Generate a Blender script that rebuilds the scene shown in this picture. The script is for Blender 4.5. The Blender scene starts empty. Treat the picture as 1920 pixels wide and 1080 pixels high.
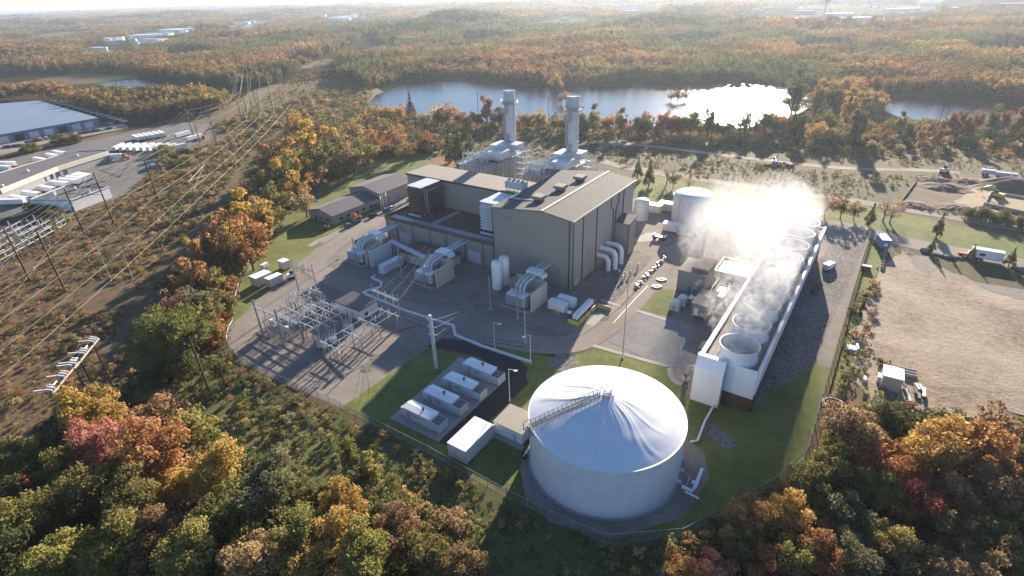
import bpy, math, random
import numpy as np
from mathutils import Vector, Matrix
random.seed(7); rng = np.random.default_rng(11)
R = math.radians
S = bpy.context.scene
COL = S.collection

# ---------------------------------------------------------------- camera
F, TH, RO, H = 1025.0, R(28.5), R(2.1), 100.0
fw = np.array([0, math.cos(TH), -math.sin(TH)]); r0 = np.array([1., 0, 0]); u0 = np.cross(r0, fw)
rt = math.cos(RO) * r0 - math.sin(RO) * u0
up = math.cos(RO) * u0 + math.sin(RO) * r0
CAM = np.array([0, 0, H])
cd = bpy.data.cameras.new('camera'); cam = bpy.data.objects.new('camera', cd); COL.objects.link(cam)
cd.sensor_width = 36; cd.lens = 36 * F / 1920; cd.clip_start = 0.5; cd.clip_end = 200000
cam.matrix_world = Matrix(((rt[0], up[0], -fw[0], 0), (rt[1], up[1], -fw[1], 0), (rt[2], up[2], -fw[2], H), (0, 0, 0, 1)))
S.camera = cam
HAZE = .000066

# ---------------------------------------------------------------- sky, sun, exposure
SUN_AZ, SUN_EL = R(67), R(16.2)
w = bpy.data.worlds.new('World'); S.world = w; w.use_nodes = True
nt = w.node_tree; sky = nt.nodes.new('ShaderNodeTexSky'); sky.sky_type = 'NISHITA'; sky.sun_disc = False
sky.sun_elevation = SUN_EL; sky.sun_rotation = math.pi / 2 - SUN_AZ
sky.air_density = 1.2; sky.dust_density = 0.1; sky.ozone_density = 3.2
bg = nt.nodes['Background']; tn = nt.nodes.new('ShaderNodeMix'); tn.data_type = 'RGBA'; tn.blend_type = 'MULTIPLY'; tn.inputs[0].default_value = 1; tn.inputs[7].default_value = (.86, .95, 1.18, 1)   # camera white balance set for the warm sun
nt.links.new(sky.outputs[0], tn.inputs[6]); nt.links.new(tn.outputs[2], bg.inputs[0]); bg.inputs[1].default_value = 0.058
sd = bpy.data.lights.new('sun', 'SUN'); sd.energy = 5.0; sd.angle = R(0.5); sd.color = (1, 0.87, 0.70)
so = bpy.data.objects.new('sun', sd); COL.objects.link(so)
so.rotation_euler = Vector((-math.cos(SUN_AZ) * math.cos(SUN_EL), -math.sin(SUN_AZ) * math.cos(SUN_EL), -math.sin(SUN_EL))).to_track_quat('-Z', 'Y').to_euler()
so.location = (0, 0, 120)
vs = S.view_settings; vs.view_transform = 'Standard'; vs.look = 'None'; vs.gamma = 1; vs.exposure = 1.75
cy = S.cycles
cy.max_bounces = 5; cy.diffuse_bounces = 2; cy.glossy_bounces = 2; cy.transmission_bounces = 2; cy.transparent_max_bounces = 6
cy.volume_bounces = 1; cy.volume_step_rate = 0.35; cy.volume_max_steps = 200
cy.caustics_reflective = False; cy.caustics_refractive = False; cy.use_denoising = True
cy.sample_clamp_indirect = 4

# ---------------------------------------------------------------- places: from the drone's view to metres on the ground
def at(x, y, z=0.0):
    d = fw * F + rt * (x - 960) - up * (y - 540); t = (z - H) / d[2]; p = CAM + d * t
    return Vector((p[0], p[1], p[2]))
def scale_at(p):                      # metres per photo pixel at p
    return float((np.array(p) - CAM) @ fw) / F
def pix(p):
    v = np.array(p) - CAM; k = v @ fw
    return 960 + F * (v @ rt) / k, 540 - F * (v @ up) / k
ROT = R(-35.2)
E1 = Vector((math.cos(ROT), math.sin(ROT), 0)); E2 = Vector((-math.sin(ROT), math.cos(ROT), 0)); ORG = at(1070, 543)
def W(u, v, z=0.0): return ORG + E1 * u + E2 * v + Vector((0, 0, z))
def UV(p): d = p - ORG; return d.dot(E1), d.dot(E2)

# ---------------------------------------------------------------- materials
def newmat(name):
    m = bpy.data.materials.new(name); m.use_nodes = True
    return m, m.node_tree, m.node_tree.nodes['Principled BSDF']
def N(nt, t, **k):
    n = nt.nodes.new(t)
    for a, b in k.items(): setattr(n, a, b)
    return n
def noise(nt, co, scale, detail=4, rough=0.6, dist=0):
    n = N(nt, 'ShaderNodeTexNoise'); n.inputs['Scale'].default_value = scale; n.inputs['Detail'].default_value = detail
    n.inputs['Roughness'].default_value = rough; n.inputs['Distortion'].default_value = dist
    nt.links.new(co, n.inputs['Vector']); return n.outputs[0]
def ramp(nt, f, stops):
    r = N(nt, 'ShaderNodeValToRGB'); e = r.color_ramp.elements
    while len(e) < len(stops): e.new(0.5)
    for i, (p, c) in enumerate(stops): e[i].position = p; e[i].color = (*c, 1) if len(c) == 3 else c
    nt.links.new(f, r.inputs[0]); return r.outputs[0]
def mix(nt, a, b, f, mode='MIX'):
    m = N(nt, 'ShaderNodeMix', data_type='RGBA', blend_type=mode)
    for s, v in ((0, f), (6, a), (7, b)):
        if isinstance(v, (int, float)): m.inputs[s].default_value = v
        elif isinstance(v, tuple): m.inputs[s].default_value = (*v, 1)
        else: nt.links.new(v, m.inputs[s])
    return m.outputs[2]
def math_(nt, op, a, b=None):
    m = N(nt, 'ShaderNodeMath', operation=op)
    for i, v in enumerate((a, b)):
        if v is None: continue
        if isinstance(v, (int, float)): m.inputs[i].default_value = v
        else: nt.links.new(v, m.inputs[i])
    return m.outputs[0]
def bump(nt, bs, h, strength, dist=0.1):
    b = N(nt, 'ShaderNodeBump'); b.inputs['Strength'].default_value = strength; b.inputs['Distance'].default_value = dist
    nt.links.new(h, b.inputs['Height']); nt.links.new(b.outputs[0], bs.inputs['Normal'])
def scl(c, k): return tuple(min(1, x * k) for x in c)
def paint(name, c, rough=0.55, metal=0.0, dirt=0.16, streak=True, rib=0.0, ribdir=0):
    """painted or bare sheet: blotchy weathering, rain streaks down the height, optional ribs"""
    m, nt, b = newmat(name); tc = N(nt, 'ShaderNodeTexCoord').outputs['Object']
    mp = N(nt, 'ShaderNodeMapping'); mp.inputs['Scale'].default_value = (1, 1, 0.12) if streak else (1, 1, 1); nt.links.new(tc, mp.inputs[0])
    n1 = noise(nt, mp.outputs[0], 0.9, 5, 0.65); n2 = noise(nt, tc, 0.12, 3)
    c1 = ramp(nt, n1, [(0.3, scl(c, 1 - dirt)), (0.7, scl(c, 1 + dirt * .5))])
    dc = (c[0] * .62, c[1] * .58, c[2] * .52)
    f = ramp(nt, n2, [(0.45, (0, 0, 0)), (0.75, (dirt * 1.6,) * 3)])
    nt.links.new(mix(nt, c1, dc, f), b.inputs['Base Color'])
    b.inputs['Roughness'].default_value = rough; b.inputs['Metallic'].default_value = metal
    if rib:
        wv = N(nt, 'ShaderNodeTexWave', bands_direction='XYZ'[ribdir]); wv.inputs['Scale'].default_value = rib
        nt.links.new(tc, wv.inputs[0]); bump(nt, b, wv.outputs['Fac'], 0.6, 0.12)
    return m
def soil(name, stops, sc=(0.04, 0.5, 3.0), rough=0.95, bmp=0.5, bd=0.15, w=(0.5, 0.3, 0.2)):
    """ground cover: three sizes of noise in world space drive one ramp of true colours"""
    m, nt, b = newmat(name); p = N(nt, 'ShaderNodeNewGeometry').outputs['Position']
    a = noise(nt, p, sc[0], 4, .6, .6); c = noise(nt, p, sc[1], 4, .65); d = noise(nt, p, sc[2], 3, .7)
    f = math_(nt, 'ADD', math_(nt, 'ADD', math_(nt, 'MULTIPLY', a, w[0]), math_(nt, 'MULTIPLY', c, w[1])), math_(nt, 'MULTIPLY', d, w[2]))
    nt.links.new(ramp(nt, f, stops), b.inputs['Base Color']); b.inputs['Roughness'].default_value = rough
    b.inputs['Specular IOR Level'].default_value = 0.2 if bmp else 0.0
    if bmp: bump(nt, b, math_(nt, 'ADD', c, d), bmp, bd)
    return m
M = {}
M['scrub'] = soil('scrub_ground', [(.34, (.04, .038, .018)), (.44, (.085, .07, .034)), (.52, (.15, .088, .045)), (.58, (.085, .085, .034)), (.68, (.20, .14, .07))], (.02, .16, .9), bmp=.15, bd=.3)
M['forest_floor'] = soil('forest_floor', [(.35, (.03, .025, .012)), (.65, (.075, .055, .028))], (.01, .1, .6), bmp=0)
M['lawn'] = soil('mown_grass', [(.30, (.055, .068, .02)), (.42, (.09, .11, .028)), (.52, (.13, .148, .036)), (.60, (.175, .175, .056)), (.68, (.21, .17, .085)), (.76, (.14, .11, .06))], (.06, .35, 2.6), bmp=.5, bd=.12, w=(.42, .33, .25))
M['rough_grass'] = soil('rough_grass', [(.32, (.04, .04, .016)), (.46, (.068, .064, .026)), (.56, (.098, .076, .036)), (.7, (.13, .09, .048))], (.025, .2, 1.5), bmp=.15, bd=.2)
M['gravel'] = soil('grey_gravel', [(.32, (.135, .115, .095)), (.5, (.21, .18, .15)), (.68, (.29, .25, .205))], (.05, .5, 5), bmp=.5, bd=.08)
M['yard'] = soil('yard_gravel', [(.33, (.135, .118, .10)), (.5, (.20, .172, .145)), (.66, (.26, .225, .185))], (.06, .25, 2.5), bmp=.4, bd=.06)
M['stone'] = soil('crushed_stone', [(.36, (.05, .045, .04)), (.5, (.16, .14, .125)), (.6, (.27, .245, .22))], (.06, .8, 1.6), bmp=1., bd=.3, w=(.25, .35, .4))
M['road'] = soil('worn_asphalt', [(.36, (.19, .16, .13)), (.5, (.235, .20, .165)), (.64, (.28, .24, .20))], (.05, .4, 4), bmp=.1, bd=.02)
M['tracks'] = soil('tyre_tracks', [(.36, (.09, .078, .066)), (.5, (.14, .12, .10)), (.64, (.19, .165, .14))], (.08, .5, 3), bmp=.1, bd=.02)
M['bluegravel'] = soil('blue_grey_gravel', [(.34, (.12, .12, .122)), (.5, (.19, .188, .185)), (.66, (.27, .265, .255))], (.07, .5, 3), bmp=.5, bd=.1)
M['asphalt'] = soil('dark_asphalt', [(.36, (.028, .027, .028)), (.64, (.05, .048, .048))], (.1, .6, 5), bmp=.15, bd=.02)
M['lot'] = soil('lot_asphalt', [(.36, (.10, .095, .09)), (.64, (.17, .155, .14))], (.05, .4, 4), bmp=.1, bd=.02)
M['dry'] = soil('dry_field', [(.30, (.09, .063, .034)), (.40, (.18, .13, .085)), (.50, (.30, .23, .165)), (.64, (.40, .32, .245))], (.04, .45, 1.5), bmp=.8, bd=.25, w=(.45, .3, .25))
M['dirt'] = soil('bare_earth', [(.35, (.09, .06, .042)), (.65, (.19, .135, .095))], (.05, .3, 1.5), bmp=.6, bd=.2)
M['sand'] = soil('sandy_fill', [(.35, (.26, .19, .12)), (.65, (.42, .32, .21))], (.06, .4, 2), bmp=.5, bd=.2)
M['concrete'] = soil('concrete', [(.36, (.24, .225, .20)), (.64, (.36, .335, .30))], (.1, .8, 5), rough=.85, bmp=.1, bd=.02)
M['rust_grass'] = soil('rust_grass', [(.36, (.17, .075, .028)), (.64, (.27, .135, .05))], (.05, .3, 1.5), bmp=.7, bd=.3)
M['marsh'] = soil('green_weeds', [(.34, (.035, .042, .016)), (.46, (.075, .085, .03)), (.56, (.11, .115, .04)), (.68, (.15, .125, .05))], (.03, .25, 1.2), bmp=.4, bd=.3)
M['far_ground'] = soil('far_ground', [(.4, (.10, .09, .05)), (.6, (.17, .14, .09))], (.004, .03, .2), bmp=0)
M['far_grass'] = soil('far_grass', [(.4, (.08, .11, .025)), (.6, (.12, .14, .04))], (.01, .06, .3), bmp=0)
M['hill'] = soil('far_hill', [(.4, (.045, .045, .025)), (.6, (.09, .06, .035))], (.002, .01, .05), bmp=0)
M['wall'] = paint('beige_metal_siding', (.365, .325, .28), .6, rib=3.2, dirt=.07)
M['wall_side'] = paint('beige_metal_siding_side', (.365, .325, .28), .6, rib=3.2, ribdir=1, dirt=.07)
M['darkroof'] = paint('brown_seamed_roof', (.075, .068, .066), .85, streak=False, rib=1.1, ribdir=1, dirt=.2)
M['membrane'] = paint('tan_roof_membrane', (.27, .23, .19), .95, streak=False, dirt=.1)
M['brownroof'] = paint('rusty_gravel_roof', (.11, .058, .042), .9, streak=False, dirt=.3)
M['rusttrim'] = paint('brown_trim', (.13, .065, .05), .6, dirt=.2)
M['brownlouvre'] = paint('brown_louvre', (.12, .055, .04), .6, dirt=.25)
M['trim'] = paint('dark_trim', (.07, .055, .05), .5)
M['white'] = paint('white_paint', (.78, .77, .75), .4, dirt=.05)
M['ltgrey'] = paint('light_grey_metal', (.52, .54, .55), .4, dirt=.12)
M['grey'] = paint('grey_metal', (.28, .29, .30), .45, dirt=.15)
M['galv'] = paint('galvanised_steel', (.40, .42, .44), .4, .5, dirt=.12)
M['stackm'] = paint('pale_grey_stack', (.46, .48, .50), .5, dirt=.1)
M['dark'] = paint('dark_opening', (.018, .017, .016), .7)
M['black'] = paint('black_rubber', (.02, .02, .02), .8)
M['casing'] = paint('ribbed_casing', (.36, .33, .29), .6, dirt=.3)
M['fibre'] = paint('white_fibreglass', (.66, .68, .70), .45, dirt=.08)
M['deck'] = paint('deck_boards', (.20, .165, .14), .8, streak=False, dirt=.3)
M['cream'] = paint('cream_panels', (.56, .50, .40), .6, dirt=.1)
M['tanroof'] = paint('tan_ribbed_roof', (.50, .42, .32), .5, streak=False, rib=2.4, ribdir=0, dirt=.08)
M['blueroof'] = paint('blue_grey_roof', (.13, .19, .28), .8, streak=False, dirt=.1)
M['wood'] = paint('weathered_wood', (.075, .045, .03), .85, dirt=.3)
M['palewood'] = paint('pale_wood', (.34, .28, .21), .85, dirt=.2)
M['porcelain'] = paint('porcelain', (.50, .47, .47), .25, dirt=.05)
M['yellow'] = paint('yellow_paint', (.58, .44, .05), .6, dirt=.15)
M['red'] = paint('red_paint', (.42, .06, .035), .45)
M['blue'] = paint('blue_paint', (.10, .17, .30), .4)
M['cable'] = paint('aluminium_cable', (.13, .12, .105), .55, .2)
M['bark'] = paint('bark', (.085, .065, .05), .9, dirt=.3)
M['palebark'] = paint('pale_bark', (.24, .20, .17), .9, dirt=.2)
M['glass'] = paint('dark_glass', (.02, .024, .03), .12)
M['rock'] = soil('boulder', [(.35, (.12, .105, .09)), (.65, (.26, .23, .2))], (.3, 1, 4))
M['termroof'] = paint('grey_terminal_roof', (.10, .095, .10), .9, streak=False, dirt=.15)
M['farroof'] = paint('weathered_far_roof', (.36, .37, .38), .95, streak=False)
M['mesh'] = paint('chain_link', (.25, .25, .24), .5, .3)

# ---------------------------------------------------------------- objects
def tag(o, label=None, cat=None, group=None, kind=None):
    for k, v in (('label', label), ('category', cat), ('group', group), ('kind', kind)):
        if v: o[k] = v
    return o
def thing(name, label, cat, loc=(0, 0, 0), rz=0.0, group=None):
    o = bpy.data.objects.new(name, None); COL.objects.link(o); o.location = loc; o.rotation_euler = (0, 0, rz); o.empty_display_size = .5
    return tag(o, label, cat, group)
def sthing(name, label, cat, u, v, z=0.0, rz=0.0, group=None): return thing(name, label, cat, W(u, v, z), ROT + rz, group)
def copy_tree(o, parent=None):
    c = o.copy(); COL.objects.link(c)
    if parent: c.parent = parent
    for ch in list(o.children): copy_tree(ch, c)
    return c
class MB:
    def __init__(s): s.v = []; s.f = []; s.mi = []; s.k = 0
    def add(s, vs, fs):
        n = len(s.v); s.v += [tuple(p) for p in vs]; s.f += [tuple(i + n for i in f) for f in fs]; s.mi += [s.k] * len(fs); return s
    def box(s, x0, x1, y0, y1, z0, z1):
        return s.add([(x0, y0, z0), (x1, y0, z0), (x1, y1, z0), (x0, y1, z0), (x0, y0, z1), (x1, y0, z1), (x1, y1, z1), (x0, y1, z1)],
                     [(3, 2, 1, 0), (4, 5, 6, 7), (0, 1, 5, 4), (1, 2, 6, 5), (2, 3, 7, 6), (3, 0, 4, 7)])
    def prism(s, pts, z0, z1):
        n = len(pts)
        a = sum(pts[i][0] * pts[(i + 1) % n][1] - pts[(i + 1) % n][0] * pts[i][1] for i in range(n))
        if a < 0: pts = pts[::-1]
        zt = z1 if isinstance(z1, (list, tuple)) else [z1] * n
        return s.add([(p[0], p[1], z0) for p in pts] + [(p[0], p[1], zt[i]) for i, p in enumerate(pts)],
                     [tuple(range(n))[::-1], tuple(range(n, 2 * n))] + [(i, (i + 1) % n, n + (i + 1) % n, n + i) for i in range(n)])
    def profile(s, pts, y0, y1):      # outline in x-z swept along y
        n = len(pts)
        a = sum(pts[i][0] * pts[(i + 1) % n][1] - pts[(i + 1) % n][0] * pts[i][1] for i in range(n))
        if a < 0: pts = pts[::-1]
        return s.add([(p[0], y0, p[1]) for p in pts] + [(p[0], y1, p[1]) for p in pts],
                     [tuple(range(n)), tuple(range(n, 2 * n))[::-1]] + [(i, n + i, n + (i + 1) % n, (i + 1) % n) for i in range(n)])
    def sweepx(s, pts, x0, x1):       # outline in y-z swept along x
        n = len(pts)
        a = sum(pts[i][0] * pts[(i + 1) % n][1] - pts[(i + 1) % n][0] * pts[i][1] for i in range(n))
        if a < 0: pts = pts[::-1]
        return s.add([(x0, p[0], p[1]) for p in pts] + [(x1, p[0], p[1]) for p in pts],
                     [tuple(range(n))[::-1], tuple(range(n, 2 * n))] + [(i, (i + 1) % n, n + (i + 1) % n, n + i) for i in range(n)])
    def tube(s, pts, r, n=8, r1=None):
        pts = [Vector(p) for p in pts]; m = len(pts); rings = []
        ref = Vector((0, 0, 1))
        for i, p in enumerate(pts):
            t = (pts[min(i + 1, m - 1)] - pts[max(i - 1, 0)]).normalized()
            a = t.cross(ref)
            if a.length < .05: a = t.cross(Vector((1, 0, 0)))
            a.normalize(); b = t.cross(a)
            rr = r if r1 is None else r + (r1 - r) * i / (m - 1)
            rings.append([p + (a * math.cos(2 * math.pi * k / n) + b * math.sin(2 * math.pi * k / n)) * rr for k in range(n)])
        vs = [q for g in rings for q in g]
        fs = [(i * n + k, i * n + (k + 1) % n, (i + 1) * n + (k + 1) % n, (i + 1) * n + k) for i in range(m - 1) for k in range(n)]
        fs += [tuple(range(n))[::-1], tuple(range((m - 1) * n, m * n))]
        return s.add(vs, fs)
    def lathe(s, prof, n=24, cx=0, cy=0, caps=True):
        vs = [(cx + r * math.cos(2 * math.pi * k / n), cy + r * math.sin(2 * math.pi * k / n), z) for r, z in prof for k in range(n)]
        m = len(prof)
        fs = [(i * n + k, i * n + (k + 1) % n, (i + 1) * n + (k + 1) % n, (i + 1) * n + k) for i in range(m - 1) for k in range(n)]
        if caps: fs += [tuple(range(n))[::-1], tuple(range((m - 1) * n, m * n))]
        return s.add(vs, fs)
    def ball(s, c, r, n=10, sz=1.0, jit=0.0):
        m = n // 2; prof = []
        vs = [(c[0], c[1], c[2] - r * sz)]
        for i in range(1, m):
            a = -math.pi / 2 + math.pi * i / m
            for k in range(n):
                j = 1 + random.uniform(-jit, jit)
                vs.append((c[0] + r * j * math.cos(a) * math.cos(2 * math.pi * k / n), c[1] + r * j * math.cos(a) * math.sin(2 * math.pi * k / n), c[2] + r * j * sz * math.sin(a)))
        vs.append((c[0], c[1], c[2] + r * sz)); L = len(vs) - 1
        fs = [(0, 1 + (k + 1) % n, 1 + k) for k in range(n)]
        fs += [(1 + i * n + k, 1 + i * n + (k + 1) % n, 1 + (i + 1) * n + (k + 1) % n, 1 + (i + 1) * n + k) for i in range(m - 2) for k in range(n)]
        fs += [(L, 1 + (m - 2) * n + k, 1 + (m - 2) * n + (k + 1) % n) for k in range(n)]
        return s.add(vs, fs)
    def build(s, name, mats, parent=None, smooth=False, kind=None):
        me = bpy.data.meshes.new(name); me.from_pydata(s.v, [], s.f); me.validate()
        for m in (mats if isinstance(mats, (list, tuple)) else [mats]): me.materials.append(M[m] if isinstance(m, str) else m)
        if any(s.mi) and len(s.mi) == len(me.polygons): me.polygons.foreach_set('material_index', s.mi)
        if smooth:
            me.polygons.foreach_set('use_smooth', [True] * len(me.polygons)); me.set_sharp_from_angle(angle=R(38))
        o = bpy.data.objects.new(name, me); COL.objects.link(o)
        if parent: o.parent = parent
        if kind: o['kind'] = kind
        return o
def sheet(name, pts, z, mat, kind='structure'):
    return MB().add([(p[0], p[1], z) for p in pts], [tuple(range(len(pts)))]).build(name, mat, kind=kind)
def psheet(name, pp, z, mat, jag=0.0):          # outline read off the photo, unprojected to the ground; ragged edge if jag
    pts = [at(x, y) for x, y in pp]
    if jag:
        out = []
        for i, a in enumerate(pts):
            b = pts[(i + 1) % len(pts)]; L = (b - a).length; n = max(1, int(L / (jag * 2.5)))
            nrm = Vector((-(b - a).y, (b - a).x, 0)).normalized()
            for k in range(n):
                q = a.lerp(b, k / n)
                if k: q = q + nrm * random.uniform(-jag, jag)
                out.append(q)
        pts = out
    return sheet(name, pts, z, mat)
def strip(name, pp, width, z, mat, world=False):
    pts = [Vector(p) for p in pp] if world else [at(x, y) for x, y in pp]
    # smooth the line
    for _ in range(2):
        q = [pts[0]]
        for a, b in zip(pts, pts[1:]): q += [a.lerp(b, .25), a.lerp(b, .75)]
        q.append(pts[-1]); pts = q
    L, Rr = [], []
    for i, p in enumerate(pts):
        t = (pts[min(i + 1, len(pts) - 1)] - pts[max(i - 1, 0)]).normalized(); n = Vector((-t.y, t.x, 0))
        L.append(p + n * width / 2); Rr.append(p - n * width / 2)
    n = len(pts)
    return MB().add([(p.x, p.y, z) for p in L + Rr], [(n + i, n + i + 1, i + 1, i) for i in range(n - 1)]).build(name, mat, kind='structure')
# ================================================================ GROUND
sheet('ground', [(-60000, -3000), (60000, -3000), (60000, 60000), (-60000, 60000)], 0, 'forest_floor')
psheet('scrub_land', [(-400, 300), (0, 300), (200, 250), (330, 225), (440, 190), (560, 120), (620, 110), (700, 160), (760, 200), (900, 232), (1280, 262), (1560, 285), (1920, 270), (2300, 290), (2500, 1400), (-700, 1400), (-900, 700)], .02, 'scrub')
psheet('weed_ground', [(300, 690), (440, 690), (520, 722), (640, 775), (807, 858), (950, 940), (1140, 1024), (1290, 1012), (1450, 918), (1520, 860), (1700, 900), (1700, 1200), (500, 1200), (450, 850), (250, 740)], .03, 'marsh', 2)
psheet('meadow', [(0, 160), (140, 138), (250, 140), (262, 150), (160, 158), (60, 160)], .03, 'far_ground', 2)
psheet('far_field', [(528, 118), (560, 108), (585, 106), (585, 118), (545, 124)], .05, 'far_grass')
psheet('clearing', [(660, 100), (700, 88), (745, 82), (735, 95), (690, 105)], .05, 'far_grass')
# near the lake and right of the plant
psheet('heath', [(790, 300), (850, 262), (940, 250), (1120, 262), (1280, 268), (1500, 285), (1700, 300), (1930, 300), (1930, 420), (1640, 400), (1500, 372), (1190, 322)], .04, 'rough_grass', 1.5)
psheet('verge', [(1190, 322), (1560, 372), (1930, 452), (1930, 490), (1700, 455), (1560, 425), (1420, 405), (1330, 395), (1190, 372)], .05, 'lawn', .3)
psheet('rust_meadow', [(790, 308), (838, 285), (870, 288), (880, 300), (840, 322)], .06, 'rust_grass', .8)
# plant ground
psheet('site_gravel', [(524, 388), (505, 440), (455, 520), (432, 610), (428, 650), (450, 680), (520, 715), (640, 767), (807, 853), (950, 933), (1073, 993), (1140, 1020), (1280, 1007), (1447, 913), (1510, 857), (1548, 720), (1630, 440), (1560, 425), (1190, 372), (760, 330), (640, 330)], .06, 'yard')
psheet('office_lawn', [(526, 392), (592, 356), (690, 305), (800, 272), (836, 284), (775, 324), (740, 372), (700, 398), (640, 432), (588, 470), (560, 492), (500, 545), (445, 600), (434, 608), (457, 522), (507, 440)], .08, 'lawn', .3)
psheet('south_lawn', [(640, 765), (720, 708), (812, 645), (880, 640), (960, 655), (1060, 655), (1110, 650), (1255, 690), (1265, 720), (1300, 745), (1420, 762), (1470, 690), (1520, 680), (1556, 690), (1512, 852), (1447, 910), (1280, 1004), (1140, 1016), (1073, 989), (950, 930), (807, 850)], .08, 'lawn', .45)
psheet('switchyard_gravel', [(436, 612), (470, 583), (560, 545), (640, 500), (730, 540), (855, 612), (852, 632), (812, 646), (640, 764), (520, 712), (452, 678), (431, 650)], .09, 'gravel')
psheet('ditch', [(735, 560), (800, 580), (860, 600), (960, 640), (1060, 652), (1120, 640), (1110, 655), (1060, 675), (990, 660), (900, 645), (850, 615), (790, 590), (730, 575)], .10, 'rough_grass', .4)
psheet('stone_strip', [(1040, 668), (1062, 655), (1085, 680), (1060, 700), (1030, 690)], .11, 'stone', .3)
psheet('small_lawn', [(1202, 580), (1236, 541), (1263, 543), (1259, 594)], .11, 'lawn')
psheet('stone_bed', [(1560, 455), (1625, 452), (1520, 690), (1440, 740), (1415, 752), (1470, 620), (1530, 500)], .10, 'stone', .4)
psheet('outer_verge', [(1634, 446), (1665, 470), (1640, 520), (1600, 640), (1570, 720), (1552, 745), (1590, 600)], .05, 'lawn', .5)
psheet('dry_field', [(1690, 470), (1760, 478), (1930, 520), (1960, 800), (1760, 790), (1640, 760), (1590, 700), (1620, 560), (1650, 500)], .05, 'dry', 1.0)
psheet('field_edge', [(1700, 468), (1930, 497), (1930, 560), (1850, 535), (1760, 500)], .07, 'rough_grass', .8)
psheet('gravel_patch', [(1700, 478), (1740, 480), (1760, 505), (1740, 512), (1715, 500)], .09, 'gravel', .5)
psheet('gravel_track', [(1820, 528), (1930, 545), (1930, 566), (1860, 548)], .09, 'gravel', .5)
psheet('gravel_bed', [(1140, 640), (1200, 585), (1262, 600), (1300, 612), (1290, 690), (1250, 690)], .10, 'bluegravel', .2)
psheet('tank_apron', [(975, 880), (985, 840), (1060, 790), (1250, 790), (1320, 850), (1330, 900), (1280, 970), (1150, 1010), (1030, 980), (985, 930)], .10, 'gravel')
psheet('stone_drain', [(1310, 800), (1340, 795), (1390, 838), (1380, 846), (1345, 835)], .11, 'stone', .3)
psheet('building_gravel', [(1085, 548), (1145, 505), (1185, 465), (1240, 490), (1170, 590)], .11, 'stone')
psheet('transformer_yard', [(640, 500), (735, 448), (930, 503), (1068, 545), (1100, 548), (1130, 600), (1060, 640), (960, 634), (860, 605), (760, 570)], .10, 'yard')
# construction ground at the right
psheet('bare_ground', [(1685, 380), (1720, 345), (1790, 325), (1930, 330), (1930, 425), (1860, 400), (1780, 395)], .06, 'dirt', .8)
psheet('sand_bed', [(1790, 378), (1830, 352), (1880, 350), (1930, 362), (1930, 395), (1840, 388), (1800, 390)], .09, 'sand', .8)
# roads
strip('plant_road', [(775, 345), (755, 378), (700, 418), (650, 445), (600, 480), (585, 505), (640, 530), (760, 582), (900, 628), (1020, 650), (1085, 645), (1140, 612), (1190, 560), (1222, 515), (1262, 470), (1320, 440), (1420, 418)], 9.5, .13, 'road')
strip('office_drive', [(720, 408), (690, 412), (655, 425), (600, 455)], 5, .125, 'road')
strip('cross_path', [(1200, 410), (1215, 430), (1245, 455), (1262, 475)], 8, .12, 'road')
strip('front_road', [(1300, 405), (1500, 418), (1570, 422), (1640, 440), (1700, 455), (1800, 474), (1960, 505)], 12, .12, 'road')
strip('back_road', [(1120, 300), (1190, 319), (1300, 335), (1500, 362), (1620, 380), (1760, 403), (1960, 438)], 8, .12, 'road')
strip('sand_track', [(1120, 280), (1160, 268), (1260, 279), (1400, 296), (1500, 309), (1620, 318), (1740, 319), (1800, 325)], 6, .11, 'dry')
strip('path_right', [(1120, 300), (1180, 312), (1290, 330)], 4, .125, 'road')
for i, (pp, wd) in enumerate([([(5, 850), (60, 815), (110, 780), (150, 740)], 1.6), ([(200, 680), (270, 560), (310, 500), (350, 460), (405, 385), (440, 340), (490, 275), (540, 240)], 4.2)]):
    strip('dirt_track', pp, wd, .06, 'far_ground')
psheet('service_pad', [(800, 650), (832, 634), (880, 640), (960, 665), (990, 690), (985, 710), (930, 775), (905, 800), (870, 852), (822, 828), (840, 810), (948, 712), (900, 670)], .10, 'asphalt')
psheet('asphalt_lane', [(822, 829), (948, 712), (985, 700), (990, 720), (950, 760), (905, 800), (872, 850)], .12, 'asphalt')
# lots at the left
psheet('truck_lot', [(-60, 430), (-60, 330), (40, 290), (210, 255), (340, 228), (400, 235), (392, 262), (330, 285), (290, 300), (255, 355), (215, 375), (160, 385), (100, 425), (40, 440)], .07, 'lot')
psheet('car_lot', [(-60, 290), (0, 265), (110, 248), (190, 236), (235, 232), (240, 240), (180, 252), (90, 268), (0, 292)], .07, 'road')
psheet('side_lot', [(-60, 450), (40, 440), (100, 425), (95, 400), (60, 398), (-60, 420)], .08, 'asphalt')
psheet('track_patch', [(400, 240), (440, 232), (515, 232), (520, 240), (440, 248)], .07, 'lot', .8)
strip('wall_path', [(580, 462), (605, 448), (648, 432)], 3.2, .12, 'concrete')
# kerb walks of pale concrete
for pp in ([(1112, 648), (1170, 665), (1255, 688)], [(1255, 688), (1258, 712), (1278, 722)], [(1195, 583), (1250, 600)], [(1128, 563), (1165, 575)]):
    strip('walk', pp, 1.5, .14, 'concrete')
# painted line on the plant road
strip('lane_line', [(1150, 606), (1186, 566), (1215, 536)], .22, .142, 'cream')

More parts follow.
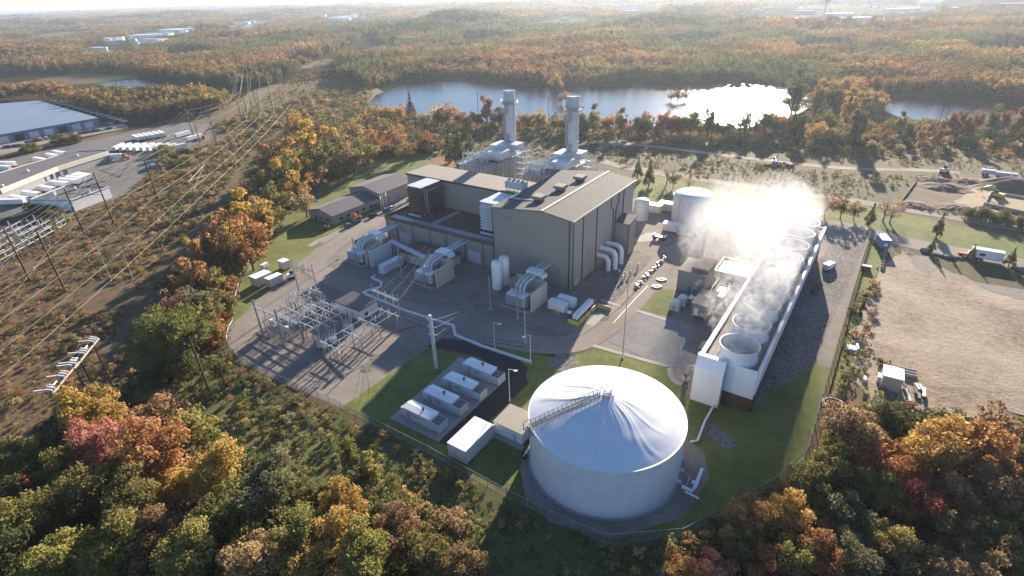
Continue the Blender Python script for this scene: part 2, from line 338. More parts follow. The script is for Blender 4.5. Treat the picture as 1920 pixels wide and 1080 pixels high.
# tyre tracks worn into the gravel and asphalt
for pp, zz in (([(470, 640), (540, 690), (600, 720), (660, 700), (720, 660)], .115), ([(600, 700), (700, 640), (780, 610), (850, 600)], .118), ([(620, 545), (700, 575), (800, 610), (900, 636), (1010, 652)], .137), ([(880, 560), (960, 600), (1040, 630), (1110, 620), (1180, 560)], .121), ([(700, 500), (780, 545), (880, 560), (940, 540)], .119), ([(1215, 520), (1180, 560), (1130, 606), (1070, 640)], .138), ([(1250, 460), (1300, 440), (1400, 425)], .136)):
    c = [at(x, y) for x, y in pp]
    for s_ in (-1, 1): strip('tyre_track', [p_ + Vector((s_ * .75, s_ * .75, 0)) for p_ in c], .45, zz + s_ * .002, 'tracks', True)
for k in range(12): p_ = at(*random.choice(((560, 660), (640, 690), (900, 590), (1020, 600), (1180, 600), (850, 560), (1240, 470), (700, 610)))) + Vector((random.uniform(-9, 9), random.uniform(-9, 9), 0)); q_ = random.uniform(.8, 2.4); sheet('stain', [(p_.x + q_ * random.uniform(.6, 1.2) * math.cos(a), p_.y + q_ * random.uniform(.6, 1.2) * math.sin(a)) for a in np.linspace(0, 6.28, 12)[:-1]], .146 + k * .001, 'tracks')
# water
def water(name, pp, z=.06):
    return psheet(name, pp, z, MW)
MW, nt, b = newmat('pond_water'); p = N(nt, 'ShaderNodeNewGeometry').outputs['Position']
b.inputs['Base Color'].default_value = (.012, .02, .03, 1); b.inputs['Roughness'].default_value = .19; b.inputs['IOR'].default_value = 1.33
n1 = noise(nt, p, .35, 3, .6); n2 = noise(nt, p, 1.6, 2, .6)
bump(nt, b, math_(nt, 'ADD', math_(nt, 'MULTIPLY', n1, .7), math_(nt, 'MULTIPLY', n2, .3)), .22, .6)
water('lake', [(690, 196), (705, 178), (760, 156), (850, 149), (900, 158), (990, 164), (1070, 164), (1200, 157), (1290, 160), (1400, 157), (1470, 165), (1530, 178), (1534, 190), (1510, 206), (1480, 222), (1430, 236), (1390, 240), (1330, 236), (1250, 240), (1150, 238), (1050, 234), (950, 232), (880, 226), (800, 214), (740, 207), (712, 204)])
water('lake_arm', [(1640, 186), (1664, 181), (1700, 178), (1800, 188), (1900, 198), (1930, 204), (1930, 226), (1840, 224), (1750, 228), (1690, 222), (1650, 204)])
for nm, mt, pp in (('far_meadow', 'far_grass', [(300, 100), (380, 95), (424, 103), (330, 110)]), ('far_meadow', 'far_ground', [(858, 74), (930, 68), (966, 76), (884, 83)]), ('far_meadow', 'far_ground', [(430, 42), (505, 36), (524, 43), (446, 48)]), ('far_meadow', 'far_ground', [(60, 66), (150, 57), (172, 64), (80, 73)]), ('far_meadow', 'far_grass', [(1240, 80), (1340, 73), (1366, 82), (1262, 89)]), ('far_meadow', 'far_ground', [(1480, 92), (1590, 86), (1610, 95), (1500, 101)]), ('far_meadow', 'far_ground', [(700, 46), (800, 41), (816, 47), (716, 53)])): psheet(nm, pp, .06, mt, 3)
water('pond', [(180, 158), (245, 149), (335, 159), (332, 168), (240, 166)])
water('pool', [(295, 229), (318, 224), (345, 226), (340, 233), (305, 234)])

# hills on the horizon
def ridge(d0, az0, az1, hts, name):
    mb = MB(); n = 60; va = []; 
    for i in range(n + 1):
        a = az0 + (az1 - az0) * i / n
        t = i / n * (len(hts) - 1); k = min(int(t), len(hts) - 2); hh = hts[k] + (hts[k + 1] - hts[k]) * (t - k) + random.uniform(-2, 2)
        for dd, z in ((d0, -1), (d0 * 1.06, hh * .6), (d0 * 1.12, hh), (d0 * 1.35, -1)):
            va.append((dd * math.sin(a), dd * math.cos(a), z))
    mb.add(va, [(i * 4 + k, (i + 1) * 4 + k, (i + 1) * 4 + k + 1, i * 4 + k + 1) for i in range(n) for k in range(3)])
    mb.build(name, 'hill', smooth=True, kind='structure')
ridge(9000, R(-50), R(50), [40, 55, 70, 95, 90, 80, 85, 80], 'hills')
ridge(14000, R(-50), R(50), [80, 84, 92, 70, 110, 110, 105, 110], 'hills_beyond')
# ================================================================ POWER HALL (origin = its right front corner)
hall = sthing('power_hall', 'tall beige metal power hall with brown seamed gable roof and long lower wings', 'power hall', 0, 0)
RG = -12.3
mb = MB(); mb.profile([(-35, 0), (0, 0), (0, 27.4), (RG, 29.0), (-35, 26.6)], 0, 55); mb.build('wall', 'wall', hall)
mb = MB()
mb.profile([(RG, 29.05), (.7, 27.35), (.7, 27.65), (RG, 29.35)], -.5, 55.5); mb.profile([(-35.5, 26.55), (RG, 29.05), (RG, 29.35), (-35.5, 26.85)], -.5, 55.5)
rf = mb.build('roof', 'darkroof', hall)
MB().box(RG - .45, RG + .45, -.5, 55.5, 29.36, 29.56).build('ridge_cap', 'cream', rf)
mb = MB(); mb.box(.71, .95, -.5, 55.5, 27.25, 27.62); mb.build('gutter', 'cream', rf)
# middle wing behind, tan roof
mb = MB(); mb.box(-104, -35.003, 24, 41, 0, 23.6); mb.build('wall', 'wall', hall)
mb = MB(); mb.box(-104.4, -35.01, 23.6, 41, 23.6, 24.1); mb.build('roof', 'membrane', hall)
MB().box(-60, -35.003, 41.003, 50, 0, 14).build('rear_lean_to', 'wall', hall)
mb = MB(); mb.box(-104.5, -35.01, 23.4, 23.6, 23.3, 24.25); mb.build('trim', 'trim', hall)
# low front block, rusty gravel roof with walkway
mb = MB(); mb.box(-97, -35.003, 0, 23.997, 0, 10.6); mb.build('wall', 'wall', hall)
mb = MB(); mb.box(-96.6, -35.01, .3, 23.99, 10.6, 10.75); lr = mb.build('roof', 'brownroof', hall)
mb = MB(); mb.box(-97.15, -35.01, -.15, .3, 9.9, 11.5); mb.box(-97.15, -96.6, .3, 23.99, 9.9, 11.5); mb.build('parapet', 'rusttrim', lr)
mb = MB(); mb.box(-95, -36, 1.0, 4.6, 10.76, 10.9); mb.box(-73, -70, 4.6, 22, 10.76, 10.9); mb.build('walkway', 'grey', lr)
for x in (-96, -90, -80, -70, -60.5, -50.5, -41): MB().box(x - .15, x + .15, -.18, 0, 0, 9.9).build('downpipe', 'trim', hall)
for x, wd in ((-85.5, 6.4), (-45.8, 6.4)):
    MB().box(x - wd / 2, x + wd / 2, -.12, 0, 0, 5.4).build('roll_door', 'ltgrey', hall)
def louvre(x, y, z, wd, ht, face='f', m='grey'):
    b = MB()
    if face == 'f':
        b.box(x, x + wd, y - .1, y, z, z + ht)
        for k in range(int(ht / .35)): b.box(x + .08, x + wd - .08, y - .2, y - .1, z + .1 + k * .35, z + .24 + k * .35)
    else:
        b.box(y, y + .1, x, x + wd, z, z + ht)
    return b.build('louvre', m, hall)
for a in ((-74, 0, 6.6, 4.2, 1.7), (-63, 0, 6.4, 1.8, 1.8), (-56, 0, 6.8, 3.2, 1.8), (-40, 0, 6.9, 4.2, 1.7), (-31, 0, 23, 4.8, 1.4), (-83, 24, 20.4, 4.4, 1.6), (-62, 24, 20.6, 4.4, 1.6), (-19.5, 0, 8.2, 1.8, 1.9), (-16, 0, 3.2, 1.6, 1.6), (-6, 0, 6, 1.5, 1.4)): louvre(*a)
for a in ((14, 0, 8.5, 1.6, 1.9), (12, 0, 3.6, 1.2, 2.2)): louvre(*a, face='s')
for y in (1.0, 8.5, 20, 44.5): MB().tube([(.18, y, .2), (.18, y, 27.2)], .2, 6).build('downpipe', 'trim', hall)
for y, dy in ((32.5, 2.6), (39.5, -2.2)): MB().tube([(.2, y, 27), (.2, y, 22.8), (.2, y + dy, 20), (.2, y + dy, .2)], .22, 6).build('downpipe', 'trim', hall)
MB().tube([(-35.3, -.1, .3), (-35.3, -.1, 26.5)], .2, 6).build('downpipe', 'trim', hall); MB().tube([(-.9, -.2, .2), (-.9, -.2, 27)], .22, 6).build('downpipe', 'trim', hall)
MB().box(0, .1, 3.2, 5.4, 0, 2.6).build('door', 'ltgrey', hall)
# side annex with mono-pitch roof
mb = MB(); mb.sweepx([(37.3, 0), (44.8, 0), (44.8, 15.6), (37.3, 14.4)], .003, 6.2); ax = mb.build('annex', 'wall_side', hall)
mb = MB(); mb.sweepx([(37.0, 14.36), (45.1, 15.66), (45.1, 15.95), (37.0, 14.65)], .003, 6.6); mb.build('roof', 'darkroof', ax)
mb = MB(); mb.tube([(6.35, 37.2, .2), (6.35, 37.2, 14.3)], .2, 6); mb.build('downpipe', 'trim', ax)

# things standing on the roofs
for i, (v, lb) in enumerate(((11, 'square roof vent nearest the front gable, on the brown seamed roof'), (25.5, 'middle one of three square roof vents on the brown seamed roof'), (40, 'square roof vent at the far end of the brown seamed roof'))):
    zz = 27.6 + .1 * i
    t = sthing('roof_vent', lb, 'roof vent', -20.5 + i * 1.2, v, zz, 0, 'square vents on the brown roof')
    mb = MB(); mb.box(-1.5, 1.5, -1.5, 1.5, -.6, 1.5); mb.box(-1.2, 1.2, -1.2, 1.2, 1.5, 1.8); mb.build('base', 'trim', t)
    mb = MB(); mb.box(-2.2, 2.2, -2.2, 2.2, 1.8, 3.0); mb.build('cap', 'membrane', t)
t = sthing('cable_tray', 'grey cable tray zigzagging between the square roof vents', 'cable tray', -28, 11, 27.3)
mb = MB(); mb.tube([(-6, 6, 0), (-5, -1, .3), (5.4, -1, .9), (6.5, 2, .9), (7.5, 12, 1.1), (11, 20, 1.3), (10, 27, 1.3)], .35, 6); mb.build('tray', 'galv', t)
t = sthing('rooftop_chiller', 'pale grey fan unit on legs at the right end of the tan roof', 'cooling unit', -42, 27, 24.1)
for x in (-4, 0, 4):
    for y in (-1.6, 1.6): MB().box(x - .12, x + .12, y - .12, y + .12, 0, 1.4).build('leg', 'galv', t)
mb = MB(); mb.box(-4.6, 4.6, -2, 2, 1.4, 4.4); bd = mb.build('casing', 'ltgrey', t)
for x in (-3.4, -1.1, 1.2, 3.4):
    MB().lathe([(.9, 4.4), (.95, 4.9), (.8, 4.9), (.8, 4.5)], 14, x, 0).build('fan_ring', 'grey', bd)
mb = MB(); mb.box(5.4, 7.2, -.5, 12, .1, 1.2); mb.build('duct', 'ltgrey', t)
mb = MB(); mb.box(-6, 5.4, -3.2, -2.2, 0, .5); mb.build('platform', 'galv', t)

# two filter houses on the low roof
def filter_house(lb, u, v, facem, sidem, wd, dp, ht):
    t = sthing('filter_house', lb, 'air filter house', u, v, 10.9)
    mb = MB(); mb.box(0, wd, 0, dp, 1.6, ht); mb.build('casing', sidem, t)
    mb = MB()
    n = 8; st = (ht - 2.4) / n
    for k in range(n):
        z = 1.8 + k * st
        mb.sweepx([(0, z + st), (-1.5, z + st * .25), (-1.5, z), (0, z + st * .45)], .1, wd - .1)
    mb.build('weather_hoods', facem, t)
    mb = MB(); mb.box(-.3, wd + .2, -.7, dp * .26, ht, ht + .35); mb.box(-.2, wd + .2, dp * .26, dp, ht + .02, ht + .25); mb.build('roof', 'ltgrey', t)
    for x in (.4, wd - .4):
        for y in (.4, dp * .5, dp - .4): MB().box(x - .2, x + .2, y - .2, y + .2, 0, 1.6).build('leg', 'galv', t)
    mb = MB(); mb.box(wd, wd + 1.9, 1.5, dp - .5, 1.6, ht - 1.5); mb.build('side_duct', 'trim' if facem == 'brownlouvre' else 'galv', t)
    mb = MB(); mb.box(.5, wd - .3, -2.6, -1.7, .1, .8); mb.build('header', 'ltgrey', t)
    mb = MB()
    for x in (wd + .2, wd + 1.7): mb.tube([(x, 1.3, 0), (x, 1.3, ht - .5)], .18, 6)
    for z in range(2, int(ht), 2): mb.tube([(wd + .2, 1.2, z), (wd + 1.7, 1.2, z)], .1, 4)
    mb.build('ladder', 'galv', t)
    return t
filter_house('rust brown louvred air filter house on the low roof, left one', -89.2, 9.5, 'brownlouvre', 'brownlouvre', 8.0, 12.5, 13.2)
filter_house('pale blue grey louvred air filter house beside the tall hall', -47.2, 8.5, 'ltgrey', 'galv', 7.6, 13, 13.2)

# ================================================================ BOILER BLOCKS AND STACKS
def boiler(lb, u0, u1, v0, v1, zt, seed):
    rr = random.Random(seed); wd = u1 - u0; ln = v1 - v0
    t = sthing('boiler_block', lb, 'boiler', u0, v0)
    mb = MB(); mb.box(0, wd, 0, ln, 0, zt); cs = mb.build('casing', 'casing', t)
    mb = MB()
    for k in range(15):
        y = .5 + k * (ln - 1) / 14; mb.box(wd, wd + .55, y - .2, y + .2, 0, zt - .4)
    for k in range(8):
        x = .4 + k * (wd - .8) / 7; mb.box(x - .18, x + .18, -.5, 0, 0, zt - .4)
    mb.build('buckstay', 'ltgrey', cs)
    mb = MB(); mb.box(-1, wd + 1.2, -1.2, ln, zt, zt + .3); mb.build('deck', 'grey', t)
    mb = MB()
    for a, b_ in (((-1, -1.2), (wd + 1.2, -1.2)), ((wd + 1.2, -1.2), (wd + 1.2, ln)), ((-1, -1.2), (-1, ln))):
        for z in (zt + .8, zt + 1.4): mb.tube([(a[0], a[1], z), (b_[0], b_[1], z)], .07, 4)
        n = int(math.hypot(a[0] - b_[0], a[1] - b_[1]) / 2.4)
        for k in range(n + 1):
            q = (a[0] + (b_[0] - a[0]) * k / n, a[1] + (b_[1] - a[1]) * k / n); mb.tube([(q[0], q[1], zt + .3), (q[0], q[1], zt + 1.4)], .07, 4)
    mb.build('railing', 'ltgrey', t)
    mb = MB()   # pipe frame at the near end
    for x in (1.5, 4.5, 8, wd * .55):
        for y in (1.5, 6):
            mb.tube([(x, y, zt), (x, y, zt + 6 + rr.uniform(-1, 1.4))], .28, 6)
        mb.tube([(x, 1.5, zt + 5), (x, 6, zt + 5)], .22, 6)
    for z in (zt + 3, zt + 5.4): mb.tube([(1.5, 1.5, z), (wd * .55, 1.5, z)], .24, 6); mb.tube([(1.5, 6, z - .4), (wd * .55, 6, z - .4)], .24, 6)
    mb.build('pipe_frame', 'ltgrey', t)
    mb = MB()
    for k in range(3):
        y = 9 + k * 5.5; mb.tube([(1.5, y, zt + 2.6), (wd - 4, y, zt + 2.6)], 1.05, 12); 
        for x in (3, wd - 6): mb.box(x - .25, x + .25, y - .8, y + .8, zt, zt + 1.7)
    mb.build('steam_drum', 'ltgrey', t, smooth=True)
    mb = MB()
    for k in range(46):
        x, y = rr.uniform(.5, wd - 1), rr.uniform(1, ln - 8); z = rr.uniform(1, 4.5)
        mb.tube([(x, y, zt), (x, y, zt + z), (x + rr.uniform(-3, 3), y + rr.uniform(-2, 2), zt + z)], rr.uniform(.1, .26), 5)
    for k in range(18):
        x, y = rr.uniform(1, wd - 2), rr.uniform(2, ln - 9); q = rr.uniform(.5, 1.2); mb.box(x - q, x + q, y - q * .8, y + q * .8, zt + .3, zt + rr.uniform(1.2, 3))
    mb.build('valves', 'galv', t)
    mb = MB(); mb.box(wd * .62, wd + 1.4, 10, 20, zt + 1.4, zt + 5.2); mb.build('cabinet', 'ltgrey', t)
    mb = MB(); mb.profile([(wd * .2, zt), (wd * .95, zt), (wd * .8, zt + 6.6), (wd * .35, zt + 6.6)], ln - 15, ln - 4); mb.build('breeching', 'stackm', t)
    mb = MB(); mb.box(wd * .55, wd + 2.2, ln - 9, ln - 1.5, zt + 3.2, zt + 6.4); mb.build('fan_room', 'ltgrey', t)
    # stair tower on the right
    mb = MB(); x0, x1, y0, y1 = wd + 3.2, wd + 9.2, ln - 12, ln - 5
    for x in (x0, x1):
        for y in (y0, y1): mb.tube([(x, y, 0), (x, y, zt + 5)], .22, 5)
    for k in range(9):
        z = 1 + k * 3.1
        for a, b_ in (((x0, y0), (x1, y0)), ((x1, y0), (x1, y1)), ((x1, y1), (x0, y1)), ((x0, y1), (x0, y0))): mb.tube([(*a, z), (*b_, z)], .16, 4)
        mb.tube([(x0, y0, z), (x1, y0, z + 3.0)], .14, 4); mb.tube([(x1, y1, z), (x0, y1, z + 3.0)], .14, 4)
        mb.box(x0, x1, y0, y0 + 1.2, z, z + .1)
    mb.build('stair_tower', 'ltgrey', t)
    mb = MB()
    for k in range(34):
        x, y = wd + rr.uniform(.6, 11), rr.uniform(-4, 9); z = rr.uniform(10, zt + 1)
        mb.tube([(x, y, 0), (x, y, z), (x + rr.uniform(-4, 4), y + rr.uniform(-4, 4), z)], rr.uniform(.12, .3), 5)
    mb.build('pipe_rack', 'galv', t)
    return t
boiler('ribbed heat recovery boiler block topped with white pipework, left one', -97, -79.5, 55.5, 89, 21.6, 3)
boiler('ribbed heat recovery boiler block topped with white pipework, right one', -57.5, -41, 55.5, 89, 21.6, 4)
def stack(lb, u, v, zt, r):
    t = sthing('exhaust_stack', lb, 'chimney stack', u, v)
    mb = MB(); mb.lathe([(r, 0), (r, zt), (r * .9, zt), (r * .9, zt - 3)], 36); mb.build('shell', 'stackm', t, smooth=True)
    MB().lathe([(r * .895, zt - 1.2), (r * .01, zt - 1.2)], 24, caps=False).build('opening', 'dark', t)
    mb = MB(); mb.lathe([(r + .02, zt - 6.6), (r + 1.5, zt - 6.6), (r + 1.5, zt - 6.3), (r + .02, zt - 6.3)], 30)
    for z in (-5.7, -5.1):
        mb.tube([((r + 1.4) * math.cos(a), (r + 1.4) * math.sin(a), zt + z) for a in np.linspace(0, 2 * math.pi, 30)], .08, 4)
    for a in np.linspace(0, 2 * math.pi, 15)[:-1]: mb.tube([((r + 1.4) * math.cos(a), (r + 1.4) * math.sin(a), zt - 6.4), ((r + 1.4) * math.cos(a), (r + 1.4) * math.sin(a), zt - 5)], .07, 4)
    mb.build('platform', 'grey', t)
    mb = MB()
    az = R(-100)
    for j, (z0, z1, da) in enumerate(((21, 31, .25), (31, 43, -.35), (43, zt - 6.5, .25))):
        a = az - ROT * 0 + da; x, y = (r + .35) * math.cos(a), (r + .35) * math.sin(a); mb.box(x - .55, x + .55, y - .45, y + .45, z0, z1)
        mb.box(x - 1.5, x + 1.5, y - 1.1, y + .4, z1 - .25, z1); mb.box(x - 1.5, x + 1.5, y - 1.1, y - 1.0, z1, z1 + 1.2)
    mb.build('ladder_cage', 'grey', t)
    for z in (zt - .5, zt - 12, zt - 22): MB().lathe([(r + .01, z - .2), (r + .16, z - .2), (r + .16, z + .2), (r + .01, z + .2)], 36).build('stiffener', 'ltgrey', t)
stack('tall pale grey exhaust stack with ladder cage, left one, before the lake', -86, 87.3, 54.3, 3.1)
stack('tall pale grey exhaust stack with ladder cage, right one, before the lake', -45.5, 83, 54.7, 3.1)

# ================================================================ BIG TANK
TC = Vector((20.6, 96.5, 0)); TR = 17.75
t = thing('storage_tank', 'huge white cylindrical water tank with wrinkled domed roof in the foreground', 'storage tank', TC)
m, nt, b = newmat('tank_white'); tc = N(nt, 'ShaderNodeTexCoord').outputs['Object']
b.inputs['Roughness'].default_value = .42
nl = noise(nt, tc, .35, 4); st = N(nt, 'ShaderNodeMapping'); st.inputs['Scale'].default_value = (1.2, 1.2, .06); nt.links.new(tc, st.inputs[0])
nt.links.new(mix(nt, ramp(nt, nl, [(.3, (.62, .62, .63)), (.7, (.68, .68, .69))]), ramp(nt, noise(nt, st.outputs[0], 1.2, 4), [(.35, (.86, .85, .83)), (.62, (.93, .93, .93))]), .5, 'MULTIPLY'), b.inputs['Base Color'])
M['tank'] = m
mb = MB(); mb.lathe([(TR, 0), (TR, 13.9), (TR + .25, 13.9), (TR + .25, 14.15), (TR, 14.15)], 96); mb.build('shell', 'tank', t, smooth=True)
for z in (2.8, 5.6, 8.4, 11.2): MB().lathe([(TR + .005, z - .05), (TR + .03, z), (TR + .005, z + .05)], 96, caps=False).build('plate_seam', 'tank', t, smooth=True)
# dome skin with real radial wrinkles
nr, na = 60, 288
DH = 5.0; RS = (TR ** 2 + DH ** 2) / (2 * DH)
rr = random.Random(5); wr = [(rr.uniform(0, 6.283), rr.uniform(.03, .1), rr.uniform(.07, .20), rr.uniform(.2, .7)) for _ in range(64)]
def roofz(r): return 14.1 + 5.72 - .262 * r - .0034 * r * r + (.25 - .06 * r if r < 1.5 else .16 * max(0, 1 - (r - 1.5) / 3)) * 0
def domez(r, a):
    z = roofz(r)
    k = 0
    for a0, sg, am, r0_ in wr:
        d = (a - a0 + math.pi) % (2 * math.pi) - math.pi; d += .08 * math.sin(r * .35 + a0 * 3)
        rad = max(0, min(1, (r / TR - .10) / .2)) * max(0, min(1, (1.0 - r / TR) / .12)); 
        fall = 1 if r / TR < r0_ + .25 else max(0, 1 - (r / TR - r0_ - .25) / .2)
        k += am * math.exp(-(d / sg) ** 2) * rad * fall
    k += .10 * math.sin(r * 1.1 + 2 * math.sin(a * 3)) * max(0, min(1, (r / TR - .4) / .2)) * max(0, min(1, (1 - r / TR) / .1)) * .6
    return z + k * .36
mb = MB(); vs_ = [(0, 0, domez(0, 0))]
for i in range(1, nr + 1):
    r_ = TR * i / nr
    for k in range(na):
        a = 2 * math.pi * k / na; vs_.append((r_ * math.cos(a), r_ * math.sin(a), domez(r_, a)))
fs_ = [(0, 1 + k, 1 + (k + 1) % na) for k in range(na)]
for i in range(nr - 1):
    for k in range(na): fs_.append((1 + i * na + k, 1 + (i + 1) * na + k, 1 + (i + 1) * na + (k + 1) % na, 1 + i * na + (k + 1) % na))
mb.add(vs_, fs_)
dome = mb.build('dome', 'tank', t); dome.data.polygons.foreach_set('use_smooth', [True] * len(dome.data.polygons))
mb = MB(); CZ = 19.7   # crown ring rail
for z in (CZ + .25, CZ + .8, CZ + 1.4): mb.tube([(1.7 * math.cos(a), 1.7 * math.sin(a), z) for a in np.linspace(0, 2 * math.pi, 25)], .07 if z < CZ + 1.3 else .09, 5)
for a in np.linspace(0, 2 * math.pi, 9)[:-1]: mb.tube([(1.7 * math.cos(a), 1.7 * math.sin(a), CZ - .4), (1.7 * math.cos(a), 1.7 * math.sin(a), CZ + 1.4)], .07, 5)
mb.build('crown_railing', 'grey', dome)
mb = MB(); mb.lathe([(.75, CZ - .3), (.75, CZ + .7), (.95, CZ + .75), (.1, CZ + 1.0)], 16, -.2, -.2); mb.lathe([(.3, CZ - .3), (.3, CZ + .9)], 10, .9, .4); mb.build('vent', 'white', dome, smooth=True)
# stair along the dome from the rim at photo (1000,800) to the crown
rimP = at(1004, 800, 14) - TC; ra = math.atan2(rimP.y, rimP.x)
def dp(fr, off, dz=0): 
    r_ = TR * fr; x, y = r_ * math.cos(ra), r_ * math.sin(ra); return (x - off * math.sin(ra), y + off * math.cos(ra), roofz(r_) + dz)
mb = MB(); fr = [1.02, .8, .62, .42, .25, .11]
for off in (-.55, .55):
    mb.tube([dp(f, off, .45) for f in fr], .14, 5); mb.tube([dp(f, off, 1.0) for f in fr], .06, 4); mb.tube([dp(f, off, 1.6) for f in fr], .08, 4)
    for f in np.linspace(.12, 1.0, 16): mb.tube([dp(f, off, -.1), dp(f, off, 1.6)], .07, 4)
for f in np.linspace(.12, 1.0, 60): mb.tube([dp(f, -.55, .5), dp(f, .55, .5)], .09, 4)
mb.build('roof_stair', 'grey', dome)
mb = MB(); q = dp(1.06, 0, 0)
for off in (-1.3, 1.3):
    for f in (1.0, 1.09): mb.tube([dp(f, off, -1.2), dp(f, off, 1.3)], .09, 4)
    mb.tube([dp(1.0, off, 1.3), dp(1.09, off, 1.3)], .09, 4)
mb.tube([dp(1.09, -1.3, 1.3), dp(1.09, 1.3, 1.3)], .09, 4); mb.tube([dp(1.05, -1.3, -.9), dp(1.05, 1.3, -.9)], .6, 4)
mb.build('landing', 'grey', t)
mb = MB(); mb.lathe([(TR + .6, 0.11), (TR + .6, .4), (TR, .4)], 96); mb.build('footing', 'concrete', t)
for a in (-.55, -.35, -.15, .05):
    MB().tube([((TR - .1) * math.cos(a), (TR - .1) * math.sin(a), 1.4), ((TR + .9) * math.cos(a), (TR + .9) * math.sin(a), 1.4)], .45, 10).build('nozzle', 'ltgrey', t, smooth=True)
# pipework beside the tank
t = thing('pipe_manifold', 'white bent fill pipe on stands beside the huge tank', 'pipe', at(1296, 920))
def L(x, y, z): return at(x, y, z) - t.location
mb = MB(); mb.tube([L(1279, 912, 1.6), L(1297, 921, 1.6), L(1304, 912, 1.7), L(1310, 896, 2.0), L(1317, 879, 2.6)], .42, 10); mb.tube([L(1285, 922, 1.5), L(1311, 935, 1.5)], .22, 8); mb.build('pipe', 'white', t, smooth=True)
for x, y in ((1287, 917), (1304, 914), (1314, 888), (1290, 926), (1308, 934)): q = L(x, y, 1.6); MB().tube([(q.x, q.y, 0), q], .1, 5).build('stand', 'galv', t)
MB().tube([L(1287, 910, .4), L(1294, 892, .4)], .12, 5).build('stand', 'galv', t)
MB().ball(L(1301, 905, 2.0), .55, 10).build('valve', 'white', t, smooth=True)
t = thing('water_pipe', 'white pipe bending from the huge tank towards the cooling tower', 'pipe', at(1325, 790))
mb = MB(); mb.tube([L(1295, 828, .9), L(1308, 826, .9), L(1322, 790, .9), L(1340, 757, .9)], .28, 8); mb.build('pipe', 'white', t, smooth=True)
for x, y in ((1309, 826), (1322, 790), (1333, 770)): MB().box(L(x, y, 0).x - .2, L(x, y, 0).x + .2, L(x, y, 0).y - .2, L(x, y, 0).y + .2, 0, .7).build('support', 'concrete', t)

# ================================================================ COOLING TOWER
U0, U1, V0, V1, ZD = 58.8, 73.4, -35.5, 74.5, 13.0
t = sthing('cooling_tower', 'long white cooling tower block with a row of round fan stacks on its deck', 'cooling tower', U0, V0)
WD, LN = U1 - U0, V1 - V0
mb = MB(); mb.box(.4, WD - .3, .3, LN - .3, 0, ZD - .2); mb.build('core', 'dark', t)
mb = MB(); mb.box(.2, WD - .1, .2, LN - .2, ZD - .2, ZD); mb.build('deck', 'deck', t)
mb = MB(); mb.profile([(WD - .3, 6.2), (WD, 6.2), (WD + .35, ZD + .9), (WD - .15, ZD + .9)], 0, LN); mb.build('side_wall', 'fibre', t)
mb = MB(); mb.box(WD - .55, WD - .16, .3, LN - .3, ZD + .02, ZD + .95); mb.build('rail_beam', 'cream', t)
mb = MB(); mb.box(0, .45, 0, LN, 5.5, ZD + .75); mb.box(-.6, .0, 0, LN, ZD - .3, ZD + .75); mb.build('side_wall', 'fibre', t)
mb = MB(); mb.box(6.8, WD - .3, -.1, .25, 4.6, ZD + .5); mb.build('end_wall', 'fibre', t)
mb = MB(); mb.box(6.8, WD - .3, .0, .24, 0, 4.6); mb.build('end_louvre', 'wood', t)
mb = MB(); mb.box(.45, WD - .3, LN - .25, LN + .1, 0, ZD + .5); mb.build('end_wall', 'fibre', t)
mb = MB(); mb.sweepx([(.2, 0), (-2.6, 0), (-2.9, 11.2), (-1.2, ZD + 1.1), (.2, ZD + 1.1)], -.7, 6.7); mb.build('end_hood', 'fibre', t)
mb = MB()
for k in range(30):
    y = .6 + k * (LN - 1.2) / 29; mb.box(WD - .28, WD - .02, y - .15, y + .15, 0, 6.2); mb.box(.05, .35, y - .15, y + .15, 0, 5.5)
mb.build('column', 'wood', t)
mb = MB()
for z in (1.2, 2.4, 3.6, 4.8): mb.box(WD - .3, WD + .1, .3, LN - .3, z, z + .25)
mb.build('louvre', 'brownlouvre', t)
for k in range(9):
    cyv = 4.8 + k * 12.3; cx = WD / 2 + .7
    prof = [(5.15, ZD), (4.75, ZD + .9), (4.6, ZD + 1.8), (4.75, ZD + 3.0), (4.95, ZD + 3.9), (5.05, ZD + 3.95), (5.05, ZD + 4.1), (4.85, ZD + 4.1), (4.65, ZD + 3.0), (4.5, ZD + 1.8), (4.6, ZD + .6)]
    fs = MB().lathe(prof, 48, cx, cyv, caps=False).build('fan_stack', 'fibre', t, smooth=True)
    MB().lathe([(4.55, ZD + .3), (.02, ZD + .3)], 24, cx, cyv, caps=False).build('shaft', 'grey', fs)
    mb = MB(); mb.lathe([(.7, ZD + 1.1), (.7, ZD + 1.7), (.2, ZD + 1.9)], 12, cx, cyv)
    for j in range(8):
        a = j * math.pi / 4 + k * .2; c_, s_ = math.cos(a), math.sin(a); h = .42
        mb.add([(cx + .6 * c_ - h * s_, cyv + .6 * s_ + h * c_, ZD + 1.25), (cx + .6 * c_ + h * s_, cyv + .6 * s_ - h * c_, ZD + 1.6), (cx + 4.4 * c_ + .3 * s_, cyv + 4.4 * s_ - .3 * c_, ZD + 1.5), (cx + 4.4 * c_ - .3 * s_, cyv + 4.4 * s_ + .3 * c_, ZD + 1.3)], [(0, 1, 2, 3)])
    mb.build('fan', 'ltgrey', fs)
for k in range(3):   # big risers on the left side
    a = sthing('riser_pipe', ['fat tan riser pipe elbowing into the near end of the cooling tower', 'second fat tan riser pipe along the left side of the cooling tower', 'third fat tan riser pipe along the left side of the cooling tower'][k], 'pipe', U0 - 2.2, V0 + 2.5 + k * 14, 0, 0, 'riser pipes of the cooling tower')
    mb = MB(); mb.tube([(-1.6, 0, 0), (-1.6, 0, 4.6), (-1.2, 0, 5.8), (-.2, 0, 6.4), (2.2, 0, 6.4)], 1.05, 14); mb.build('pipe', 'concrete', a, smooth=True)
    mb = MB(); mb.tube([(-1.6, 0, 2.2), (-1.6, 0, 2.6)], 1.15, 14); mb.build('flange', 'concrete', a)
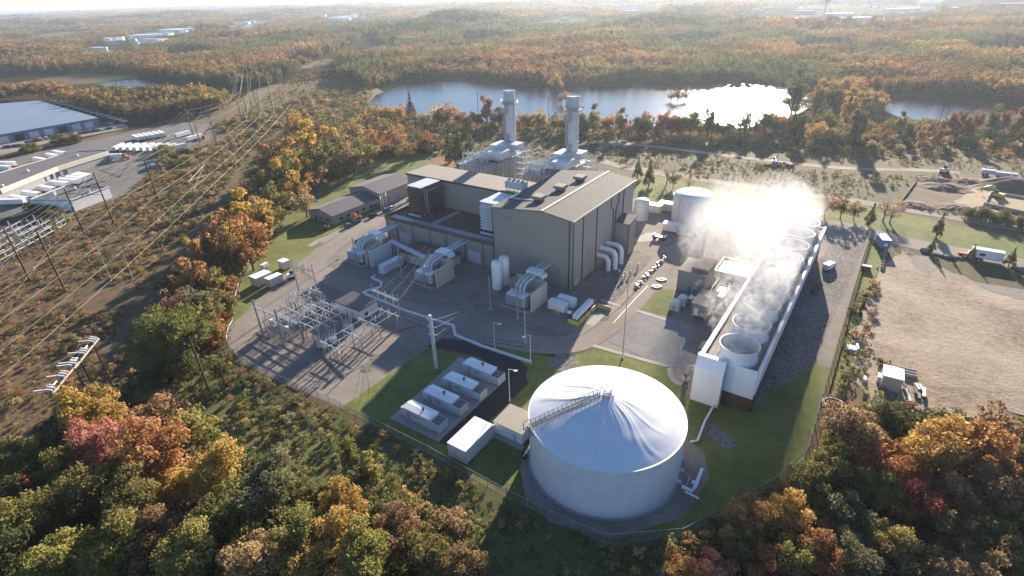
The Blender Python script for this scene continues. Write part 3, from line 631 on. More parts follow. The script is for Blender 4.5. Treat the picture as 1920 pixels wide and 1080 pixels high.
# ================================================================ OFFICES at the left of the hall
def gable_house(t, wd, ln, ez, rz_, wm, rm, ov=.5):
    MB().profile([(0, 0), (wd, 0), (wd, ez), (wd / 2, rz_), (0, ez)], 0, ln).build('wall', wm, t)
    mb = MB(); k = (rz_ - ez) / (wd / 2)
    mb.profile([(-ov, ez - k * ov + .04), (wd / 2, rz_ + .04), (wd + ov, ez - k * ov + .04), (wd + ov, ez - k * ov + .3), (wd / 2, rz_ + .3), (-ov, ez - k * ov + .3)], -ov, ln + ov)
    rf = mb.build('roof', rm, t)
    MB().box(wd / 2 - .2, wd / 2 + .2, -ov, ln + ov, rz_ + .28, rz_ + .4).build('ridge_cap', 'grey', rf)
    return rf
t = sthing('office_building', 'long low office with brown gable roof on the lawn, lower front part', 'office', -152.5, -1.5, 0)
gable_house(t, 19, 31, 4.6, 6.8, 'wall', 'termroof')
for x, w_ in ((5.5, 1.6), (9.5, 2.2), (14.5, 2.2)): MB().box(x - w_ / 2, x + w_ / 2, -.1, .02, 1.4 if x > 6 else 0, 2.6).build('window' if x > 6 else 'door', 'glass', t)
for y in (5, 10, 15, 20, 25): MB().box(18.98, 19.1, y - 1, y + 1, 1.2, 2.5).build('window', 'glass', t)
t = sthing('workshop_building', 'taller brown gabled workshop joined behind the low office', 'workshop', -156.5, 29.8, 0)
gable_house(t, 24, 26, 6.9, 9.3, 'wall', 'termroof')
for y in (6, 13, 20): MB().box(23.98, 24.1, y - 1.6, y + 1.6, .1, 4).build('roll_door', 'grey', t)
# flagpoles
for i, (bx, by, tx, ty) in enumerate(((716, 393, 709, 366), (720, 390, 714, 358), (726, 386, 722, 361))):
    t = thing('flagpole', ['short pole with a white flag before the workshop', 'tallest white flagpole before the workshop, middle one', 'white flagpole before the workshop, nearest the hall'][i], 'flagpole', at(bx, by))
    MB().tube([(0, 0, 0), (0, 0, 8.5 + (i == 1) * 2)], .14, 6, .08).build('pole', 'white', t)
    if i != 1: MB().box(.1, .16, -.5, .5, 5.8, 7.4).build('flag', 'white', t)

# ================================================================ TRANSFORMERS
def transformer(lb, u, v, sc_=1.0, wall=True, back=16):
    t = sthing('transformer', lb, 'transformer', u, v, .1)
    def bx(*a): return [x * sc_ for x in a]
    mb = MB(); mb.box(-5.6, 6.6, -3.4, -3.0, 0, .9); mb.box(6.2, 6.6, -3.0, 9, 0, .9); mb.box(-5.6, -5.2, -3.0, 9, 0, .9); mb.box(-5.2, 6.2, -3.0, 9, 0, .12); mb.build('bund', 'concrete', t)
    mb = MB(); mb.box(-3.6, 4, -1.4, 2.4, .9, 4.6); mb.box(-3.8, 4.2, -1.6, 2.6, 4.6, 4.9); tk = mb.build('tank', 'white', t)
    mb = MB()
    for k in range(14): x = -3.4 + k * .53; mb.box(x - .07, x + .07, -2.5, -1.42, 1.1, 4.5)
    mb.build('radiator', 'ltgrey', t)
    mb = MB()
    for k in range(4): y = -.9 + k * .95; mb.box(4.02, 5.1, y - .08, y + .08, 1.1, 4.4)
    mb.build('radiator', 'galv', t)
    mb = MB(); mb.tube([(-2.8, 3.4, 6.2), (.4, 3.4, 6.2)], .75, 12); mb.build('conservator', 'ltgrey', t, smooth=True)
    mb = MB()
    for x in (-2.6, .2): mb.box(x - .15, x + .15, 3.1, 3.7, 4.5, 5.5)
    mb.build('bracket', 'grey', t)
    for k in range(3):
        x = -1.6 + k * 1.7; MB().lathe([(.28, 4.9), (.42, 5.2), (.24, 5.3), (.36, 5.6), (.2, 5.7), (.3, 6.0), (.16, 6.1), (.24, 6.5), (.06, 6.6), (.06, 7.2)], 10, x, -.3).build('bushing', 'porcelain', t)
    if wall:
        mb = MB(); mb.box(6.7, 7.2, -1.6, 9, 0, 7.4); mb.box(-5.9, -5.7, 4, 9, 0, 7.0); mb.box(-5.7, 6.7, 8.6, 9, 0, 7.6); mb.build('fire_wall', 'cream', t)
        for k in range(3):
            x = -1.2 + k * 1.55
            mb = MB(); mb.tube([(x, 1.4, 5.0), (x, 1.9, 6.9), (x, 3.2, 8.1), (x, 9.2, 8.6), (x, 13.8, 8.6), (x, back + 1, 8.6)], .5, 10); mb.build('bus_duct', 'ltgrey', t, smooth=True)
        mb = MB(); mb.box(-2.4, 3.2, 9.6, 13.4, 8.3, 9.5); mb.box(3.4, 4.8, 10, 13, 7.2, 8.8); mb.build('breaker_box', 'white', t)
        for x in (-2.1, 2.9):
            for y in (10.4, 13): MB().tube([(x, y, 0), (x, y, 8.2)], .2, 6).build('duct_post', 'galv', t)
    return t
transformer('ribbed grey transformer with bus ducts beside the two white gas cylinders', -10.6, -20.5, back=19.5)
transformer('ribbed grey transformer with bus ducts in the middle of the yard', -51.5, -24.0, back=23)
transformer('ribbed grey transformer behind a pale fire wall, nearest the offices', -90, -24.5, back=23)
t = sthing('screen_wall', 'plain pale screen wall standing beside the leftmost transformer', 'wall', -80.5, -26)
mb = MB(); mb.box(0, .6, 0, 12, 0, 7.4); mb.box(-.1, .7, -.1, .4, 0, 7.6); mb.build('panel', 'ltgrey', t)
# pipe bridge across the yard
t = sthing('pipe_bridge', 'raised grey pipe bridge running between the left and middle transformers', 'pipe bridge', -83, -12)
mb = MB()
for k, dy in enumerate((0, .9, 1.8)): mb.tube([(0, dy, 6.2), (14, dy - 3, 6.2), (33, dy - 7, 6.2)], .36, 8)
mb.build('pipes', 'ltgrey', t, smooth=True)
for x, y in ((2, 0), (13, -2.4), (22, -4.2), (31, -6)):
    mb = MB(); mb.tube([(x, y - .6, 0), (x, y - .6, 6)], .18, 6); mb.tube([(x, y + 2.2, 0), (x, y + 2.2, 6)], .18, 6); mb.tube([(x, y - .6, 5.7), (x, y + 2.2, 5.7)], .16, 6); mb.tube([(x, y - .6, .5), (x, y + 2.2, 5.2)], .1, 5); mb.build('trestle', 'galv', t)
def container(lb, u, v, l, w_, h, mat, rz=0, z=.12, roofm=None, feet=True, name='container', cat='container', group=None):
    t = sthing(name, lb, cat, u, v, z, rz, group); z0 = .3 if feet else 0
    mb = MB(); mb.box(-l / 2, l / 2, -w_ / 2, w_ / 2, z0, h); bd = mb.build('body', mat, t)
    mb = MB()
    for k in range(int(l / .8)):
        x = -l / 2 + .4 + k * .8
        mb.box(x - .15, x + .15, -w_ / 2 - .06, -w_ / 2, z0 + .15, h - .15); mb.box(x - .15, x + .15, w_ / 2, w_ / 2 + .06, z0 + .15, h - .15)
    mb.build('ribs', mat, bd)
    MB().box(-l / 2 - .05, l / 2 + .05, -w_ / 2 - .08, w_ / 2 + .08, h, h + .12).build('roof', roofm or mat, t)
    MB().box(l / 2, l / 2 + .08, -w_ / 2 + .15, w_ / 2 - .15, z0 + .15, h - .2).build('door', mat, t)
    if feet:
        MB().box(-l / 2 + .3, l / 2 - .3, -w_ / 2 + .2, w_ / 2 - .2, 0, .3).build('skid', 'trim', t)
    return t
container('blue grey container between the left and middle transformers', -72, -22.5, 11.5, 3.0, 3.6, 'ltgrey', math.pi / 2)
t = sthing('brown_roof_shed', 'low shed with flat rust brown roof against the low wing', 'shed', -75, -14)
MB().box(0, 24, 0, 11, 0, 4.0).build('wall', 'cream', t); MB().box(-.4, 24.4, -.4, 11.3, 4.0, 4.4).build('roof', 'rusttrim', t)
# two white gas cylinders
for i, (u, v) in enumerate(((-22.6, -15.8), (-22.4, -11.4))):
    t = sthing('gas_cylinder', ['tall white gas cylinder at the hall corner, nearer one', 'tall white gas cylinder at the hall corner, farther one'][i], 'gas tank', u, v, .1)
    mb = MB(); mb.lathe([(.3, 1.0), (1.7, 1.5), (2.0, 2.2), (2.0, 12.0), (1.7, 12.8), (.2, 13.2)], 20); mb.build('vessel', 'white', t, smooth=True)
    mb = MB()
    for k in range(4): a = k * math.pi / 2 + .6; mb.box(1.5 * math.cos(a) - .2, 1.5 * math.cos(a) + .2, 1.5 * math.sin(a) - .2, 1.5 * math.sin(a) + .2, 0, 2)
    mb.lathe([(2.5, 0), (2.5, .25)], 20); mb.build('base', 'concrete', t)
    MB().tube([(0, 0, 13.1), (0, 0, 14.2)], .15, 6).build('valve', 'galv', t)
t = sthing('pump_skid', 'small rusty pump skid beside the white gas cylinders', 'pump', -10.5, -8, .1)
mb = MB(); mb.box(-3, 3, -1.5, 1.5, 0, .4); mb.build('base', 'rusttrim', t)
mb = MB(); [mb.tube([(x, -1, 1.2), (x, 1, 1.2)], .6, 8) for x in (-2, -.4, 1.2)]; mb.build('pumps', 'rusttrim', t)
# black-ish dead end poles with insulators by the transformers
for i, (bx, by, tx, ty) in enumerate(((920, 580, 918, 505), (971, 597, 968, 530), (798, 539, 789, 457), (754, 522, 745, 440), (670, 500, 660, 436))):
    p = at(bx, by); h = 13.5
    t = thing('bus_pole', ['grey steel pole beside the white gas cylinders', 'grey steel pole at the front corner of the right transformer bund', 'grey steel pole before the middle transformer', 'grey steel pole left of the middle transformer', 'thin steel pole in front of the leftmost transformer'][i], 'pole', p, ROT)
    MB().tube([(0, 0, 0), (0, 0, h)], .32, 8, .22).build('shaft', 'grey', t)
    MB().lathe([(.9, 0), (.9, .35)], 12).build('footing', 'concrete', t)
    mb = MB(); mb.tube([(-.1, 0, h * .72), (2.0, 0, h * .68)], .1, 5); mb.build('arm', 'galv', t)
# yard boxes
container('white ribbed storage box beside its twin, front one, near the tube trailer', 3.4, -15.5, 6.6, 2.9, 3.3, 'white', 0, group='white boxes by the hall corner')
container('white ribbed storage box beside its twin, rear one, near the hall corner', 4.6, -11.4, 6.6, 2.9, 3.3, 'white', 0, group='white boxes by the hall corner')
for i, (x, y) in enumerate(((1038, 585), (1042, 589), (1048, 590))):
    t = thing('bollard', ['short yellow bollard before the white boxes, left one', 'short yellow bollard before the white boxes, middle one', 'short yellow bollard before the white boxes, right one'][i], 'bollard', at(x, y, .1))
    MB().lathe([(.16, 0), (.16, 1.3), (.05, 1.4)], 8).build('post', 'yellow', t); MB().lathe([(.3, 0.01), (.3, .12)], 8).build('collar', 'concrete', t)
t = thing('chemical_drum', 'small brown drum tank with a white lid near the tube trailer', 'drum', at(1067, 596, .1))
MB().lathe([(.85, 0), (.9, .3), (.9, 2.2)], 14).build('drum', 'rusttrim', t); MB().lathe([(.95, 2.2), (.95, 2.45), (.3, 2.7)], 14).build('lid', 'white', t)
a, b_ = at(1078, 604), at(1108, 573); 
t = thing('tube_trailer', 'long white gas tube trailer behind yellow barrier blocks', 'trailer', a.lerp(b_, .5), math.atan2(b_.y - a.y, b_.x - a.x))
Ln = (b_ - a).length
mb = MB(); 
for y in (-.55, .55):
    for z in (1.5, 2.4): mb.tube([(-Ln / 2, y, z), (Ln / 2, y, z)], .52, 10)
mb.build('tubes', 'white', t, smooth=True); MB().box(-Ln / 2, Ln / 2, -1, 1, .7, 1.0).build('chassis', 'trim', t)
for x in (-Ln * .35, -Ln * .27, Ln * .3): MB().tube([(x, -1.15, .5), (x, 1.15, .5)], .5, 12).build('wheels', 'black', t)
def barrier(lb, x, y, l, rz, i):
    t = thing('barrier_block', lb, 'barrier', at(x, y, .12), ROT + rz, 'yellow barrier blocks')
    MB().profile([(-.55, 0), (.55, 0), (.5, .3), (.22, .6), (.2, 1.2), (-.2, 1.2), (-.22, .6), (-.5, .3)], -l / 2, l / 2).build('block', 'yellow', t)
    MB().box(-.14, .14, -l / 2 + .3, l / 2 - .3, 1.2, 1.26).build('cap', 'cream', t)
barrier('yellow barrier block across the near end of the tube trailer', 1076, 607, 4.4, math.pi / 2, 0)
for i, (x, y) in enumerate(((1091, 602), (1101, 592), (1112, 581))): barrier(['yellow barrier block beside the tube trailer, nearest the camera', 'yellow barrier block beside the tube trailer, middle one', 'yellow barrier block beside the tube trailer, farthest one'][i], x, y, 3.6, 0, i)
barrier('yellow barrier block standing alone on the pale slab', 1133, 578, 5, math.pi / 2, 4)
sheet('slab', [at(1097, 609), at(1113, 612), at(1136, 590), at(1122, 584)], .15, 'concrete')
# four big white intake pipes at the right wall
for i in range(4):
    row, col_ = divmod(i, 2)
    t = sthing('bent_duct', ['fat white duct bending out of the hall wall, near lower one', 'fat white duct bending out of the hall wall, near upper one', 'fat white duct bending out of the hall wall, far lower one', 'fat white duct bending out of the hall wall, far upper one'][i], 'duct', 0, 21.5 + row * 5.6 + col_ * 2.6, 0, 0, 'white ducts at the hall wall')
    z = 6.0 + col_ * 2.0; x = 5.2 + col_ * 1.8
    mb = MB(); mb.tube([(.1, 0, z), (x - 2.4, 0, z), (x - 1.0, 0, z - .5), (x - .2, 0, z - 1.6), (x, 0, z - 3), (x, 0, 0)], .95, 14); mb.build('duct', 'white', t, smooth=True)
    MB().lathe([(1.2, 0), (1.2, .3)], 14, x, 0).build('flange', 'galv', t)
# rubble rows on the stone bed
for i in range(9):
    f = i / 8; p = at(1195 + f * 50, 537 - f * 52, .12)
    t = thing('junk_pallet', ['pallet of white scrap beside the plant road, %s from the near end' % o for o in ('first', 'second', 'third', 'fourth', 'fifth', 'sixth', 'seventh', 'eighth', 'ninth')][i], 'pallet', p, random.uniform(0, 3), 'pallets along the stone bed')
    MB().box(-1.3, 1.3, -1, 1, 0, .25).build('pallet', 'palewood', t)
    mb = MB()
    for k in range(4): x, y, q = random.uniform(-.9, .9), random.uniform(-.7, .7), random.uniform(.2, .5); mb.box(x - q, x + q, y - q * .7, y + q * .7, .25, .4 + random.uniform(.2, .9))
    mb.build('load', ['ltgrey', 'cream', 'galv'][i % 3], t)
for i, (x, y) in enumerate(((1161, 515), (1172, 519), (1166, 525), (1196, 503), (1182, 516))):
    t = thing('valve_post', ['small valve cluster on the dark stone, %s' % o for o in ('leftmost', 'second from left', 'nearest the camera', 'farthest back', 'right of the bent ducts')][i], 'valve', at(x, y, .12))
    MB().tube([(0, 0, 0), (0, 0, 1.6)], .2, 6).build('riser', 'galv', t); MB().ball((0, 0, 1.7), .55, 8).build('wheel', 'ltgrey', t)
for i, (x, y) in enumerate(((1240, 525), (1231, 538))):
    t = thing('hose_coil', ['loose white hose coil lying on the plant road, upper one', 'loose white hose coil lying on the plant road, lower one'][i], 'hose', at(x, y, .15))
    MB().tube([((1.5 + .35 * math.sin(3 * a)) * math.cos(a), (1.1 + .3 * math.cos(2 * a)) * math.sin(a), .2) for a in np.linspace(0, 6.1, 20)], .22, 6).build('hose', 'white', t)
    MB().tube([(1.4, -.3, .2), (1.9, -.3, .2)], .3, 6).build('coupling', 'galv', t)

# ================================================================ WATER SIDE: houses, tanks
t = sthing('pump_house', 'beige block pump house with flat two level roof beside the small lawn', 'pump house', 33.6, 20.2)
MB().box(0, 10, 0, 12, 0, 8.0).build('wall', 'wall', t); MB().box(-.2, 6, -.2, 12.2, 8.0, 8.4).build('roof', 'membrane', t); MB().box(4.2, 10.4, 2, 12.4, 8.4, 9.6).build('upper_roof', 'membrane', t)
MB().box(7.4, 8.8, -.1, 0, 4.8, 6.4).build('window', 'ltgrey', t); MB().box(4.2, 5.6, -.1, 0, .1, 2.4).build('door', 'blue', t); MB().box(6, 7, -.5, 0, .6, 2).build('meter_box', 'blue', t)
t = sthing('equipment_house', 'narrow tan roofed equipment house raised on legs by the cooling tower', 'equipment house', 44.6, 3.4)
MB().box(0, 5.2, 0, 11.5, 1.2, 5.6).build('wall', 'wall', t); MB().box(-.3, 5.5, -.3, 11.8, 5.6, 6.0).build('roof', 'membrane', t)
for x in (.3, 4.9):
    for y in (.3, 5.5, 11.2): MB().box(x - .18, x + .18, y - .18, y + .18, 0, 1.2).build('leg', 'galv', t)
MB().box(.8, 2.2, -.1, 0, 1.5, 4.2).build('door', 'white', t); MB().box(3, 4.2, -.5, 0, 2, 3.2).build('cooler', 'ltgrey', t)
for i in range(2):
    t = sthing('rounded_unit', ['blue grey round topped unit by the small lawn, nearer one', 'blue grey round topped unit by the small lawn, farther one'][i], 'tank', 38.2 + i * .8, 6.2 + i * 4.2, .1)
    MB().profile([(-1.7, 0), (1.7, 0), (1.7, 2.2), (1.2, 3.1), (0, 3.5), (-1.2, 3.1), (-1.7, 2.2)], -1.6, 1.6).build('body', 'ltgrey', t); MB().box(-.6, .6, -1.7, -1.6, .5, 2).build('hatch', 'galv', t)
t = sthing('zigzag_pipe', 'white zigzag pipe between the round topped units and the equipment house', 'pipe', 41.5, 12)
MB().tube([(-1.5, 1, 1.5), (0, 1, 3), (0, -.8, 3), (1.6, -.8, 3.6), (3.4, -.8, 3.6)], .45, 8).build('pipe', 'white', t); MB().tube([(0, 0, 0), (0, 0, 3)], .15, 6).build('stand', 'galv', t)
t = sthing('railed_skid', 'white railed skid tank between pump house and cooling tower', 'skid', 47.5, 19)
MB().box(0, 3.4, 0, 8, .2, 2).build('tank', 'ltgrey', t)
mb = MB(); [mb.tube([(a[0], a[1], z), (c[0], c[1], z)], .14, 5) for z in (3.2, 4.2) for a, c in (((0, 0), (3.4, 0)), ((3.4, 0), (3.4, 8)), ((3.4, 8), (0, 8)), ((0, 8), (0, 0)))]
[mb.tube([(x, y, 2), (x, y, 4.2)], .12, 5) for x in (0, 3.4) for y in (0, 4, 8)]; mb.build('railing', 'white', t)
t = sthing('clarifier_slab', 'low open concrete basin half hidden in the steam', 'basin', 42, 38)
mb = MB(); mb.box(0, 13, 0, .5, 0, 2.6); mb.box(0, .5, .5, 14, 0, 2.6); mb.box(12.5, 13, .5, 14, 0, 2.6); mb.box(.5, 12.5, 13.5, 14, 0, 2.6); mb.build('wall', 'cream', t); MB().box(.5, 12.5, .5, 13.5, 0, 2.0).build('cover', 'cream', t)
t = sthing('pipe_loop', 'long low white pipe loop left of the cooling tower', 'pipe', 45, 22)
MB().tube([(0, 0, 1), (0, 14, 1), (-3, 14, 1)], .3, 8).build('pipe', 'white', t); MB().tube([(0, 0, 1), (9, 0, 1)], .3, 8).build('pipe', 'white', t); [MB().box(-.3, .3, y, y + .4, 0, .7).build('support', 'concrete', t) for y in (2, 7, 12)]
t = sthing('duct_box', 'tan duct joining the equipment house to the cooling tower', 'duct', 50.3, 4.5)
MB().tube([(0, 0, 3.4), (8.4, -1, 3.8)], .7, 8).build('duct', 'cream', t); MB().tube([(3, -.3, 0), (3, -.3, 3)], .2, 6).build('stand', 'galv', t)
def dtank(lb, u, v, r, h, d, mat='white'):
    t = sthing('water_tank', lb, 'tank', u, v)
    MB().lathe([(r, 0), (r, h), (r + .12, h), (r + .12, h + .2), (r, h + .2)], 40).build('shell', 'tank', t, smooth=True)
    pr = [(r * math.cos(a), h + .2 + d * math.sin(a)) for a in np.linspace(0, 1.5, 9)]
    MB().lathe(pr, 40).build('roof', 'tank', t, smooth=True)
    MB().tube([(-r * .4, -r * .93, 0), (-r * .4, -r * .93, h + .5)], .14, 5).build('ladder', 'galv', t)
    mb = MB(); [mb.tube([(x, y, h + d), (x, y, h + d + 1.3)], .12, 5) for x, y in ((0, 0), (.8, .5), (2, -.6))]; mb.build('vents', 'red' if r > 5 else 'galv', t)
dtank('big white domed water tank half veiled by steam behind the yard', 15.5, 92, 9.2, 12.0, 2.4)
dtank('slim white domed tank against the corner of the tall hall', -5.5, 80.5, 3.6, 9.0, 1.4)
for i, (u, v) in enumerate(((-4, 92), (2, 97.5), (8, 101))):
    container(['long pale box trailer behind the slim white tank, left one', 'long pale box trailer behind the slim white tank, middle one', 'long pale box trailer behind the slim white tank, right one'][i], u, v, 9, 4, 4.2, 'cream', 0, roofm='white', name='office_trailer', cat='trailer', group='pale box trailers')
container('small white control box on the concrete by the domed water tank', 12.5, 73.5, 7.5, 4, 3.6, 'white', .1, name='control_box', cat='cabin')
container('pale grey control box standing right of the white one', 19.5, 72, 7.2, 4, 3.8, 'ltgrey', .1, name='control_box', cat='cabin')
sheet('slab', [W(4, 66, 0), W(11, 68, 0), W(12, 60, 0), W(3, 52, 0), W(0, 50, 0)], .13, 'concrete')
t = sthing('flatbed_cart', 'dark flatbed cart with white ends on the concrete apron', 'cart', 11.5, 61, .15)
MB().box(-3, 3, -1.2, 1.2, .9, 1.6).build('bed', 'trim', t); [MB().tube([(x, -1.3, .5), (x, 1.3, .5)], .5, 10).build('wheels', 'black', t) for x in (-2.2, 2.2)]; [MB().box(x - .3, x + .3, -1.2, 1.2, 1.6, 2.4).build('rack', 'white', t) for x in (-2.6, 2.6)]
t = sthing('green_van', 'green and white utility truck parked past the far end of the cooling tower', 'truck', 78.5, 66, .12, 1.2)
MB().box(-3, 1.2, -1.2, 1.2, .7, 2.9).build('body', 'white', t); MB().profile([(1.25, .7), (3.2, .7), (3.2, 1.6), (2.4, 2.6), (1.25, 2.7)], -1.15, 1.15).build('cab', 'ltgrey', t); [MB().tube([(x, -1.25, .5), (x, 1.25, .5)], .5, 10).build('wheels', 'black', t) for x in (-2, 2.2)]
t = sthing('skip_bin', 'rust coloured open skip beside the cooling tower side wall', 'skip', 77.2, 44, .12, 1.5)
mb = MB(); mb.profile([(-2.8, .9), (-2.2, .1), (2.2, .1), (2.8, .9), (2.8, 2), (2.6, 2), (2.6, 1), (2.1, .3), (-2.1, .3), (-2.6, 1), (-2.6, 2), (-2.8, 2)], -1.3, 1.3); mb.build('bin', 'rusttrim', t); MB().box(-2.85, 2.85, -1.4, -1.3, 1.6, 2).build('rim', 'rusttrim', t)

# ================================================================ GENERATOR ENCLOSURES
GP = at(857, 757)
t = sthing('concrete_pad', 'long pale concrete pad under the row of four generator enclosures', 'pad', 0, 0)
mb = MB(); mb.prism([UV(at(*q)) for q in ((731, 786), (822, 830), (949, 712), (862, 671))], .02, .35); mb.build('slab', 'concrete', t); [MB().box(u_, u_ + 15.2, v_, v_ + .08, .35, .356).build('joint', 'trim', t) for u_, v_ in ((-6.5, -79), (-6.8, -71.5), (-7, -64))]
gens = []
def generator():
    t = sthing('generator_enclosure', 'x', 'generator', 0, 0, .36, 0, 'generator enclosures on the pad')
    MB().profile([(-5.2, 0), (4.2, 0), (4.2, 3.3), (-5.2, 3.3)], -1.7, 1.7).build('body', 'ltgrey', t)
    mb = MB(); mb.sweepx([(-1.85, 3.3), (1.85, 3.3), (1.85, 3.42), (0, 3.75), (-1.85, 3.42)], -5.4, 4.3); mb.build('roof', 'white', t)
    MB().sweepx([(-1.7, .2), (1.7, .2), (1.7, 2.6), (-1.7, 2.6)], 4.2, 7.1).build('radiator_box', 'ltgrey', t)
    mb = MB(); mb.box(4.3, 7.0, -1.6, 1.6, 2.6, 2.7); g = mb.build('grille', 'ltgrey', t)
    mb = MB()
    for k in range(3):
        for j in range(4): mb.box(4.45 + j * .64, 4.98 + j * .64, -1.45 + k * 1.02, -.6 + k * 1.02, 2.7, 2.76)
    mb.build('openings', 'trim', g)
    mb = MB(); mb.sweepx([(-1.7, .5), (1.7, .5), (1.7, 2.9), (-1.7, 2.9)], -6.4, -5.2); mb.build('intake_hood', 'ltgrey', t)
    mb = MB(); mb.lathe([(.3, 3.6), (.3, 4.4), (.42, 4.4), (.42, 4.6)], 12, .4, 0); mb.build('exhaust', 'trim', t)
    mb = MB(); mb.box(-4.2, -3.0, -1.78, -1.7, .3, 2.5); mb.build('door', 'galv', t); mb = MB(); mb.box(-1.5, .2, -1.76, -1.7, 1.6, 2.3); mb.build('vent', 'grey', t)
    return t
lbs = ['grey generator enclosure with sunlit roof, nearest the fence', 'grey generator enclosure in shade, second from the fence', 'grey generator enclosure in shade, third from the fence', 'grey generator enclosure in shade, farthest from the fence']
for i, (x, y) in enumerate(((793, 778), (832, 748), (869, 722), (904, 694))):
    g = generator() if i == 0 else copy_tree(gens[0]); gens.append(g); g['label'] = lbs[i]
    p = at(x, y, 2.2); g.location = (p.x, p.y, .36)
container('boxy white container with two panel roof beside the fence', -.2, -89, 11, 5.6, 4.4, 'ltgrey', math.pi / 2, roofm='white', name='battery_container')
o = [c for c in bpy.data.objects if c.name.startswith('battery_container')][0]; p = at(883, 826, 2.2); o.location = (p.x, p.y, .12)
t = thing('valve_house', 'small shed with ribbed tan roof beside the huge tank', 'shed', at(968, 797, 2), ROT)
t.location.z = .1
MB().box(-4.2, 4.2, -3.6, 3.6, .2, 3.8).build('wall', 'white', t); MB().sweepx([(-3.9, 3.8), (3.9, 3.8), (3.9, 4.2), (-3.9, 4.0)], -4.5, 4.5).build('roof', 'tanroof', t); MB().box(1.4, 2.5, -3.68, -3.6, .3, 2.6).build('door', 'ltgrey', t); MB().box(-5, 5, -5.2, -3.7, 0, .2).build('step', 'concrete', t)
t = thing('boundary_wall', 'short white wall joining the container and the ribbed roof shed', 'wall', at(915, 825), R(20))
a, b_ = at(916, 826) , at(942, 797); d = b_ - a
t.location = a; t.rotation_euler = (0, 0, math.atan2(d.y, d.x)); MB().box(0, d.length, 0, .25, 0, 3.0).build('panel', 'cream', t); MB().box(0, .3, -.1, .35, 0, 3.1).build('post', 'galv', t)
t = thing('fill_pipe', 'fat white pipe elbow between the ribbed roof shed and the huge tank', 'pipe', at(985, 815))
MB().tube([(-1.6, -2.2, 0), (-1.2, -1.6, 1.2), (-.2, -.2, 1.6), (1.6, 2.2, 1.6)], .45, 10).build('pipe', 'white', t, smooth=True); MB().box(-.3, .3, -.3, .3, 0, 1.2).build('support', 'concrete', t)
t = thing('handcart', 'small dark handcart with yellow handle on the gravel by the huge tank', 'cart', at(984, 859))
MB().box(-.7, .7, -.5, .5, .4, 1.1).build('tray', 'dark', t); MB().tube([(.7, -.4, .6), (1.8, -.5, .9)], .1, 5).build('handle', 'yellow', t); MB().tube([(0, -.6, .3), (0, .6, .3)], .3, 8).build('wheels', 'black', t)

# long white spill wall / pipe trough zigzagging through the yard
t = thing('cable_trough', 'white concrete cable trough zigzagging across the shaded yard', 'cable trough', at(720, 560))
pts = [at(x, y) - t.location for x, y in ((703, 518), (697, 522), (716, 531), (714, 539), (682, 549), (688, 554), (760, 584), (850, 612), (854, 630), (905, 651), (994, 680))]
mb = MB()
for a, b_ in zip(pts, pts[1:]):
    d = (b_ - a).normalized(); n = Vector((-d.y, d.x, 0)) * .5; e = d * .3
    mb.prism([tuple((a - n - e).xy), tuple((b_ - n + e).xy), tuple((b_ + n + e).xy), tuple((a + n - e).xy)], .1, .6 + random.uniform(0, .03))
mb.build('trough', 'ltgrey', t)

# ================================================================ FENCE round the plant
def fence(lb, pp, h=2.7, step=4.2, name='chain_link_fence'):
    pts = [at(x, y) for x, y in pp]; o = pts[len(pts) // 2]
    t = thing(name, lb, 'fence', o)
    mw, nt_, b_ = M['meshfence'], None, None
    mb = MB(); mr = MB()
    for a, b2 in zip(pts, pts[1:]):
        a, b2 = a - o, b2 - o; n = max(1, int((b2 - a).length / step))
        mb.add([(a.x, a.y, .05), (b2.x, b2.y, .05), (b2.x, b2.y, h), (a.x, a.y, h)], [(0, 1, 2, 3)])
        mr.tube([(a.x, a.y, h), (b2.x, b2.y, h)], .06, 4)
        for k in range(n): q = a.lerp(b2, k / n); mr.tube([(q.x, q.y, 0), (q.x, q.y, h + .3)], .09, 5)
    mb.build('mesh', mw, t); mr.build('frame', 'grey', t)
m, nt, b = newmat('chain_link_mesh'); tr = N(nt, 'ShaderNodeBsdfTransparent'); ms = N(nt, 'ShaderNodeMixShader'); b.inputs['Base Color'].default_value = (.16, .16, .15, 1)
ms.inputs[0].default_value = .24; nt.links.new(tr.outputs[0], ms.inputs[1]); nt.links.new(b.outputs[0], ms.inputs[2]); nt.links.new(ms.outputs[0], nt.nodes['Material Output'].inputs[0]); M['meshfence'] = m
fence('chain link fence curving between the autumn hedge and the switchyard', [(524, 390), (505, 440), (455, 522), (436, 600), (440, 612), (432, 625), (428, 650), (450, 680), (520, 715), (640, 768)])
fence('chain link fence between the lawn and the green scrub in front', [(640, 769), (700, 798), (760, 829), (807, 853), (880, 895), (950, 933), (1073, 993), (1140, 1018)])
fence('chain link fence behind the dark shaded grass and lower right wood', [(1142, 1018), (1280, 1007), (1447, 913), (1510, 857)])
fence('straight chain link fence between stone bed and dry field', [(1510, 856), (1548, 720), (1590, 575), (1630, 441)])
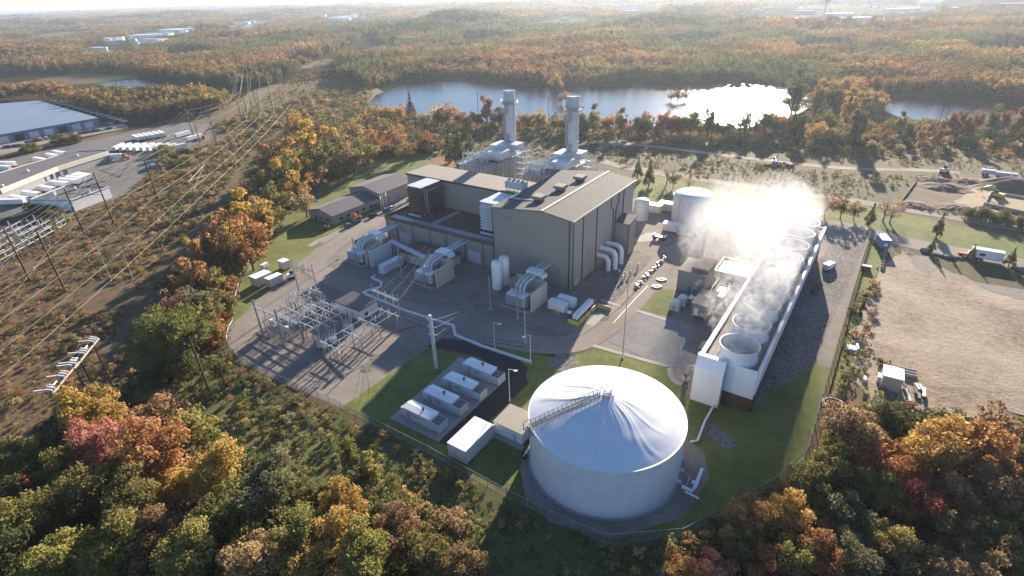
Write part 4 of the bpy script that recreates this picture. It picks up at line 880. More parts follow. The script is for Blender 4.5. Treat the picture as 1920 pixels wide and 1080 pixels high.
# ================================================================ SWITCHYARD
def topz(b, t):          # height above base pixel b at which the pole top shows at row t
    p = at(*b); lo, hi = 0, 60
    for _ in range(40):
        m_ = (lo + hi) / 2
        if pix((p.x, p.y, m_))[1] > t: lo = m_
        else: hi = m_
    return lo
def insul(mb, x, y, z, l, d=1, r=.22):
    mb.lathe([(r * .5, z), (r, z + d * l * .15), (r * .55, z + d * l * .3), (r, z + d * l * .45), (r * .55, z + d * l * .6), (r, z + d * l * .8), (r * .4, z + d * l)][::(1 if d > 0 else -1)], 7, x, y)
def gantry(lb, bases, tops, beamf, cat='gantry', mat='galv', name='switchyard_gantry', r=.38):
    pts = [at(*b) for b in bases]; hs = [topz(b, t) for b, t in zip(bases, tops)]; o = pts[0]
    t = thing(name, lb, cat, o)
    for p, h in zip(pts, hs):
        q = p - o; MB().tube([(q.x, q.y, 0), (q.x, q.y, h)], r, 8, r * .7).build('post', mat, t)
    mb = MB(); a, b_ = pts[0] - o, pts[-1] - o; z = hs[0] * beamf
    n = Vector((-(b_ - a).y, (b_ - a).x, 0)).normalized()
    for off in (-.35, .35): mb.tube([a + n * off + Vector((0, 0, z)), b_ + n * off + Vector((0, 0, hs[-1] * beamf))], .16, 5)
    k_ = int((b_ - a).length / 1.2)
    for k in range(k_):
        p0 = a.lerp(b_, k / k_); p1 = a.lerp(b_, (k + 1) / k_); zz = z + (hs[-1] * beamf - z) * k / k_
        mb.tube([p0 + n * .35 + Vector((0, 0, zz)), p1 - n * .35 + Vector((0, 0, zz))], .08, 4)
    mb.build('beam', mat, t)
    for f in (.2, .5, .8):
        q = a.lerp(b_, f); zz = z + (hs[-1] * beamf - z) * f; mb = MB(); insul(mb, q.x, q.y, zz - 2.2, 2.0, 1, .28); insul(mb, q.x + .2, q.y, zz + .2, 1.5, 1, .24); mb.build('insulator', 'porcelain', t)
    return t
gantry('three post grey steel gantry at the left side of the switchyard', [(494, 631), (534, 650), (570, 643)], [562, 579, 599], .8)
gantry('two post grey steel gantry at the far side of the switchyard', [(563, 557), (598, 560)], [484, 496], .82, r=.26)
gantry('two post pale gantry by the cable trough with three slanting wires', [(705, 583), (753, 608)], [533, 552], .8, r=.25)
def breaker(lb, x, y, rz):
    t = thing('circuit_breaker', lb, 'breaker', at(x, y, .1), ROT + rz)
    MB().box(-1.6, 1.6, -.8, .8, 1.0, 2.8).build('cabinet', 'ltgrey', t); mb = MB()
    for x_ in (-1.3, 1.3): MB().box(x_ - .12, x_ + .12, -.5, .5, 0, 1.0).build('leg', 'galv', t)
    for x_ in (-1.1, 0, 1.1):
        for sy in (-1, 1):
            mb = MB(); mb.tube([(x_, sy * .4, 2.8), (x_, sy * 1.1, 5.2)], .2, 7, .1); mb.build('bushing', 'porcelain', t)
for i, a in enumerate(((606, 655, .2), (624, 645, .2), (655, 622, .2), (588, 590, 0), (606, 578, 0))):
    breaker(['grey circuit breaker with bushings, nearest the camera in the switchyard', 'grey circuit breaker just behind the nearest one', 'grey circuit breaker among the front bus bars', 'grey circuit breaker under the rear bus bars, left one', 'grey circuit breaker under the rear bus bars, right one'][i], *a)
def busframe(lb, x, y, lu, lv, h, nu, nv, seed):
    """tubular bus bars in two crossing layers on insulator posts"""
    rr = random.Random(seed); t = thing('bus_bars', lb, 'bus bars', at(x, y), ROT)
    mb = MB()
    for k in range(nv):
        yv = -lv / 2 + lv * k / (nv - 1); e = rr.uniform(-1.5, 1.5); mb.tube([(-lu / 2 + e, yv, h), (lu / 2 + e, yv, h)], .15, 5)
    for k in range(nu):
        xu = -lu / 2 + lu * (k + .5) / nu; mb.tube([(xu, -lv / 2 - 1.5, h + .7), (xu, lv / 2 + 1, h + .7)], .14, 5)
    mb.build('tubes', 'ltgrey', t)
    for k in range(nv):
        yv = -lv / 2 + lv * k / (nv - 1)
        for j in range(3):
            xu = -lu / 2 + 1 + (lu - 2) * j / 2
            p = MB().tube([(xu, yv, 0), (xu, yv, h - 2.0)], .17, 6).build('post', 'galv', t); mb = MB(); insul(mb, xu, yv, h - 2.0, 1.9, 1, .25); mb.build('insulator', 'porcelain', p)
    mb = MB()
    for k in range(26):
        xu, yv = rr.uniform(-lu / 2, lu / 2), rr.uniform(-lv / 2, lv / 2); z = rr.uniform(h - 1, h + .6); insul(mb, xu, yv, z, rr.choice((1.4, 1.6)), 1, .2)
        if k % 3 == 0: mb.tube([(xu, yv, z), (xu + rr.uniform(-2, 2), yv + rr.uniform(-2, 2), z - rr.uniform(-1.4, 2.4))], .07, 4)
    mb.build('switchgear', 'porcelain', t)
    for j in range(3):
        xu = -lu / 2 + lu * (j + .5) / 3; mb = MB(); mb.tube([(xu, -lv / 2 - 1.2, 0), (xu, -lv / 2 - 1.2, h)], .16, 5); mb.tube([(xu, lv / 2 + .8, 0), (xu, lv / 2 + .8, h)], .16, 5); mb.build('support', 'galv', t)
    return t
busframe('crossing grey bus bars on insulator posts, middle of the switchyard', 606, 616, 16, 13, 5.4, 4, 5, 1)
busframe('cluster of grey bus bars and switches beside the three post gantry', 548, 612, 12, 12, 5.2, 3, 4, 2)
busframe('front grey bus bars on insulator posts, nearest the asphalt', 682, 640, 10, 24, 5.0, 3, 4, 3)
busframe('grey bus bars under the two post gantry at the far side', 575, 575, 8, 9, 5.0, 2, 3, 5)
for i, (x, y) in enumerate(((514, 622), (544, 636), (505, 632), (535, 640), (553, 655))):
    if i < 2:
        t = thing('instrument_box', ['pale box on a post left of the middle gantry leg', 'pale box on a post right of the middle gantry leg'][i], 'instrument', at(x, y), ROT); MB().tube([(0, 0, 0), (0, 0, 3)], .2, 6).build('post', 'galv', t); MB().box(-.8, .8, -.6, .6, 3, 5).build('box', 'ltgrey', t)
    else:
        t = thing('surge_arrester', ['short arrester post at the left gantry leg', 'short arrester post at the middle gantry leg', 'short arrester post at the right gantry leg'][i - 2], 'arrester', at(x, y)); MB().tube([(0, 0, 0), (0, 0, 1.8)], .16, 6).build('post', 'galv', t); mb = MB(); insul(mb, 0, 0, 1.8, 2, 1, .28); mb.build('insulator', 'porcelain', t)
t = sthing('relay_house', 'white relay house with flat dark roof beside the switchyard', 'relay house', -64.5, -57.6)
MB().box(0, 12.8, 0, 8.2, 0, 4.0).build('wall', 'white', t); MB().box(-.3, 13.1, -.3, 8.5, 4.0, 4.35).build('roof', 'trim', t); MB().box(5.2, 6.4, -.1, 0, .1, 2.4).build('door', 'ltgrey', t); MB().box(8, 9.2, -.5, 0, .6, 2.6).build('cooler', 'ltgrey', t); MB().box(12.8, 13.2, 2, 3.4, .8, 2.2).build('panel', 'trim', t)
# small cabins and trailers on the lawn behind the switchyard
container('larger white cabin on the grass by the curved fence', -91, -62, 7, 4.6, 4.0, 'cream', math.pi / 2, roofm='white', name='site_cabin', cat='cabin')
container('smaller white cabin beside the larger one by the curved fence', -84.5, -62.5, 6, 3.2, 3.6, 'cream', math.pi / 2, roofm='white', name='site_cabin', cat='cabin')
for nm, px_ in (('site_cabin', (490, 523)), ('site_cabin.001', (514, 525))):
    o = bpy.data.objects[nm]; p = at(*px_, 2); o.location = (p.x, p.y, .1)
container('small white cabin alone on the gravel nearest the lawn', 0, 0, 4, 3.2, 3.6, 'cream', 0, roofm='white', name='site_cabin', cat='cabin')
o = bpy.data.objects['site_cabin.002']; p = at(533, 495, 2); o.location = (p.x, p.y, .1)
t = thing('light_trailer', 'small white towed light trailer by the curved fence', 'trailer', at(498, 503), 1.2)
MB().box(-1.8, 1.4, -.9, .9, .7, 2.3).build('body', 'white', t); MB().tube([(0, 0, 2.3), (0, 0, 7)], .12, 5).build('mast', 'galv', t); MB().box(-.9, .9, -.2, .2, 6.8, 7.3).build('lamp_bar', 'white', t); MB().tube([(-.4, -1, .4), (-.4, 1, .4)], .4, 8).build('wheels', 'black', t)
t = thing('small_excavator', 'small white and yellow digger by the cabins', 'digger', at(547, 522), .5)
MB().box(-1.6, 1.4, -1.2, 1.2, .2, 1.0).build('tracks', 'black', t); MB().box(-1.4, 1.0, -1, 1, 1.0, 2.1).build('body', 'white', t); MB().box(-.4, .9, -.8, .2, 2.1, 3.3).build('cab', 'glass', t); MB().tube([(1.0, .4, 1.8), (2.6, .4, 3.9), (4.2, .4, 2.6), (4.4, .4, 1.0)], .22, 5).build('arm', 'yellow', t)
# monopole and lamp posts
b0 = (818, 690); h = topz(b0, 591)
t = thing('steel_monopole', 'thick pale steel monopole at the edge of the generator lawn', 'pole', at(*b0), 0)
MB().tube([(0, 0, 0), (0, 0, h)], .62, 12, .5).build('shaft', 'stackm', t, smooth=True)
for k in range(3): mb = MB(); mb.tube([(-1.2, .4, h - 1.4 - k * 2.6), (1.6, -.3, h - 1.6 - k * 2.6)], .13, 5); mb.build('arm', 'galv', t)
mono = (t.location.copy(), h)
for i, (b, ty, arm) in enumerate((((995, 682), 628, 1), ((956, 752), 692, -1), ((985, 646), 580, 0), ((928, 655), 605, -1), ((1167, 672), 527, 0), ((634, 487), 436, 0))):
    h = topz(b, ty); t = thing('lamp_post', ['white lamp post at the end of the cable trough', 'pale lamp post beside the ribbed roof shed', 'slim grey mast on the road before the right transformer', 'grey lamp post on the grass by the cable trough', 'very thin tall mast on the grey gravel bed', 'slim mast at the corner of the office drive'][i], 'lamp post', at(*b))
    MB().tube([(0, 0, 0), (0, 0, h)], .17, 6, .1).build('pole', 'ltgrey' if i != 4 else 'grey', t); MB().lathe([(.4, 0), (.4, .5)], 10).build('footing', 'concrete', t)
    if arm: MB().tube([(0, 0, h), (arm * -1.9, -.5, h - .2)], .08, 5).build('arm', 'ltgrey', t); MB().box(arm * -1.9 - .5, arm * -1.9 + .5, -.75, -.25, h - .35, h - .12).build('lamp_head', 'white', t)

# ================================================================ WOODEN POLES AND WIRES
def wpole(lb, b, ty, cross=True, mat='wood', r=.44, two=None, group=None, dirv=None, lean=0):
    p = at(*b); h = topz(b, ty); t = thing('utility_pole', lb, 'utility pole', p, 0, group)
    MB().tube([(0, 0, 0), (lean, 0, h)], r, 7, r * .62).build('post', mat, t)
    d = dirv or Vector((.82, -.57, 0))
    if two:
        p2 = at(*two[0]); h2 = topz(*two); q = p2 - p; MB().tube([(q.x, q.y, 0), (q.x, q.y, h2)], r, 7, r * .62).build('post', mat, t)
        d = q.normalized(); a, c = -d * 4.2, q + d * 4.2; z = min(h, h2) - 2.2
        MB().tube([a + Vector((0, 0, z)), c + Vector((0, 0, z))], .2, 5).build('crossarm', mat, t)
        mb = MB(); mb.tube([(0, 0, z - .4), q + Vector((0, 0, z - 6))], .12, 4); mb.tube([(0, 0, z - 6), q + Vector((0, 0, z - .4))], .12, 4); mb.build('brace', mat, t)
        for f in (0, .5, 1): w_ = a.lerp(c, f); mb = MB(); insul(mb, w_.x, w_.y, z - 1.7, 1.6, 1, .2); mb.build('insulator', 'porcelain', t)
        return [p + a.lerp(c, f) + Vector((0, 0, z - 1.7)) for f in (0, .5, 1)] + [p + Vector((0, 0, h)), p2 + Vector((0, 0, h2))]
    if cross:
        z = h - 1.5; MB().tube([-d * 2 + Vector((0, 0, z)), d * 2 + Vector((0, 0, z))], .14, 5).build('crossarm', mat, t)
        mb = MB()
        for f in (-1.8, 0, 1.8): insul(mb, d.x * f, d.y * f, z + .1, .8, 1, .16)
        mb.build('insulators', 'porcelain', t)
    return [p + d * f + Vector((0, 0, h - 1.4)) for f in (-1.8, 0, 1.8)]
GP_ = 'wooden poles of the power corridor'
A1 = wpole('two leg dark wooden pole frame by the outdoor substation, nearest one', (57, 527), 428, two=((123, 547), 428), group=GP_)
A2 = wpole('two leg dark wooden pole frame beside the white block building', (157, 438), 353, two=((213, 418), 322), group=GP_)
A3 = wpole('single dark pole at the edge of the truck yard asphalt', (297, 375), 297, group=GP_)
A4 = wpole('two leg dark pole frame by the last white trailers', (375, 267), 205, two=((408, 275), 206), group=GP_)
A5 = wpole('two leg dark pole frame at the left of the pole cluster', (455, 232), 176, two=((468, 230), 168), group=GP_)
A6 = wpole('two leg dark pole frame at the right of the pole cluster', (487, 221), 163, two=((512, 204), 163), group=GP_)
A7 = wpole('slim dark pole within the cluster, before yellow bushes', (474, 210), 172, group=GP_)
A8 = wpole('single dark pole in the cluster, behind the right frame', (488, 206), 174, group=GP_)
A9 = wpole('tall pole leaning beside the yellow bushes by the trailers', (365, 262), 205, group=GP_)
for i, (b, ty) in enumerate((((645, 207), 158), ((682, 216), 165), ((637, 150), 110), ((898, 232), 172), ((1028, 243), 180), ((1385, 258), 212, ), ((1752, 255), 196), ((1765, 252), 200), ((530, 205), 170), ((555, 203), 175), ((578, 218), 196), ((622, 145), 118), ((655, 140), 112))):
    wpole(['tall dark pole left of the lake end, first', 'tall dark pole left of the lake end, second', 'dark pole far up the corridor by the green clearing', 'dark pole just left of the left exhaust stack', 'dark pole between the two exhaust stacks', 'bare pole before the glittering water', 'leaning bare pole by the right water, left one', 'leaning bare pole by the right water, right one', 'small pole right of the pole cluster, first', 'small pole right of the pole cluster, second', 'short pole on the brown grass beyond the hedge', 'far small pole in the corridor, left one', 'far small pole in the corridor, right one'][i], b, ty, cross=i not in (5, 6, 7), r=.3, group=GP_)
B1 = wpole('two leg pale pole frame on the brown scrub', (211, 532), 452, two=((250, 524), 463), mat='palewood', r=.2, group=GP_)
B2 = wpole('two leg thin pale pole frame beyond the brown scrub', (365, 360), 318, two=((387, 333), 305), mat='palewood', r=.18, group=GP_)
C1 = wpole('tall dark pole with white insulators on the scrub nearest the switchyard', (397, 745), 632, cross=True, r=.36, dirv=Vector((.35, .93, 0)), group=GP_)
# dead-end structure with white switches
def deadend(lb, x, y, ang, z):
    t = thing('switch_frame', lb, 'pole switch', at(x, y, z) - Vector((0, 0, z)), ang)
    for sx in (-4, 4): MB().tube([(sx, 0, 0), (sx, 0, z + 1)], .24, 6).build('post', 'wood', t)
    MB().tube([(-7.5, 0, z), (7.5, 0, z)], .3, 5).build('crossarm', 'palewood', t)
    MB().tube([(-6.5, 1.6, z + .1), (6.5, 1.6, z + .1)], .16, 5).build('rear_arm', 'galv', t)
    for k in range(3):
        x0 = -6 + k * 6; mb = MB()
        for dx in (-.55, .55, 1.5): mb.tube([(x0 + dx, .3, z + .3), (x0 + dx, 1.9, z + .9)], .28, 6)
        mb.tube([(x0 - .8, 1.9, z + 1.0), (x0 - 2.2, 3.2, z + 1.9)], .2, 5); mb.build('switch', 'porcelain', t)
    mb = MB(); mb.tube([(-4, 0, z - 1), (4, 0, z - 7)], .1, 4); mb.tube([(4, 0, z - 1), (-4, 0, z - 7)], .1, 4); mb.build('brace', 'wood', t)
    return [t.location + Vector((math.cos(ang) * f, math.sin(ang) * f, z)) for f in (-6, 0, 6)]
p1, p2 = at(152, 680, 14), at(178, 648, 14); an = math.atan2(p2.y - p1.y, p2.x - p1.x)
C0 = deadend('wooden switch frame with pale insulators above the scrub, upper one', 163, 662, an, 14)
C0b = deadend('wooden switch frame with pale insulators above the scrub, lower one', 126, 705, an, 14)

wcount = [0]
def wire(p, q, sag, r, lb, group, n=22):
    pts = []
    for k in range(n + 1):
        f = k / n; a = Vector(p).lerp(Vector(q), f); a.z -= sag * 4 * f * (1 - f); pts.append(a)
    o = MB().tube(pts, r * .40, 4).build('power_line', 'cable'); tag(o, lb, 'cable', group)
def span(A, B, sag, r, lbs, group):
    for k, (a, b_) in enumerate(zip(A, B)): wire(a, b_, sag, r, lbs + ', ' + ('left', 'middle', 'right', 'upper left', 'upper right')[k] + ' wire', group)
GW = 'wires of the power corridor'
def shift(A, d): return [a + d for a in A]
far = [Vector((x, y, 24)) for x, y in ((-620, 1420), (-612, 1416), (-604, 1412), (-616, 1418), (-608, 1414))]
dirA = (A1[1] - A2[1]) * 1.0
off = shift(A1, dirA * 1.4)
span(off, A1, 2.5, .10, 'wire running out of the left edge from the nearest pole frame', GW)
span(A1, A2, 1.6, .10, 'wire between nearest pole frame and white block building', GW)
span(A2, A4, 4, .10, 'wire from the white block building to the last trailers', GW)
span(A4, A5, 2.5, .13, 'wire from the last trailers to the pole cluster', GW)
span(A5, far, 9, .2, 'far wire from the pole cluster up the corridor', GW)
nb = ['first', 'second', 'third', 'fourth']
for k, q in enumerate((((-40, 575), (247, 360), (462, 225)), ((-40, 632), (300, 360), (490, 215)), ((-40, 690), (352, 360), (515, 212)), ((-40, 742), (400, 345), (545, 195)))):
    a, b_, c = (at(*v, 18) for v in q)
    wire(a, b_, 1.2, .13, 'pale wire over the brown scrub at lower left, %s from the poles' % nb[k], GW); wire(b_, c, 1.8, .16, 'pale wire beside the dirt track above the scrub, %s from the poles' % nb[k], GW)
    wire(c, far[0] + Vector((30 + 8 * k, 0, 0)), 8, .2, 'far pale wire rising past the pole cluster, %s from the left' % nb[k], GW)
A0x = shift(A1[:3], Vector((-14, 22, 0))); A0e = shift(A2[:3], Vector((-12, 20, 0)))
span(A0x, A0e, 2, .10, 'upper wire over the outdoor substation', GW)
span(A0e, shift(A4[:3], Vector((-10, 8, 0))), 4, .11, 'upper wire over the truck terminal', GW)
GY = 'thin wires over the near scrub'
span(C0, [C1[k] + Vector((0, 0, -1 - k)) for k in range(3)], 1.0, .07, 'dark thin wire from the upper switch frame to the near dark pole', GY)
span([a + Vector((0, 0, -2 - k * 1.5)) for k, a in enumerate(C1)], [mono[0] + Vector((-1, 0, mono[1] - 2 - k * 2.5)) for k in range(3)], 3.0, .06, 'thin wire over the switchyard from the near dark pole to the monopole', GY)
ga = [at(706 + k * 20, 552 + k * 6, 9) for k in range(3)]; gb = [at(798 + k * 9 , 462 + k * 4, 12.5) for k in range(3)]
span(ga, gb, .4, .10, 'slanting wire from the pale gantry to the middle transformer', 'yard wires')
span([at(553 + k * 20, 495 + k * 7, 12) for k in range(3)], [at(660 + k * 8, 438 + k * 5, 13) for k in range(3)], 1.0, .09, 'slanting wire from the far gantry to the left transformer', 'yard wires')
span([mono[0] + Vector((1.4, 0, mono[1] - 1.5 - k * 2.6)) for k in range(3)], [at(918 + k * 3, 545 - k * 8, 10.0) for k in range(3)], 1.6, .10, 'sagging wire from the monopole to the right transformer', 'yard wires')
span([mono[0] + Vector((-1.4, 0, mono[1] - 1.5 - k * 2.6)) for k in range(3)], [at(735 + k * 2, 592 + k * 8, 5.5) for k in range(3)], 1.6, .08, 'sagging wire from the monopole to the front bus bars', 'yard wires')
# outdoor substation at the left edge
t = thing('outdoor_substation', 'pale steel substation framework with many columns at the left edge', 'substation', at(45, 500))
o = t.location; ux = (at(100, 470) - at(0, 530)).normalized(); uy = Vector((-ux.y, ux.x, 0))
mb = MB(); ins = MB()
for i in range(-4, 6):
    for j in range(4):
        q = ux * (i * 7) + uy * (j * 7 + 2); c = MB().tube([(q.x, q.y, 0), (q.x, q.y, 9)], .2, 5).build('column', 'galv', t)
        if i < 5:
            q2 = q + ux * 7
            for z in (8.8, 6.6): mb.tube([q + Vector((0, 0, z)), q2 + Vector((0, 0, z))], .15, 5)
        if j < 3:
            q2 = q + uy * 7; mb.tube([q + Vector((0, 0, 8.8)), q2 + Vector((0, 0, 8.8))], .16, 5)
        if (i + j) % 2: insul(ins, q.x, q.y, 9, 2.6, 1, .34)
        insul(ins, q.x + ux.x * 3.5, q.y + ux.y * 3.5, 6.8, 1.7, 1, .34)
mb.build('beams', 'grey', t); ins.build('insulators', 'porcelain', t)
b_ = MB().box(-3, 3, -2, 2, 0, 5).build('transformer', 'red', t); b_.location = ux * -20 + uy * 14

# ================================================================ TRUCK YARD AND WAREHOUSES
def quadbox(lb, name, cat, pp, z, h, wm, rm, par=.5, rim=None):
    pts = [at(x, y, z) for x, y in pp]; o = pts[0].copy(); o.z = 0
    t = thing(name, lb, cat, o); q = [(p.x - o.x, p.y - o.y) for p in pts]
    MB().prism(q, 0, z).build('wall', wm, t)
    cx, cy_ = sum(a for a, b in q) / len(q), sum(b for a, b in q) / len(q)
    s_ = [(cx + (a - cx) * 1.004, cy_ + (b - cy_) * 1.004) for a, b in q]
    rf = MB().prism(s_, z + .003, z + .35).build('roof', rm, t)
    if rim:
        mb = MB()
        for a, b in zip(s_, s_[1:] + s_[:1]): mb.tube([(*a, z + .5), (*b, z + .5)], .35, 4)
        mb.build('parapet', rim, rf)
    return t, q, rf
t, q, rf = quadbox('huge blue grey roofed warehouse behind the rows of parked cars', 'warehouse', 'warehouse', [(184, 221.5), (72, 189), (-160, 208), (-170, 282)], 7.0, 0, 'blueroof', 'blueroof')
a, b_ = Vector((*q[0], 0)), Vector((*q[3], 0)); d = (b_ - a).normalized(); nrm = Vector((d.y, -d.x, 0)); nrm = -nrm if nrm.dot(a - Vector((*q[1], 0))) < 0 else nrm
for k, (s0, col_) in enumerate(((6, 'ltgrey'), (16, 'ltgrey'), (27, 'dark'), (38, 'ltgrey'), (49, 'ltgrey'), (60, 'dark'), (71, 'ltgrey'))):
    c = a + d * s0; MB().prism([tuple((c + nrm * .02).xy), tuple((c + d * 7 + nrm * .02).xy), tuple((c + d * 7 + nrm * .3).xy), tuple((c + nrm * .3).xy)], .1, 5.2).build('dock_door', col_, t)
m_ = Vector((*q[0], 0)).lerp(Vector((*q[1], 0)), .5); MB().tube([m_ + d * 2 + Vector((0, 0, 7.4)), m_ + d * 150 + Vector((0, 0, 7.4))], .5, 4).build('roof_ridge', 'white', rf)
t, q, rf = quadbox('long truck terminal with grey roof and pale dock wall', 'truck_terminal', 'terminal', [(203, 285), (195, 283), (150, 285), (110, 293), (35, 315), (-60, 345), (-60, 382), (0, 357), (106, 315)][::1], 6.5, 0, 'grey', 'termroof', rim='cream')
fe = [Vector((*q[i_], 0)) for i_ in (6, 7, 8, 0)]
for a, b_ in zip(fe, fe[1:]):
    d = (b_ - a).normalized(); n = Vector((d.y, -d.x, 0)); n = n if n.y < 0 else -n
    MB().prism([tuple((a + n * .05).xy), tuple((b_ + n * .05).xy), tuple((b_ + n * .5).xy), tuple((a + n * .5).xy)], 4.4, 7.2).build('fascia', 'cream', t)
for k in range(3): p = at((145, 52, 5)[k], (293, 322, 350)[k], 6.9) - t.location; MB().lathe([(.9, 6.8), (.9, 8.0), (.2, 8.5)], 10, p.x, p.y).build('vent', 'white', rf)
for k in range(16):
    f = k / 15; p = at(4 + 198 * f, 366 - 74 * f, 2.5) - t.location; p.z = 0
    MB().prism([(p.x - 1.2, p.y - .7), (p.x + 1.2, p.y + .7), (p.x + 1.4, p.y + .3), (p.x - 1.0, p.y - 1.1)], 1.2, 4.4).build('dock_door', 'grey', t)
t, q, rf = quadbox('white block building with dark flat roof and vents beside wooden poles', 'block_building', 'building', [(57, 376), (133, 377), (204, 352), (124, 350)], 6, 0, 'white', 'termroof', rim='ltgrey')
for k, (x, y) in enumerate(((102, 364), (104, 368), (141, 355), (168, 361))): p = at(x, y, 6.3) - t.location; MB().lathe([(.6, 6.3), (.6, 7.4), (.9, 7.5), (.2, 7.9)], 8, p.x, p.y).build('vent', 'white', rf)
for k in range(4):
    a, b_ = at(62 + k * 17, 377.2, 5.5) - t.location, at(76 + k * 17, 377.4, 5.5) - t.location
    MB().prism([(a.x, a.y - .1), (b_.x, b_.y - .1), (b_.x, b_.y + .05), (a.x, a.y + .05)], .1, 4.2).build('panel', 'ltgrey', t)
def trailer_proto():
    t = thing('semi_trailer', 'x', 'trailer', (0, 0, 0), 0, 'white semi trailers in the truck yard')
    MB().box(-9, 9, -1.6, 1.6, 1.4, 4.7).build('box', 'white', t); MB().box(-8.8, 8.8, -1.1, 1.1, .95, 1.4).build('chassis', 'trim', t)
    for x in (-7.4, -5.6): MB().tube([(x, -1.55, .62), (x, 1.55, .62)], .62, 10).build('wheels', 'black', t)
    for y in (-1, 1): MB().box(5.6, 5.9, y - .12, y + .12, 0, .95).build('landing_leg', 'grey', t)
    MB().box(-9.08, -9.003, -1.5, 1.5, 1.5, 4.6).build('rear_door', 'ltgrey', t)
    return t
tp = None; nth = ['first', 'second', 'third', 'fourth', 'fifth', 'sixth', 'seventh', 'eighth', 'ninth', 'tenth']
def trailers(ends, lab):
    global tp
    for i, (a, b_) in enumerate(ends):
        pa, pb = at(*a, 4.7), at(*b_, 4.7); c = pa.lerp(pb, .5)
        k_ = .84
        if tp is None: tp = o = trailer_proto()
        else: o = copy_tree(tp)
        o.location = (c.x, c.y, 0); o.rotation_euler = (0, 0, math.atan2(pa.y - pb.y, pa.x - pb.x)); o['label'] = lab % nth[i]; o.scale = (k_, k_, k_)
trailers([((0, 371), (37, 370)), ((14, 362.5), (52, 368)), ((38, 354.5), (75, 359)), ((66, 344), (106, 350)), ((91, 336), (128, 339.5)), ((108, 331), (148, 334)), ((121, 327), (156, 330.5)), ((132, 323.5), (163, 327)), ((139, 320.5), (170, 324.5))], 'white semi trailer backed to the pale terminal wall, %s from the left edge')
trailers([((90, 279), (129, 284)), ((78, 283.5), (114, 290)), ((55, 291), (90, 297))], 'white semi trailer behind the terminal roof, %s from the right of three')
trailers([((-12, 301), (27, 301)), ((-14, 308), (13, 309))], 'white semi trailer behind the terminal at the left edge, %s one')
trailers([((234 + k * 13, 263 + k * .6), (206 + k * 14, 277 - k * .6)) for k in range(9)], 'bright white trailer in the long parked row, %s from the left')
trailers([((246 + k * 9.5, 249.5 - k * 1.6), (261 + k * 9.5, 256.5 - k * 1.6)) for k in range(6)], 'pale blue white trailer in the short tight row, %s from the left')
trailers([((358, 241), (322, 251)), ((380, 247), (345, 257))], 'white trailer alone at the end of the truck yard, %s one')
t = thing('semi_truck', 'red cab semi truck with a white trailer near the terminal end', 'truck', at(222, 300), R(8))
MB().box(-9, 3.2, -1.5, 1.5, 1.4, 4.6).build('trailer_box', 'white', t); MB().box(3.6, 6.6, -1.4, 1.4, 1.2, 4.2).build('cab', 'red', t); MB().box(6.6, 8.6, -1.1, 1.1, 1.0, 2.6).build('bonnet', 'red', t)
for x in (-7, -5.4, 2.2, 3.4, 7.6): MB().tube([(x, -1.5, .6), (x, 1.5, .6)], .6, 10).build('wheels', 'black', t)
MB().box(6.55, 6.66, -1.2, 1.2, 2.9, 3.9).build('windscreen', 'glass', t); MB().box(-9, 8, -.6, .6, .8, 1.2).build('chassis', 'trim', t)
t = thing('yard_truck', 'dark blue yard truck in the shade of the bushes', 'truck', at(289, 316), 2.4)
MB().box(-4, 2, -1.5, 1.5, 1, 3.2).build('body', 'blue', t); MB().box(2.1, 4, -1.4, 1.4, .9, 2.6).build('cab', 'trim', t); [MB().tube([(x, -1.5, .6), (x, 1.5, .6)], .6, 10).build('wheels', 'black', t) for x in (-2.6, 2.8)]
t = thing('flatbed_truck', 'red flatbed truck by the lone white trailers', 'truck', at(375, 262), R(20))
MB().box(-4, 2, -1.4, 1.4, 1, 1.6).build('bed', 'red', t); MB().box(2.1, 4.4, -1.3, 1.3, .9, 3.2).build('cab', 'red', t); [MB().tube([(x, -1.4, .6), (x, 1.4, .6)], .6, 10).build('wheels', 'black', t) for x in (-2.6, 3)]
# cars
CARC = {'black': (.02, .02, .025), 'silver': (.45, .46, .48), 'white': (.75, .75, .74), 'red': (.3, .03, .025), 'blue': (.06, .1, .25), 'grey': (.14, .145, .15)}
for k, c in CARC.items(): M['car_' + k] = paint('car_' + k, c, .25, .1, .03, False)
cars = {}
def car(p, rz, col_, lb, group):
    if col_ not in cars:
        t = thing('parked_car', lb, 'car', p, rz, group)
        MB().sweepx([(0, 0)], 0, 0) if False else None
        MB().profile([(-2.6, .4), (2.6, .4), (2.65, .95), (1.7, 1.15), (-2.4, 1.2), (-2.65, .95)], -1.05, 1.05).build('body', 'car_' + col_, t)
        MB().profile([(-2.1, 1.203), (1.4, 1.16), (.55, 1.78), (-1.5, 1.8)], -.92, .92).build('windows', 'glass', t)
        MB().profile([(-1.5, 1.803), (.55, 1.783), (.45, 1.86), (-1.4, 1.88)], -.86, .86).build('roof', 'car_' + col_, t)
        for x in (-1.65, 1.7):
            for y in (-.95, .95): MB().tube([(x, y - .14, .38), (x, y + .14, .38)], .38, 10).build('wheel', 'black', t)
        cars[col_] = t
    else:
        t = copy_tree(cars[col_]); t.location = p; t.rotation_euler = (0, 0, rz)
    t['label'] = lb; t['group'] = group; return t
GC = 'cars by the plant office'
for i, (x, y, c) in enumerate(((655, 425, 'grey'), (668, 419, 'black'), (700, 407, 'black'), (725, 396, 'grey'), (737, 392, 'white'))):
    car(at(x, y, .14), ROT + math.pi / 2 + .1, c, ['dark grey car parked before the office corner', 'black car just behind the grey one at the office corner', 'black car alone in the middle of the office drive', 'dark grey car near the flagpoles', 'white car next to the low wing of the hall'][i], GC)
rc = random.Random(9); cols = ['black', 'silver', 'white', 'red', 'blue', 'grey', 'black', 'grey']
